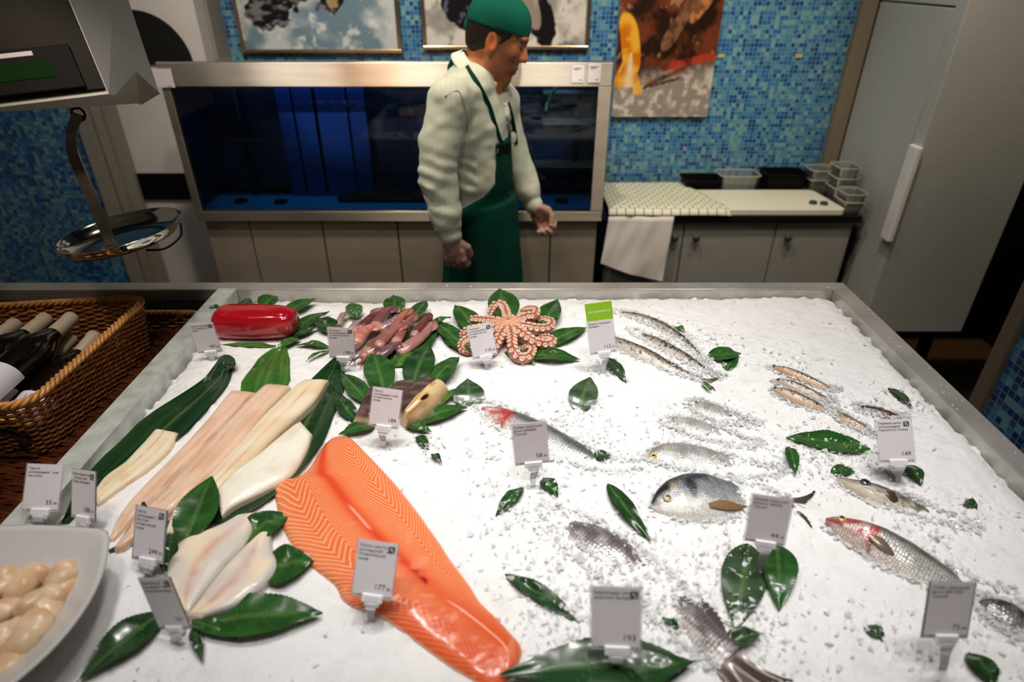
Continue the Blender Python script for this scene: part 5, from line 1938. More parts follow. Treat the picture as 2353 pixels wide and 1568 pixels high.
fish('ice_fish', 'dark brown fish back above the ice just behind the tag priced 149', 'fish', [(1960, 938, -.006), (2010, 946, .001), (2045, 954, .002), (2080, 962, -.004)], .010, .011, .009, c_dark((96, 64, 48), (46, 30, 26), 8), M['smoothfish'], (.02, .012, (60, 44, 36)), None, .5, None, IF, shape='slim')

# ------------------------------------------------------------------ bowl of scallops
bz0, bz1 = 1.048, 1.104
bcx, bcy, bh = -0.740, 0.532, 0.134
bowl = empty('serving_bowl', (bcx, bcy, bz0), 'white ceramic bowl of scallops with bowed sides at the front left corner', 'bowl')
ol = []
cs_ = [(1, -1), (1, 1), (-1, 1), (-1, -1)]
for i in range(4):
    a_, b_ = np.array(cs_[i], float), np.array(cs_[(i + 1) % 4], float)
    nrm_ = (a_ + b_) / 2
    for t in np.linspace(0, 1, 18, endpoint=False):
        ol.append(a_ * (1 - t) + b_ * t + nrm_ * (.27 if i % 2 == 0 else .14) * (4 * t * (1 - t)))
ol = np.array(ol)
for _ in range(1):
    ol = .5 * ol + .25 * (np.roll(ol, 1, 0) + np.roll(ol, -1, 0))
cor_ = np.clip(np.abs(ol[:, 0]) * np.abs(ol[:, 1]), 0, 1) ** 3
rings = []
for ins, z in ((0.075, bz0), (0.055, bz0 + .004), (0.028, bz0 + .03), (0.003, bz1 - .004), (0.0, bz1), (0.004, bz1 + .002), (0.009, bz1 - .003), (0.036, bz0 + .034), (0.072, bz0 + .012), (0.12, bz0 + .010)):
    sc2 = bh - ins
    rings.append([(bcx + x * sc2, bcy + y * sc2, z + .010 * c_ * (z > bz0 + .02)) for (x, y), c_ in zip(ol, cor_)])
k = len(rings[0])
V = [p_ for r_ in rings for p_ in r_]
F = gridF(len(rings), k, True)[:, ::-1].tolist()
F.append([(len(rings) - 1) * k + j for j in range(k)])
F.append(list(range(k))[::-1])
mk('bowl_body', V, F, mat('white_ceramic', sr(206, 204, 202), 0.25, coat=0.3), bowl)
scm = mat('scallop_flesh', rough=0.34, vcol=True, coat=0.1, sss=0.3, bump=(90, .3, .002))
SCP = [(182, 1308, 'rightmost, against the bowl wall'), (140, 1330, 'left of the rightmost one'), (88, 1318, 'at the back edge of the heap'), (48, 1352, 'second from the left along the back'), (8, 1340, 'cut off at the back left'), (165, 1352, 'below the rightmost one'), (118, 1382, 'large one in the middle of the heap'), (68, 1392, 'just left of the large middle one'), (20, 1402, 'on the left edge, upper one'), (150, 1402, 'touching the bowl wall halfway down'), (100, 1440, 'pinkish one in front of the middle'), (45, 1455, 'second row from the front, at left'), (5, 1470, 'on the left edge, lower one'), (118, 1475, 'by the wall near the front'), (70, 1505, 'front one of the heap'), (22, 1535, 'lowest one at the bottom left corner')]
for i, (u_, v_, lab) in enumerate(SCP):
    z = 1.082 + 0.005 * math.sin(i * 2.1) - 0.00004 * max(v_ - 1380, 0)
    p_ = PZ(u_, v_, z)
    p_[0] = min(p_[0], bcx + .074 + .026 * (1 - ((p_[1] - bcy) / .13) ** 2))
    p_[1] = min(max(p_[1], bcy - .085), bcy + .078)
    R_ = rot('z', rng.uniform(0, 6)) @ rot('x', rng.uniform(-.5, .5)) @ rot('y', rng.uniform(-.5, .5))
    th_ = np.linspace(0, PI, 16)
    Vt = []
    for a in th_:
        for b_ in np.linspace(0, 2 * PI, 24, endpoint=False):
            sx = math.sin(a) ** 0.6
            Vt.append((sx * math.cos(b_) * .0225, sx * math.sin(b_) * .021, math.cos(a) * .0150))
    Vt = np.array(Vt)
    Vt *= (1 + .20 * noise3(Vt[:, 0] * 70 + i * 5, Vt[:, 1] * 60, Vt[:, 2] * 60, 171))[:, None]
    Vt = Vt @ R_.T + p_
    f = noise3(Vt[:, 0] * 50, Vt[:, 1] * 50, Vt[:, 2] * 50, 173)
    cl = mixc(lin((242, 214, 178)), lin((230, 190, 150)), sstep(-.3, .6, f)) * rng.uniform(.9, 1.04)
    o_ = mk('scallop', Vt, gridF(16, 24, True)[:, ::-1], scm, col=cl)
    tag(o_, 'pale raw scallop in the white bowl, ' + lab, 'scallop', 'scallops in the white bowl')
# ================================================================== leaves
M['leaf'] = mat('leaf', rough=0.24, vcol=True, spec=0.6, coat=0.2, bump=(140, 0.15, 0.001))
M['ti'] = mat('long_leaf', rough=0.20, vcol=True, spec=0.6, coat=0.25)


def leaf(base, tip, wpx, label, lb=.002, lt=.008, arch=.008, fold=.12, serr=1.0, tone=0, peak=0.42, bow=0.0, wave=.003, twist=0.0):
    B_, T_ = ICE(*base, lb), ICE(*tip, lt)
    ax = T_ - B_
    Ln = np.linalg.norm(ax)
    d_ = ax / Ln
    la = np.cross(d_, (0, 0, 1.0))
    la /= np.linalg.norm(la)
    la = la * math.cos(twist) + np.array([0, 0, 1.0]) * math.sin(twist)
    mid = (B_ + T_) / 2
    ppm = np.linalg.norm(proj(mid + la * .01) - proj(mid - la * .01)) / .02
    hw = 0.5 * wpx / ppm
    n, k = 85, 11
    s = np.linspace(0, 1, n)
    t = np.linspace(-1, 1, k)
    q = s ** (math.log(.5) / math.log(peak))
    w = np.sin(PI * np.clip(q, 0, 1)) ** .85
    w = w * (1 - .25 * s ** 4)
    nt_ = 22
    saw = (s * nt_) % 1.0
    G = np.zeros((n, k, 3))
    sd_ = rng.integers(1000)
    for j, tj in enumerate(t):
        e = w * hw * tj
        if abs(tj) == 1 and serr:
            e = e * (1 + .07 * serr * (saw - .5))
        pos = B_ + ax * s[:, None] + la * (e + bow * hw * np.sin(PI * s))[:, None]
        z = pos[:, 2] + arch * np.sin(PI * s) + fold * np.abs(e) + wave * noise2(s * 6, np.full(n, tj * 1.3), sd_)
        if lb >= 0 and lt >= 0:
            z = np.maximum(z, iceT(pos[:, 0], pos[:, 1]) + .0006)
        pos[:, 2] = z
        G[:, j] = pos
    Sg, Tg = np.meshgrid(s, t, indexing='ij')
    base_c = [(44, 88, 36), (36, 70, 36), (68, 112, 44), (58, 82, 54)][tone]
    c_ = mixc(lin(base_c), lin(base_c) * .62, sstep(-.5, .6, noise2(Sg * 7, Tg * 2, sd_ + 3)))
    vein = np.abs(((Sg * 8 - np.abs(Tg) * 1.4) % 1.0) - .5)
    c_ = mixc(c_, lin((96, 132, 70)), .35 * sstep(.46, .5, vein))
    c_ = mixc(c_, lin((104, 140, 76)), .5 * np.exp(-(Tg / .05) ** 2) * (1 - .6 * Sg))
    o_ = mk('green_leaf', G.reshape(-1, 3), gridF(n, k), M['leaf'], col=c_.reshape(-1, 3))
    return tag(o_, label, 'leaf', 'garnish leaves on the ice')


LEAVES = [
    # tuna
    ((496, 728), (493, 700), 26, 'small dark leaf tip at the left end of the red tuna', dict(lb=.004, lt=.03)),
    ((575, 712), (548, 694), 34, 'leaf poking up behind the tuna, left of its middle', dict(lb=.01, lt=.03, tone=1)),
    ((603, 712), (636, 680), 44, 'broad upright leaf behind the middle of the tuna', dict(lb=.01, lt=.03)),
    ((648, 728), (727, 686), 32, 'pointed leaf behind the tuna\'s right end, uppermost of the fan', dict(lb=.008, lt=.02)),
    ((664, 768), (757, 716), 30, 'second pointed leaf down in the fan right of the tuna', dict(lb=.006, lt=.014)),
    ((658, 784), (732, 752), 22, 'third thin leaf down in the fan right of the tuna', dict(lb=.004, lt=.010, tone=1)),
    ((640, 802), (692, 780), 18, 'lowest thin leaf at the tuna\'s right front corner', dict(lb=.003, lt=.008, tone=2)),
    ((640, 797), (505, 792), 14, 'thin leaf edge showing along the front of the tuna', dict(lb=.002, lt=.002, arch=.002, tone=2)),
    # squid
    ((776, 772), (723, 730), 46, 'leaf left of the squid pile behind the tag priced 138.80', dict(lb=.006, lt=.02, tone=1)),
    ((758, 800), (676, 794), 15, 'narrow leaf lying left of the tag priced 138.80', dict()),
    ((760, 806), (703, 830), 10, 'very thin leaf below the narrow one, left of the tag priced 138.80', dict(tone=2)),
    ((822, 732), (805, 697), 40, 'leaf behind the left end of the squid pile', dict(lb=.01, lt=.028)),
    ((908, 728), (906, 678), 52, 'tallest leaf behind the middle of the squid pile', dict(lb=.014, lt=.035)),
    ((950, 735), (981, 692), 36, 'leaf behind the right part of the squid pile', dict(lb=.014, lt=.03)),
    ((985, 752), (1036, 730), 15, 'small curled leaf at the right end of the squid pile', dict(lb=.01, lt=.016)),
    ((890, 838), (1010, 752), 78, 'broad leaf lying under the squid pile along its right side', dict(lb=.002, lt=.006, tone=0)),
    ((1066, 800), (996, 738), 44, 'leaf between the squid pile and the octopus', dict(lb=.004, lt=.014)),
    ((905, 846), (960, 806), 36, 'leaf tip under the front end of the squid pile', dict(tone=2)),
    # octopus
    ((1096, 768), (1045, 700), 54, 'heart shaped leaf behind the octopus at its upper left', dict(lb=.006, lt=.022)),
    ((1166, 740), (1146, 664), 72, 'tallest leaf standing behind the octopus', dict(lb=.014, lt=.04)),
    ((1236, 768), (1283, 689), 58, 'broad leaf behind the octopus at its upper right', dict(lb=.006, lt=.024)),
    ((1256, 796), (1350, 752), 40, 'long leaf pointing right from the octopus to the green card', dict(lb=.004, lt=.010)),
    ((1208, 820), (1334, 826), 28, 'long leaf in front of the octopus pointing right', dict(tone=0)),
    ((1160, 808), (1232, 836), 26, 'leaf under the front arm of the octopus', dict(tone=2)),
    ((1088, 818), (1016, 782), 26, 'leaf under the left arms of the octopus, behind its tag', dict(lb=.004, lt=.006)),
    # halibut steaks
    ((884, 905), (858, 806), 72, 'big oval leaf standing behind the steaks, left of two', dict(lb=.006, lt=.026, tone=0)),
    ((946, 892), (986, 792), 70, 'big dark leaf standing behind the steaks, right of two', dict(lb=.006, lt=.030, tone=1)),
    ((990, 888), (1056, 819), 46, 'pale pointed leaf behind the rightmost steak', dict(lb=.010, lt=.024, tone=0)),
    ((850, 932), (783, 858), 48, 'leaf left of the steaks, upper one of two', dict(lb=.004, lt=.012)),
    ((826, 972), (776, 902), 40, 'dark leaf left of the steaks, lower one of two', dict(lb=.004, lt=.012, tone=1, bow=-.5)),
    ((862, 982), (778, 1000), 26, 'leaf in front of the steaks, left of the tag priced 189', dict()),
    ((970, 950), (1064, 893), 26, 'thin bright leaf beside the cut steak, uppermost of three', dict(tone=2)),
    ((948, 974), (1076, 936), 36, 'long leaf beside the cut steak, middle of three', dict(tone=0)),
    ((926, 974), (992, 994), 28, 'short rounded leaf beside the cut steak, lowest of three', dict(tone=0)),
    ((1078, 938), (1076, 870), 72, 'triangular dark leaf half sunk in ice above the torn bass head', dict(lb=-.002, lt=.018, tone=3, peak=.3)),
    ((1328, 950), (1357, 867), 66, 'single dark leaf on bare ice below the green card', dict(lb=-.003, lt=.016, tone=3, peak=.4)),
    # trout and ice fish
    ((1392, 824), (1440, 882), 30, 'leaf at the foot of the green topped tag', dict(lb=.004, lt=.0, tone=3)),
    ((1551, 752), (1574, 766), 14, 'tiny torn leaf scrap behind the rear trout', dict(lb=.001, lt=.003, tone=2)),
    ((1626, 818), (1703, 812), 34, 'folded leaf right of the trout tails', dict(lb=.002, lt=.01, bow=.4)),
    ((1668, 855), (1690, 812), 34, 'lower half of the folded leaf pair right of the trout tails', dict(lb=-.002, lt=.008)),
    ((1612, 884), (1636, 900), 10, 'tiny leaf under the front trout\'s tail', dict(tone=2)),
    ((2000, 1032), (1806, 1006), 52, 'long wet leaf under ice chips left of the tag priced 149', dict(lb=-.002, lt=.004, arch=.004)),
    ((1812, 1026), (1828, 1092), 32, 'small leaf pointing to the camera, left of the tag priced 149', dict(tone=0)),
    ((1908, 1088), (1965, 1086), 30, 'leaf scrap right behind the long snouted fish', dict(lb=.0, lt=.0)),
    ((2076, 1066), (2119, 1113), 42, 'leaf sticking out below the tag priced 149', dict(tone=1)),
    ((2040, 893), (2098, 940), 18, 'thin half buried leaf near the right steel rim', dict(lb=.0, lt=.002, tone=3)),
    # bass area
    ((960, 1002), (985, 1042), 26, 'buried leaf scrap left of the bass, right of the salmon top', dict(lb=-.001, lt=.0, tone=1)),
    ((990, 1046), (1016, 1064), 14, 'tiny dark leaf scrap on the ice right of the salmon top', dict(tone=1)),
    ((1202, 1122), (1138, 1190), 32, 'leaf below the tag priced 58.90, left of its foot', dict(lb=.002, lt=.0, tone=1)),
    ((1246, 1100), (1282, 1146), 36, 'leaf below the tag priced 58.90, right of its foot', dict(lb=.003, lt=-.001, tone=1)),
    ((1362, 1056), (1408, 1048), 24, 'leaf scrap at the tail end of the bass priced 58.90', dict(lb=-.001, lt=.0, tone=1)),
    ((1396, 1112), (1498, 1250), 40, 'narrow dark leaf on bare ice left of the clear silver bream', dict(tone=1, lb=.003, lt=.003, bow=.25)),
    # front
    ((1160, 1322), (1345, 1440), 40, 'long leaf edge half buried right of the salmon', dict(lb=.001, lt=-.002, tone=1)),
    ((1722, 1250), (1686, 1455), 112, 'large leaf under ice left of the tag foot priced 44.70', dict(lb=.002, lt=-.001, tone=3, arch=.003)),
    ((1660, 1486), (1750, 1456), 50, 'leaf right of the large buried fish tail', dict(tone=3)),
    ((1784, 1250), (1790, 1406), 94, 'glossy wet leaf under the tag priced 44.70, right of its foot', dict(lb=.006, lt=.004, tone=0, peak=.35)),
    ((1580, 1528), (1148, 1552), 130, 'big dark leaf across the bottom edge under the salmon tail', dict(lb=.004, lt=.014, tone=1, arch=.010)),
    ((1340, 1580), (1600, 1520), 96, 'big leaf at the bottom edge under the tag priced 193', dict(lb=.006, lt=.012, tone=1)),
    ((2225, 1500), (2290, 1580), 60, 'blurred dark leaf in the bottom right corner', dict(tone=1)),
    ((1985, 1440), (2035, 1480), 30, 'leaf scrap sunk in ice left of the blurred right tag', dict(lb=-.002, lt=-.001, tone=3)),
    ((2212, 1156), (2246, 1172), 18, 'tiny dark leaf scrap on the ice at the far right', dict(lb=-.001, lt=.001, tone=1)),
    ((1560, 1455), (1520, 1420), 20, 'leaf scrap beside the barramundi\'s tail root', dict(lb=-.002, lt=.0, tone=1)),
    # perch
    ((428, 1252), (488, 1096), 100, 'large upright leaf between the long fillets and the perch fillets', dict(lb=.010, lt=.028, tone=0)),
    ((552, 1244), (672, 1180), 62, 'leaf between the perch fillets and the salmon, upper one', dict(tone=0, lb=.004, lt=.006)),
    ((600, 1320), (722, 1290), 88, 'leaf between the perch fillets and the salmon, lower one', dict(tone=0, lb=.004, lt=.010)),
    ((462, 1432), (742, 1410), 108, 'largest leaf in front of the perch fillets, pointing right', dict(tone=0, lb=.004, lt=.012)),
    ((440, 1428), (548, 1472), 44, 'crooked leaf by the foot of the blurred grey tag, pointing right', dict(tone=0)),
    ((446, 1440), (466, 1522), 34, 'small leaf by the foot of the blurred grey tag, pointing to the camera', dict(tone=1)),
    ((380, 1408), (176, 1568), 74, 'long leaf from the blurred grey tag down to the bottom edge', dict(tone=1)),
    ((388, 1326), (396, 1218), 46, 'dark leaf behind the tag priced 244.70', dict(tone=1, lb=.004, lt=.01)),
    ((336, 1190), (330, 1154), 16, 'small leaf tip above the tag priced 244.70', dict(tone=1, lb=.01, lt=.03)),
]
for base, tip, w, lab, kw in LEAVES:
    leaf(base, tip, w, lab, **kw)


def long_leaf(ctr_px, wpx, label, lift=.002, tipup=0.0, tone=0, tw=0.0):
    P_ = np.array([ICE(*q[:2], lift + (q[2] if len(q) > 2 else 0)) for q in ctr_px])
    n, k = 110, 21
    P_ = crom(P_, n)
    T = np.gradient(P_, axis=0)
    T /= np.linalg.norm(T, axis=1)[:, None]
    la = np.cross(T, (0, 0, 1.0))
    la /= np.linalg.norm(la, axis=1)[:, None]
    ppm = np.linalg.norm(proj(P_ + la * .01) - proj(P_ - la * .01), axis=1) / .02
    hw = .5 * np.interp(np.linspace(0, 1, n), np.linspace(0, 1, len(wpx)), wpx) / ppm
    s = np.linspace(0, 1, n)
    t = np.linspace(-1, 1, k)
    G = P_[:, None] + la[:, None] * (hw[:, None] * t)[..., None]
    G[..., 2] += .10 * np.abs(hw[:, None] * t) - .002 * np.cos(t * PI * .5) + .003 * noise2(s[:, None] * 7, t[None] * 1.5, 181)
    G[..., 2] = np.maximum(G[..., 2], iceT(G[..., 0], G[..., 1]) + .001)
    Sg, Tg = np.meshgrid(s, t, indexing='ij')
    b0 = [(30, 62, 32), (66, 112, 44)][tone]
    c_ = mixc(lin(b0), lin(b0) * .65, sstep(-.4, .6, noise2(Sg * 5, Tg * 8, 183)))
    st = np.sin(Tg * 42 + .6 * noise2(Sg * 4, Tg * 2, 185))
    c_ = c_ * (1 + .16 * st)[..., None]
    c_ = mixc(c_, lin((96, 140, 70)), .35 * np.exp(-(Tg / .05) ** 2))
    o_ = mk('long_leaf', G.reshape(-1, 3), gridF(n, k), M['ti'], col=c_.reshape(-1, 3))
    return tag(o_, label, 'leaf', 'long leaves under the fillets')


long_leaf([(150, 1205), (218, 1130), (300, 1058), (372, 990), (440, 930), (494, 880), (516, 842, .010), (528, 832, .020), (538, 842, .016)], [20, 84, 110, 112, 88, 62, 40, 26, 10], 'long curled dark leaf under the short cream fillet, leftmost of the long leaves')
long_leaf([(596, 930), (612, 880), (630, 830), (653, 785, .012)], [90, 112, 74, 4], 'broad bright green leaf behind the tops of the long fillets', tone=1)
long_leaf([(392, 1216), (470, 1180), (550, 1136), (620, 1080), (680, 1010), (722, 940), (752, 876), (780, 814, .012)], [20, 70, 110, 130, 130, 104, 74, 6], 'long dark leaf under the smooth white fillet, left of the salmon')
long_leaf([(735, 985), (758, 930), (776, 880), (784, 834, .006)], [30, 44, 40, 6], 'second dark leaf tip beside the fillets, right of the long leaf')
long_leaf([(250, 1268), (320, 1240), (400, 1208), (450, 1190)], [8, 26, 26, 10], 'dark narrow leaf under the tail ends of the long fillets')

# ================================================================== price tags
TAGS = [
    ([(430, 744), (489, 741), (512, 808), (455, 813)], (490, 830), 'Тунец охлажденный\nфиле Индийский\nокеан', '187', '00', True, 'tilted grey price tag reading 187 in front of the red tuna'),
    ([(750, 752), (813, 754), (818, 825), (757, 823)], (788, 858), 'Кальмар\nохлажденный\nАтлантический\nокеан', '138', '80', True, 'price tag reading 138.80 in front of the squid pile'),
    ([(1070, 752), (1130, 740), (1143, 815), (1088, 827)], (1118, 850), 'Осьминог\nохлажденный 0,5/1\nАтлантический\nокеан', '115', '80', True, 'slanted price tag reading 115.80 in front of the octopus'),
    ([(1347, 739), (1409, 732), (1418, 808), (1356, 817)], (1386, 862), 'Форель Севанская\nАрмения', '112', '30', False, 'price tag with a lime green header reading 112.30 beside the trout'),
    ([(857, 888), (926, 897), (916, 988), (844, 978)], (880, 1030), 'Палтус\nохлажденный стейк\nАтлантический\nокеан', '189', '', False, 'price tag reading 189 in front of the halibut steaks'),
    ([(1173, 975), (1257, 967), (1265, 1063), (1182, 1072)], (1224, 1118), 'Сибас (морской\nволк) 600/800\nТурция', '58', '90', False, 'price tag reading 58.90 on the bass with torn gills'),
    ([(2010, 963), (2093, 963), (2105, 1062), (2019, 1065)], (2066, 1108), 'Ледяная рыба\nохлажденная\nЛедовитый Океан', '149', '', True, 'price tag reading 149 near the right steel rim'),
    ([(1727, 1133), (1827, 1147), (1802, 1257), (1709, 1243)], (1746, 1318), 'Дорада (морской\nкарась) 400/600\nТурция', '44', '70', False, 'price tag reading 44.70 over the tail of the silver bream'),
    ([(1358, 1346), (1475, 1350), (1475, 1497), (1354, 1492)], (1412, 1552), 'Баррамунди (окунь\nморской) Вьетнам', '193', '', True, 'large near price tag reading 193 over the half buried barramundi'),
    ([(2137, 1340), (2245, 1336), (2222, 1470), (2118, 1463)], (2172, 1540), 'Сибас (морской\nволк) 800/1000\nТурция', '75', '90', False, 'blurred grey price tag at the front right beside the red headed bass'),
    ([(824, 1238), (916, 1250), (903, 1382), (804, 1368)], (850, 1428), 'Лосось Label Rouge\nшотландский филе\nАтлантический\nокеан', '177', '80', True, 'price tag reading 177.80 standing on the orange salmon'),
    ([(62, 1065), (148, 1068), (135, 1178), (48, 1176)], (95, 1224), 'Треска\nохлажденная филе\nбез кожи', '35', '90', False, 'price tag reading 35.90 at the far left behind the white bowl'),
    ([(166, 1075), (220, 1085), (219, 1198), (162, 1190)], (195, 1224), 'Рыба Креветочная\nфиле на коже\nНовая Зеландия', '188', '70', True, 'narrow turned price tag reading 188 behind the white bowl\'s corner'),
    ([(312, 1160), (385, 1174), (374, 1297), (303, 1284)], (345, 1324), 'Палтус\nохлажденный филе\nбез кожи\nАтлантический\nокеан', '244', '70', True, 'price tag reading 244.70 on the tail ends of the long fillets'),
    ([(317, 1323), (388, 1333), (440, 1440), (364, 1452)], (394, 1478), 'Окунь морской\nохлажденный филе\nАтлантический океан', '161', '', True, 'strongly tilted blurred grey price tag at the left of the perch fillets'),
]


def fit_tag(cor, bm_Y, w0):
    """pose (yaw, tilt, roll, width, depth of a rectangle) that best matches four picture corners"""
    cor = np.array(cor, float)
    asp = 1.36
    bmid = (cor[2] + cor[3]) / 2
    base = PY(bmid[0], bmid[1], bm_Y)

    def pts(x):
        R_ = rot('z', x[0]) @ rot('x', x[1]) @ rot('y', x[2])
        ex, ey = R_ @ np.array([1., 0, 0]), R_ @ np.array([0, 0, 1.])
        w, h = x[3], x[3] * x[4]
        return np.array([base - ex * w / 2 + ey * h, base + ex * w / 2 + ey * h, base + ex * w / 2, base - ex * w / 2]), ex, ey
    x = np.array([0.0, -0.25, 0.0, w0, asp])

    def res(x):
        return np.concatenate([(proj(pts(x)[0]) - cor).ravel(), [6 * (x[1] + .2), 60 * (x[4] - asp), 3 * x[0]]])
    for _ in range(60):
        r = res(x)
        J = np.zeros((len(r), 5))
        for i in range(5):
            dx = np.zeros(5)
            dx[i] = 1e-4
            J[:, i] = (res(x + dx) - r) / 1e-4
        st = np.linalg.solve(J.T @ J + 1e-3 * np.diag(np.diag(J.T @ J) + 1e-6), -J.T @ r)
        x = x + np.clip(st, -.15, .15)
        x[0] = np.clip(x[0], -1.2, 1.2)
        x[1] = np.clip(x[1], -1.0, .5)
    return pts(x), x


for cor, foot, txt, big, small, logo, lab in TAGS:
    ft = ICE(*foot, 0.0)
    wpx = np.linalg.norm(np.array(cor[2]) - np.array(cor[3]))
    w0 = wpx * np.linalg.norm(ft - CAM) / FPX
    (Pc, ex, ey), x = fit_tag(cor, ft[1] + 0.004, w0)
    w, h = x[3], x[3] * x[4]
    nn = np.cross(ex, ey)          # towards the viewer
    if nn[1] > 0:
        nn = -nn
    b0 = (Pc[2] + Pc[3]) / 2
    t = empty('price_tag', ft, lab, 'price tag', 'price tags standing in the ice')

    def PL(a, b_, o_):
        return b0 + ex * a * w + ey * b_ * h + nn * o_

    def plate2(name, a0, a1, b0_, b1_, o0, o1, m, parent, bev=0.0):
        V = [PL(a0, b0_, o0), PL(a1, b0_, o0), PL(a1, b1_, o0), PL(a0, b1_, o0), PL(a0, b0_, o1), PL(a1, b0_, o1), PL(a1, b1_, o1), PL(a0, b1_, o1)]
        return mk(name, V, [(3, 2, 1, 0), (4, 5, 6, 7), (0, 1, 5, 4), (1, 2, 6, 5), (2, 3, 7, 6), (3, 0, 4, 7)], m, parent, smooth=False, bevel=bev)
    card = plate2('card', -.47, .47, 0.015, .99, -.0004, .0004, M['paper'], t)
    plate2('clear_sleeve', -.515, .515, -.01, 1.0, -.0012, -.0007, M['sleeve'], t)
    if big == '112':
        hd_ = plate2('green_header', -.48, .50, 1.0, 1.50, -.0006, .0006, M['lime'], t)
        Vt, Ft = text_mesh('НОВИНКА', h * .105, 'CENTER')
        mk('header_lettering', np.array([PL(.0, 1.21, .001) + ex * v_[0] * 1.15 + ey * v_[1] for v_ in Vt]), Ft, M['ink_white'], hd_, smooth=False)
    Vt, Ft = text_mesh(txt, h * .073, 'LEFT', 1.0, 1.05)
    kx_ = min(1.0, .80 * w / max(1e-6, Vt[:, 0].max()))
    Vt = Vt * np.array([kx_, 1, 1])
    o0 = PL(-.43, .88, .0007)
    mk('product_lettering', np.array([o0 + ex * v_[0] + ey * v_[1] for v_ in Vt]), Ft, M['ink'], card, smooth=False)
    Vt, Ft = text_mesh(big, h * .135, 'RIGHT')
    xr = .30 if small else .40
    o0 = PL(xr, .16, .0007)
    mk('price_lettering', np.array([o0 + ex * v_[0] + ey * v_[1] for v_ in Vt]), Ft, M['ink'], card, smooth=False)
    if small:
        Vt, Ft = text_mesh('.' + small, h * .075, 'LEFT')
        o0 = PL(xr + .01, .16, .0007)
        mk('price_lettering', np.array([o0 + ex * v_[0] + ey * v_[1] for v_ in Vt]), Ft, M['ink'], card, smooth=False)
    if logo:
        lg = plate2('printed_mark', .27, .42, .82, .93, .0004, .0007, M['ink'], card)
        b = MB()
        for V0 in ([(.30, .845), (.315, .845), (.39, .91), (.375, .91)], [(.305, .885), (.335, .885), (.335, .91), (.305, .91)], [(.36, .84), (.39, .84), (.39, .865), (.36, .865)]):
            b.add([PL(*q, .0010) for q in V0], [(0, 1, 2, 3)])
        b.build('mark_symbol', M['ink_white'], card)
    # fine print along the bottom
    b = MB()
    for a0, a1 in ((-.45, -.40), (-.37, -.22), (.20, .28), (.31, .36), (.38, .45)):
        b.add([PL(a0, .035, .0007), PL(a1, .035, .0007), PL(a1, .052, .0007), PL(a0, .052, .0007)], [(0, 1, 2, 3)])
    b.build('fine_print', M['ink'], card)
    # clip: a grooved white bar holding the sleeve, a hinge ring and a clear spike
    cl = plate2('clip_bar', -.22, .27, -.065, .075, -.004, .0045, M['clip'], t, .0012)
    c0 = PL(.025, -.09, 0)
    b = MB()
    hx = ex * .010
    b.tube([c0 - hx, c0 + hx], .0048, 14)
    b.build('hinge', M['clip'], t, smooth=True)
    b = MB()
    pts_ = crom([c0 + nn * .006 + ey * .004, c0 - ey * .008 + nn * .004, c0 * .5 + ft * .5, ft - np.array([0, 0, .012])], 12)
    T = np.linspace(0, 1, 12)
    ring = []
    for q, tt in zip(pts_, T):
        ww = .0085 * (1 - .55 * tt)
        ring.append([q - ex * ww + nn * .0018, q + ex * ww + nn * .0018, q + ex * ww - nn * .0018, q - ex * ww - nn * .0018])
    b.add(np.array(ring).reshape(-1, 3), gridF(12, 4, True).tolist())
    b.build('clear_spike', M['clear'], t)

# ================================================================== loose ice chips over buried things
pts = []
for _ in range(600):
    x, y = rng.uniform(XL + .03, XR - .03), rng.uniform(.42, YB - .03)
    pts.append((x, y))
for cx_, cy_, r_ in CH:
    for _ in range(int(80 * (r_ / .06) ** 2)):
        pts.append((cx_ + rng.normal() * r_ * .62, cy_ + rng.normal() * r_ * .62))
pts = np.array([p_ for p_ in pts if XL + .02 < p_[0] < XR - .02 and .3 < p_[1] < YB - .02])
ed = np.array([e for e in EDGE for _ in range(4)])
ed = ed[:, :2] + rng.normal(size=(len(ed), 2)) * .0045
ed = ed[rng.random(len(ed)) < .75]
pts = pts[(pts[:, 0] > XL + .02)]
NE = len(ed)
pts = np.vstack([pts, ed[(ed[:, 0] < XR - .02) & (ed[:, 0] > XL) & (ed[:, 1] < YB - .02)]])
z = iceS(pts[:, 0], pts[:, 1]) + rng.uniform(.0, .006, len(pts))
px = proj(np.column_stack([pts, z]))
# keep whole fillets, the salmon, tuna and clear bream free of chips
from_poly = [SL + SRt[::-1], [(130, 1215), (380, 900), (545, 820), (660, 780), (785, 815), (790, 900), (700, 1090), (520, 1190), (260, 1270)], [(485, 690), (690, 690), (690, 800), (485, 800)], [(370, 1160), (640, 1160), (660, 1300), (480, 1430), (370, 1420)], [(790, 700), (1000, 690), (990, 800), (850, 830), (790, 820)], [(1050, 690), (1290, 690), (1290, 830), (1050, 830)], [(810, 870), (1040, 860), (1040, 960), (940, 990), (810, 980)], [(1505, 1120), (1660, 1110), (1670, 1185), (1515, 1190)], [(1890, 1180), (2010, 1230), (2140, 1320), (2120, 1340), (1990, 1262), (1890, 1205)], [(0, 1190), (290, 1190), (290, 1568), (0, 1568)], [(1750, 1255), (1840, 1255), (1840, 1410), (1750, 1410)]]


def inside(pt_, poly):
    x_, y_ = pt_
    r = False
    n = len(poly)
    for i in range(n):
        (x0, y0), (x1, y1) = poly[i], poly[i - 1]
        if (y0 > y_) != (y1 > y_) and x_ < (x1 - x0) * (y_ - y0) / (y1 - y0) + x0:
            r = not r
    return r


keep = np.array([not any(inside(p_, q) for q in from_poly) for p_ in px])
chips('loose_ice_chips', np.column_stack([pts, z])[keep], 0.0046, 'loose clear ice chips scattered over the buried fish and leaves')
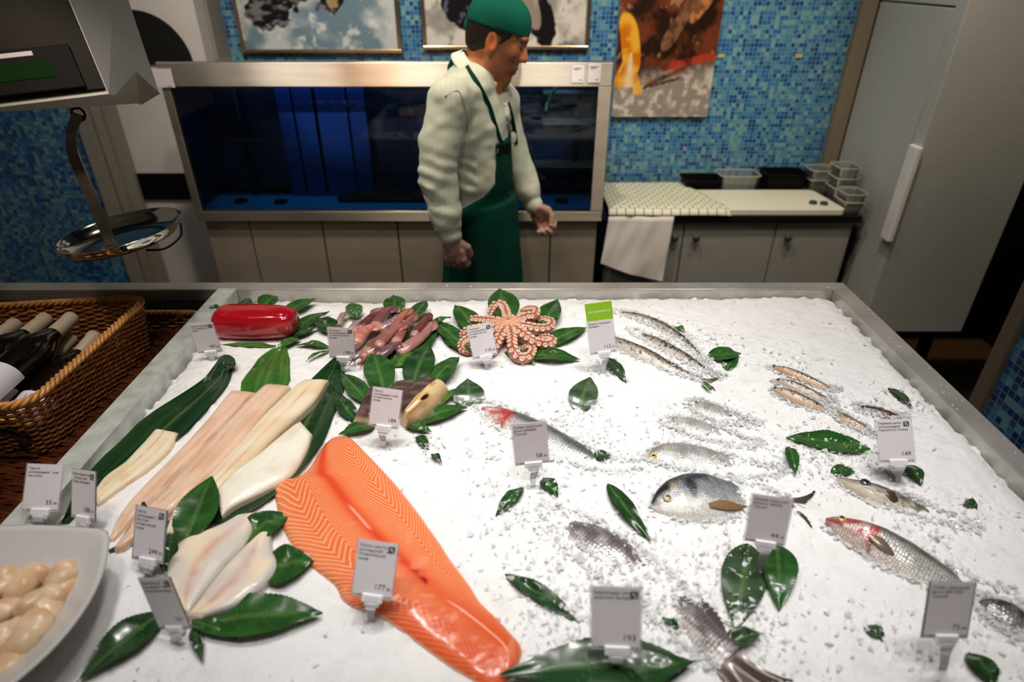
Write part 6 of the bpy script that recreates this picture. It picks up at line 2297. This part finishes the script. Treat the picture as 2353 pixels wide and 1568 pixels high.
# ================================================================== the fishmonger
from mathutils.bvhtree import BVHTree
YM = 2.30
YAW = math.radians(-24)
RT = rot('z', YAW)                       # body frame: x forward, y to his left (away from us), z up
HC = PY(1143, 92, YM)                    # head centre between the ears
RH = rot('z', math.radians(-4)) @ rot('y', math.radians(20))


def hp(x, y, z):
    return HC + RH @ (np.array([x, y, z]) * .97)


chestC, bellyC, hipC = PY(1086, 275, YM), PY(1090, 400, YM), PY(1108, 505, YM)
shN, shF = PY(1032, 232, YM - .175), PY(1150, 232, YM + .165)
elN, elF = PY(1006, 415, YM - .235), PY(1192, 392, YM + .15)
wrN, wrF = PY(1036, 548, YM - .27), PY(1226, 474, YM + .10)
C7 = PY(1096, 172, YM)


def hand(P0, d, a, n, sc_=1.0):
    """chains of a loosely closed hand: palm ellipsoid frame and finger polylines"""
    d, a, n = [np.asarray(q, float) / np.linalg.norm(q) for q in (d, a, n)]
    pc_ = P0 + d * .048 * sc_
    fingers = []
    for i, (o, l) in enumerate(((.031, 1.0), (.0105, 1.08), (-.0105, 1.02), (-.030, .85))):
        k0 = pc_ + d * (.034 - .004 * abs(i - 1)) * sc_ + a * o * sc_ - n * .004 * sc_
        k1 = k0 + (d * .026 + n * .012) * l * sc_
        k2 = k1 + (d * .004 + n * .023) * l * sc_
        k3 = k2 + (-d * .016 + n * .006) * l * sc_
        fingers.append(([k0 - d * .03 * sc_, k0, k1, k2, k3], [.0105 * sc_, .0105 * sc_, .0095 * sc_, .0088 * sc_, .0076 * sc_]))
    t0 = pc_ - d * .028 * sc_ + a * .020 * sc_ + n * .006
    t1 = t0 + (a * .026 + d * .022 + n * .008) * sc_
    t2 = t1 + (d * .028 + a * .002 + n * .010) * sc_
    t3 = t2 + (d * .016 - a * .010 + n * .008) * sc_
    fingers.append(([t0, t1, t2, t3], [.015 * sc_, .0125 * sc_, .0105 * sc_, .0085 * sc_]))
    R_ = np.stack([d, a, n], 1)
    return pc_, R_, fingers, sc_


HN = hand(wrN, (.16, .02, -1), (1, -.25, .1), (.2, 1, .05), 1.0)
HF = hand(wrF, (.62, -.18, -.75), (.75, .1, .6), (-.25, -.75, -.35), .95)


def put_hand(S, H, infl=0.0, kk=.006):
    pc_, R_, fs, s_ = H
    S.ell(pc_, (.044 * s_ + infl, .040 * s_ + infl, .018 * s_ + infl), R_, .01)
    for P_, r_ in fs:
        S.path(P_, [q + infl for q in r_], .0035)


# ---- body (one continuous skin surface)
lo = np.array([min(elN[0], wrN[0], -.28) - .1, YM - .36, -.01])
hi = np.array([wrF[0] + .16, YM + .30, 1.80])
B = SDF(lo, hi, .0048)
B.ell(hp(-.012, 0, .035), (.096, .074, .098), RH, .012)
B.ell(hp(.028, 0, -.030), (.066, .060, .098), RH, .02)
B.ell(hp(.060, 0, -.108), (.026, .026, .022), RH, .02)
B.cap(hp(.0, .042, -.075), hp(.058, .016, -.112), .024, .018, .02)
B.cap(hp(.0, -.042, -.075), hp(.058, -.016, -.112), .024, .018, .02)
B.ell(hp(.082, 0, .036), (.020, .050, .016), RH, .014)          # brow
B.cap(hp(.090, 0, .018), hp(.109, 0, -.024), .0085, .0125, .010)   # nose
B.ell(hp(.098, .012, -.030), (.011, .009, .009), RH, .006)
B.ell(hp(.098, -.012, -.030), (.011, .009, .009), RH, .006)
B.ell(hp(.060, .042, -.012), (.024, .020, .022), RH, .016)
B.ell(hp(.060, -.042, -.012), (.024, .020, .022), RH, .016)
B.ell(hp(.091, .032, .016), (.013, .015, .010), RH, .008, sub=True)
B.ell(hp(.091, -.032, .016), (.013, .015, .010), RH, .008, sub=True)
B.ell(hp(.086, 0, -.062), (.014, .024, .0075), RH, .006)
B.ell(hp(.082, 0, -.078), (.014, .021, .0085), RH, .006)
for sg in (-1, 1):
    Re = RH @ rot('z', sg * .25) @ rot('y', -.18)
    B.ell(hp(-.012, sg * .078, -.004), (.021, .010, .036), Re, .006)
    B.ell(hp(-.008, sg * .090, .000), (.012, .008, .022), Re, .004, sub=True)
    B.cap(hp(-.012, sg * .076, -.034), hp(-.004, sg * .072, -.04), .009, .006, .006)
B.cap(hp(-.035, 0, -.045), C7 + np.array([.015, 0, -.02]), .054, .058, .03)
B.ell(chestC, (.105, .165, .19), RT, .05)
B.ell(bellyC, (.110, .150, .16), RT, .06)
B.ell(hipC, (.108, .155, .12), RT, .05)
for s_, e_, w_ in ((shN, elN, wrN), (shF, elF, wrF)):
    B.cap(s_, e_, .050, .040, .04)
    B.cap(e_, w_, .040, .026, .02)
put_hand(B, HN)
put_hand(B, HF)
for sg in (-1, 1):
    h0 = hipC + RT @ np.array([0, sg * .085, -.05])
    kn = np.array([h0[0] + .02 * sg, h0[1], .50])
    an = np.array([h0[0] + .05 * sg - .02, h0[1], .09])
    B.cap(h0, kn, .078, .056, .04)
    B.cap(kn, an, .054, .040, .02)
    B.cap(an - np.array([.02, 0, .05]), an + np.array([.15, -.03, -.055]), .036, .032, .02)
V, F = B.mesh()
L_ = ((V - HC) @ RH) / .97
skin = mixc(lin((180, 116, 74)), lin((150, 90, 56)), sstep(-.4, .6, noise3(V[:, 0] * 40, V[:, 1] * 40, V[:, 2] * 40, 201)))
ear = np.exp(-(((L_[:, 0] + .012) / .026) ** 2 + ((np.abs(L_[:, 1]) - .082) / .016) ** 2 + (L_[:, 2] / .04) ** 2))
skin = mixc(skin, lin((196, 92, 60)), .7 * ear)
lip = np.exp(-(((L_[:, 2] + .070) / .012) ** 2 + (L_[:, 1] / .024) ** 2)) * (L_[:, 0] > .07)
skin = mixc(skin, lin((140, 62, 48)), .7 * lip)
brow = np.exp(-(((L_[:, 2] - .034 + .1 * np.abs(np.abs(L_[:, 1]) - .03)) / .0065) ** 2)) * (np.abs(L_[:, 1]) > .012) * (np.abs(L_[:, 1]) < .055) * (L_[:, 0] > .06)
skin = mixc(skin, lin((34, 22, 18)), .85 * brow)
beard = sstep(-.05, -.085, L_[:, 2]) * sstep(-.16, -.12, L_[:, 2]) * (L_[:, 0] > .01)
skin = mixc(skin, lin((112, 66, 44)), .4 * beard)
skm = mat('skin', rough=0.45, vcol=True, sss=.12, sssr=(1, .35, .2))
man = mk('person', V, F, skm, col=skin, org=(hipC[0], hipC[1], 0))
tag(man, 'man in green cap, pale shirt and green apron walking behind the ice counter', 'person')
b = MB()
for sg in (-1, 1):
    ce = hp(.079, sg * .032, .015)
    prof_a = np.linspace(0, PI, 14)
    Rm = RH @ rot('y', PI / 2)
    pr_ = np.stack([.0125 * np.sin(prof_a), .0125 * np.cos(prof_a)], 1)
    cl = np.where((prof_a < .25)[:, None], lin((8, 6, 6)), np.where((prof_a < .60)[:, None], lin((50, 30, 20)), lin((104, 72, 56))))
    b.lathe(pr_, ce, 16, Rm, cl)
b.build('eyes', M['eye'], man, smooth=True, vc=True)

# ---- hair
S = SDF(HC - .16, HC + .16, .004)
S.ell(hp(-.016, 0, .032), (.100, .080, .102), RH, .01)
S.ell(hp(-.060, 0, -.022), (.042, .058, .055), RH, .02)
X, Y, Z = S.coords()
lx = (RH[0, 0] * (X - HC[0]) + RH[1, 0] * (Y - HC[1]) + RH[2, 0] * (Z - HC[2])) / .97
lz = (RH[0, 2] * (X - HC[0]) + RH[1, 2] * (Y - HC[1]) + RH[2, 2] * (Z - HC[2])) / .97
# hairline: nape to behind the ear, sideburn in front of it
lim = np.where(lx < -.030, -.066 - .25 * (lx + .03), np.where(lx < .012, .022, np.where(lx < .045, -.006 + 1.1 * (lx - .012), .06)))
S.g = np.maximum(S.g, (lim - lz)).astype(np.float32)
V, F = S.mesh()
mk('hair', V, F, mat('dark_hair', sr(30, 21, 17), 0.5, bump=(220, .5, .002)), man)

# ---- cap
S = SDF(HC - .17, HC + .19, .004)
S.ell(hp(-.012, 0, .045), (.107, .087, .092), RH, .01)
S.ell(hp(-.012, 0, .075), (.098, .082, .070), RH, .02)
X, Y, Z = S.coords()
lx = (RH[0, 0] * (X - HC[0]) + RH[1, 0] * (Y - HC[1]) + RH[2, 0] * (Z - HC[2])) / .97
lz = (RH[0, 2] * (X - HC[0]) + RH[1, 2] * (Y - HC[1]) + RH[2, 2] * (Z - HC[2])) / .97
S.g = np.maximum(S.g, (.040 + .10 * np.clip(lx, -1, 0.02) - .02 * np.clip(lx - .05, 0, 1) - lz)).astype(np.float32)
V, F = S.mesh()
capm = mat('cap_green', sr(4, 84, 68), 0.85, spec=.2, bump=(500, .2, .001))
cp_ = mk('cap', V, F, capm, man)
b = MB()
q0 = hp(-.108, 0, .03)
b.tube(crom([q0 + np.array([.005, 0, 0]), q0 + np.array([-.012, -.01, -.006]), q0 + np.array([-.018, -.014, -.03])], 8), [.010, .011, .010, .010, .009, .008, .007, .005], 8, flat=.5)
b.build('cap_tie', capm, cp_, smooth=True)

# ---- shirt: torso and sleeves
lo = np.array([elN[0] - .14, YM - .36, hipC[2] - .16])
hi = np.array([wrF[0] + .08, YM + .30, C7[2] + .06])


def torso(S, infl, arms=True):
    S.ell(chestC, (.118 + infl, .182 + infl, .200 + infl), RT, .05)
    S.ell(bellyC, (.124 + infl, .168 + infl, .165 + infl), RT, .06)
    S.ell(bellyC + np.array([-.03, -.02, -.10]), (.118 + infl, .160 + infl, .06 + infl), RT, .04)
    S.ell(hipC, (.112 + infl, .158 + infl, .10 + infl), RT, .05)
    S.cap(C7 + np.array([.01, 0, -.01]), shN + np.array([.015, .05, .0]), .062 + infl, .066 + infl, .03)
    S.cap(C7 + np.array([.01, 0, -.01]), shF + np.array([0, -.05, .0]), .062 + infl, .066 + infl, .03)


S = SDF(lo, hi, .0048)
torso(S, 0)
for s_, e_, w_ in ((shN, elN, wrN), (shF, elF, wrF)):
    m0 = s_ * .5 + e_ * .5 + np.array([-.012, 0, 0])
    S.cap(s_, m0, .070, .064, .03)
    S.cap(m0, e_, .064, .060, .02)
    m1 = e_ * .45 + w_ * .55
    S.cap(e_, m1, .060, .055, .02)
    ax = (w_ - m1) / np.linalg.norm(w_ - m1)
    S.cap(m1, w_ - ax * .050, .055, .047, .015)
    S.cap(w_ - ax * .052, w_ - ax * .010, .0405, .0395, .004)
X, Y, Z = np.broadcast_arrays(*S.coords())
bd = np.abs(S.g) < .03
x_, y_, z_ = X[bd], Y[bd], Z[bd]
wr = .0038 * noise3(x_ * 9 + z_ * 6, y_ * 9, z_ * 17 - x_ * 14, 211) + .0028 * noise3(x_ * 26, y_ * 26, z_ * 40, 212)
near = np.exp(-((z_ - elN[2]) / .11) ** 2) * (x_ < -.12)
wr = wr * (1 + .4 * near) + .0022 * near * np.sin(z_ * 140 + x_ * 60 + 3 * noise3(x_ * 12, y_ * 12, z_ * 12, 213))
S.g[bd] += wr.astype(np.float32)
V, F = S.mesh()
st = .5 + .5 * np.sin(V[:, 0] * 900)
sc_col = mixc(lin((206, 212, 196)), lin((178, 186, 168)), .35 * st)
sc_col = mixc(sc_col, lin((160, 166, 146)), .5 * sstep(.1, .7, noise3(V[:, 0] * 9 + V[:, 2] * 8, V[:, 1] * 9, V[:, 2] * 24 - V[:, 0] * 14, 211)))
shm = mat('pale_green_shirt', rough=.8, vcol=True, sheen=.15, bump=(700, .15, .0008))
shm2 = mat('placket_cloth', sr(206, 212, 196), .8)
shirt = mk('shirt', V, F, shm, man, col=sc_col)
bvh = BVHTree.FromPolygons([tuple(q) for q in V], [tuple(int(i) for i in f) for f in F])


def hit(u_, v_, off=.003):
    d_ = ray(u_, v_)
    d_ = d_ / np.linalg.norm(d_)
    r_ = bvh.ray_cast(Vector(CAM), Vector(d_))
    if r_[0] is None:
        return PY(u_, v_, YM - .1)
    return np.array(r_[0]) - d_ * off


# shirt placket seam and shoulder seam
b = MB()
b.tube(crom([hit(*q, .001) for q in ((1022, 222), (1050, 208), (1062, 225), (1072, 262), (1074, 300))], 30), .0022, 6)
b.build('shoulder_seam', mat('seam', sr(168, 172, 154), .8), shirt, smooth=True)

# collar
e1 = np.array([.056, 0, -.046])
la = np.array([.016, .064, .0])
cc = PY(1110, 160, YM)
nrm = np.cross(e1, la)
nrm /= np.linalg.norm(nrm)
if nrm[2] < 0:
    nrm = -nrm
n, k = 60, 8
G = np.zeros((n, k, 3))
for i, a in enumerate(np.linspace(.30, 2 * PI - .30, n)):
    rad = e1 * math.cos(a) + la * math.sin(a)
    ou = rad / np.linalg.norm(rad)
    flap = 1 + 1.0 * math.exp(-((min(a, 2 * PI - a) - .30) / .45) ** 2)
    for j, t in enumerate(np.linspace(0, 1, k)):
        up = .016 * math.sin(min(t * 2.2, 1) * PI * .5) - .040 * flap * max(t - .30, 0) / .7
        out_ = .004 + .026 * t + .010 * max(t - .5, 0)
        G[i, j] = cc + rad * 1.02 + ou * out_ + nrm * (up - .004)
col_o = mk('collar', G.reshape(-1, 3), gridF(n, k), mat('collar_cloth', sr(214, 220, 206), .8), man)
sd2 = col_o.modifiers.new('Solid', 'SOLIDIFY')
sd2.thickness = .003

# ---- apron
apm = mat('apron_green', sr(4, 60, 48), .9, spec=.15, bump=(600, .2, .0008), var=(6, .18))
lo = np.array([hipC[0] - .25, YM - .30, hipC[2] - .62])
hi = np.array([chestC[0] + .28, YM + .28, chestC[2] + .06])
S = SDF(lo, hi, .006)
torso(S, .008)
X, Y, Z = np.broadcast_arrays(*S.coords())
zt, zm, zw = PY(1150, 332, YM - .1)[2], PY(1137, 430, YM - .15)[2], PY(1062, 492, YM - .16)[2]
x0, x1, x2 = PY(1140, 332, YM - .1)[0], PY(1136, 430, YM - .15)[0], PY(1050, 492, YM - .16)[0]
xb = np.interp(Z, [zw - .01, zw + .02, zw + .05, zm, zt], [x2 - .25, x2 + .02, x2 + .085, x1, x0])
S.g = np.maximum(S.g, np.maximum(xb - X, Z - zt)).astype(np.float32)
S.g = np.maximum(S.g, np.where(Z > zw, -1, S.g)).astype(np.float32)
# skirt
zb = hipC[2] - .60
t_ = np.clip((zw + .015 - Z) / (zw - zb), 0, 1)
rx, ry = .118 + .062 * t_ ** .8, .168 + .05 * t_
cx_, cy_ = hipC[0] + .004 - .012 * t_, hipC[1]
ux = (X - cx_) * RT[0, 0] + (Y - cy_) * RT[1, 0]
uy = (X - cx_) * RT[0, 1] + (Y - cy_) * RT[1, 1]
ang = np.arctan2(uy, ux)
fold = .007 * t_ * np.sin(ang * 9 + 2) + .005 * t_ * np.sin(ang * 17)
q = np.sqrt((ux / rx) ** 2 + (uy / ry) ** 2)
dsk = (q - 1) * np.minimum(rx, ry) + fold
dsk = np.maximum(dsk, np.maximum(Z - zw - .012, zb - Z)).astype(np.float32)
S.g = np.minimum(S.g, dsk)
bd = np.abs(S.g) < .03
S.g[bd] += (.003 * noise3(X[bd] * 12 + Z[bd] * 6, Y[bd] * 12, Z[bd] * 14 - X[bd] * 8, 221)).astype(np.float32)
V, F = S.mesh()
ap = mk('apron', V, F, apm, man)
bvh2 = BVHTree.FromPolygons([tuple(q_) for q_ in V], [tuple(int(i) for i in f) for f in F])


def ribbon(name, px, w_, m, parent, pts3=None):
    P_ = crom(pts3 if pts3 is not None else [hit(*q_) for q_ in px], 40)
    T = np.gradient(P_, axis=0)
    T /= np.linalg.norm(T, axis=1)[:, None]
    vw = P_ - CAM
    vw /= np.linalg.norm(vw, axis=1)[:, None]
    sd3 = np.cross(T, vw)
    sd3 /= np.linalg.norm(sd3, axis=1)[:, None]
    ring = np.stack([P_ + sd3 * w_ - vw * .0012, P_ - sd3 * w_ - vw * .0012, P_ - sd3 * w_ + vw * .002, P_ + sd3 * w_ + vw * .002], 1)
    return MB().add(ring.reshape(-1, 3), gridF(40, 4, True).tolist()).build(name, m, parent, smooth=False)


ribbon('neck_strap', [(1152, 336), (1144, 312), (1134, 280), (1124, 248), (1112, 222), (1096, 192), (1080, 168), (1070, 152)], .010, apm, ap)
ribbon('neck_strap', [(1186, 332), (1182, 300), (1174, 262), (1166, 236)], .008, apm, ap)
ribbon('placket', [(1156, 214), (1160, 240), (1164, 275), (1168, 310), (1170, 330)], .011, shm2, shirt)
b = MB()
for q_ in ((1160, 240), (1165, 282), (1169, 318)):
    b.ball(hit(*q_, .006), .0045, 8)
b.build('buttons', M['clip'], shirt, smooth=True)
q0 = PY(1068, 150, YM - .03)
for pts3 in ([q0, q0 + np.array([-.03, .0, .018]), q0 + np.array([-.048, 0, .0]), q0 + np.array([-.052, 0, -.018])], [q0, q0 + np.array([-.008, 0, .03]), q0 + np.array([.004, 0, .045])]):
    ribbon('strap_knot', None, .008, apm, ap, pts3)


def hit2(u_, v_, off):
    d_ = ray(u_, v_)
    d_ = d_ / np.linalg.norm(d_)
    r_ = bvh2.ray_cast(Vector(CAM), Vector(d_))
    return (np.array(r_[0]) if r_[0] is not None else hit(u_, v_)) - d_ * off


q_ = [hit2(1143, 333, .006), hit2(1172, 330, .006), hit2(1171, 352, .006), hit2(1142, 354, .006)]
mk('name_badge', q_, [(0, 1, 2, 3)], M['dark'], ap, smooth=False).modifiers.new('Solid', 'SOLIDIFY').thickness = .003
q_ = [hit2(1143, 341, .010), hit2(1171, 339, .010), hit2(1170, 351, .010), hit2(1142, 353, .010)]
bd_ = mk('badge_card', q_, [(0, 1, 2, 3)], M['paper'], ap, smooth=False)
# trousers and shoes below the apron
b = SDF(np.array([hipC[0] - .3, YM - .28, .0]), np.array([hipC[0] + .35, YM + .28, hipC[2] - .1]), .010)
for sg in (-1, 1):
    h0 = hipC + RT @ np.array([0, sg * .085, -.13])
    kn = np.array([h0[0] + .02 * sg, h0[1], .50])
    an = np.array([h0[0] + .05 * sg - .02, h0[1], .09])
    b.cap(h0, kn, .094, .072, .03)
    b.cap(kn, an, .072, .062, .02)
V, F = b.mesh()
mk('trousers', V, F, M['dark'], man)
for sg in (-1, 1):
    h0 = hipC + RT @ np.array([0, sg * .085, -.13])
    an = np.array([h0[0] + .05 * sg - .02, h0[1], .09])
    b = SDF(an + np.array([-.14, -.12, -.1]), an + np.array([.26, .10, .06]), .008)
    b.cap(an - np.array([.02, 0, .045]), an + np.array([.16, -.03, -.052]), .045, .038, .02)
    b.cap(an - np.array([.02, 0, .045]), an, .045, .05, .02)
    V, F = b.mesh()
    V[:, 2] = np.maximum(V[:, 2], .0)
    mk('shoe', V, F, M['black'], man)
# ---- thin clear gloves
glm = bpy.data.materials.new('clear_glove')
glm.use_nodes = True
nt = glm.node_tree
nt.nodes.clear()
N, L = nt.nodes.new, nt.links.new
out = N('ShaderNodeOutputMaterial')
tr = N('ShaderNodeBsdfTransparent')
pr = N('ShaderNodeBsdfPrincipled')
pr.inputs['Base Color'].default_value = (*sr(214, 188, 180), 1)
pr.inputs['Roughness'].default_value = .18
nz = N('ShaderNodeTexNoise')
nz.inputs['Scale'].default_value = 60
nz.inputs['Detail'].default_value = 4
tcn = N('ShaderNodeTexCoord')
L(tcn.outputs['Object'], nz.inputs['Vector'])
bp = N('ShaderNodeBump')
bp.inputs['Strength'].default_value = .9
bp.inputs['Distance'].default_value = .004
L(nz.outputs['Fac'], bp.inputs['Height'])
L(bp.outputs[0], pr.inputs['Normal'])
mx = N('ShaderNodeMixShader')
mx.inputs[0].default_value = .38
L(tr.outputs[0], mx.inputs[1])
L(pr.outputs[0], mx.inputs[2])
L(mx.outputs[0], out.inputs[0])
for H, w_, e_ in ((HN, wrN, elN), (HF, wrF, elF)):
    S = SDF(H[0] - .12, H[0] + .12, .0032)
    put_hand(S, H, .0035)
    ax = (w_ - e_) / np.linalg.norm(w_ - e_)
    S.cap(w_ - ax * .005, H[0], .033, .026, .01)
    X, Y, Z = np.broadcast_arrays(*S.coords())
    bd = np.abs(S.g) < .012
    S.g[bd] += (.0016 * noise3(X[bd] * 70, Y[bd] * 70, Z[bd] * 70, 231)).astype(np.float32)
    V, F = S.mesh()
    mk('clear_glove', V, F, glm, man)
# ================================================================== light, world, camera
sc_ = bpy.context.scene
w = bpy.data.worlds.new('World')
sc_.world = w
w.use_nodes = True
w.node_tree.nodes['Background'].inputs[0].default_value = (*sr(255, 236, 214), 1)
w.node_tree.nodes['Background'].inputs[1].default_value = 0.10


def spot(x, y, z, tx, ty, tz, power, ang, size=.05, col=(255, 232, 205), blend=.6):
    d = bpy.data.lights.new('spot', 'SPOT')
    d.energy = power
    d.spot_size = math.radians(ang)
    d.spot_blend = blend
    d.shadow_soft_size = size
    d.color = sr(*col)
    o_ = bpy.data.objects.new('ceiling_spot', d)
    COL.objects.link(o_)
    o_.location = (x, y, z)
    v = Vector((tx - x, ty - y, tz - z))
    o_.rotation_euler = v.to_track_quat('-Z', 'Y').to_euler()
    return o_


for x in (-.62, -.12, .38, .82):
    spot(x, 1.05, 2.75, x * .92, 1.12, 1.0, 41, 62, .10, (255, 249, 244), .9)
for x in (-.45, .1, .6):
    spot(x, .35, 2.85, x * .9, .80, 1.0, 28, 62, .10, (255, 250, 246), .9)
# lamps over the service aisle and back wall
for x in (-.85, .05, .95):
    spot(x, 2.0, 2.95, x + .05, 2.75, 1.0, 56, 92, .06, (255, 238, 216), .8)
for x in (-.60, .60):
    spot(x, 1.62, 2.9, x, 2.7, 1.25, 44, 66, .06, (255, 240, 220), .8)
spot(-1.9, 2.0, 2.9, -1.8, 2.95, 1.0, 15, 84, .05, (255, 244, 232))
spot(1.9, 1.3, 2.95, 1.75, 2.6, .9, 26, 70, .05, (255, 232, 200))
spot(1.25, .8, 2.5, 1.6, 1.2, .9, 14, 60, .05, (255, 240, 225))
spot(-1.2, .9, 2.8, -1.05, 1.2, 1.0, 26, 46, .06, (255, 232, 205))
# shop lamps behind the camera: streaks on the tank's steel band
for xp, e, col in ((-.99, 60, (255, 244, 230)), (-.83, 150, (255, 246, 236)), (-.56, 70, (255, 170, 100)), (-.44, 60, (255, 240, 222)), (-.30, 130, (255, 244, 232)), (.14, 130, (255, 246, 236))):
    spot(xp * (5.16 - .30) / 2.58, .30, 3.0, xp, 2.58, 1.50, e, 9, .035, col, .8)
spot(-.3, .2, 3.0, -.3, 2.6, 1.0, 20, 60, .06, (255, 240, 220), .8)
# added blue fill inside the fish tank so its interior shows, no real lamp
d = bpy.data.lights.new('tank_fill_light', 'AREA')
d.shape = 'RECTANGLE'
d.size, d.size_y, d.energy = 1.5, .10, 0.35
d.color = (.3, .62, 1.0)
o_ = bpy.data.objects.new('tank_fill_light', d)
COL.objects.link(o_)
o_.location = (-.48, 2.72, 1.445)

cam = bpy.data.cameras.new('Camera')
cam.sensor_width = 36.0
cam.lens = FPX / IW * 36.0
cam.clip_start = .02
cam.dof.use_dof = True
cam.dof.focus_distance = 1.36
cam.dof.aperture_fstop = 2.2
co = bpy.data.objects.new('Camera', cam)
COL.objects.link(co)
co.location = CAM
co.rotation_euler = (PI / 2 - TH, 0, 0)
sc_.camera = co
sc_.view_settings.view_transform = 'Standard'
sc_.view_settings.look = 'None'
sc_.view_settings.exposure = 0.0
sc_.cycles.use_denoising = True
sc_.cycles.max_bounces = 8
sc_.cycles.transparent_max_bounces = 16
sc_.cycles.diffuse_bounces = 3
sc_.cycles.glossy_bounces = 4
sc_.cycles.transmission_bounces = 4
sc_.cycles.caustics_reflective = False
sc_.cycles.caustics_refractive = False
sc_.cycles.sample_clamp_indirect = 4.0
sc_.cycles.use_adaptive_sampling = True
sc_.cycles.adaptive_threshold = 0.025
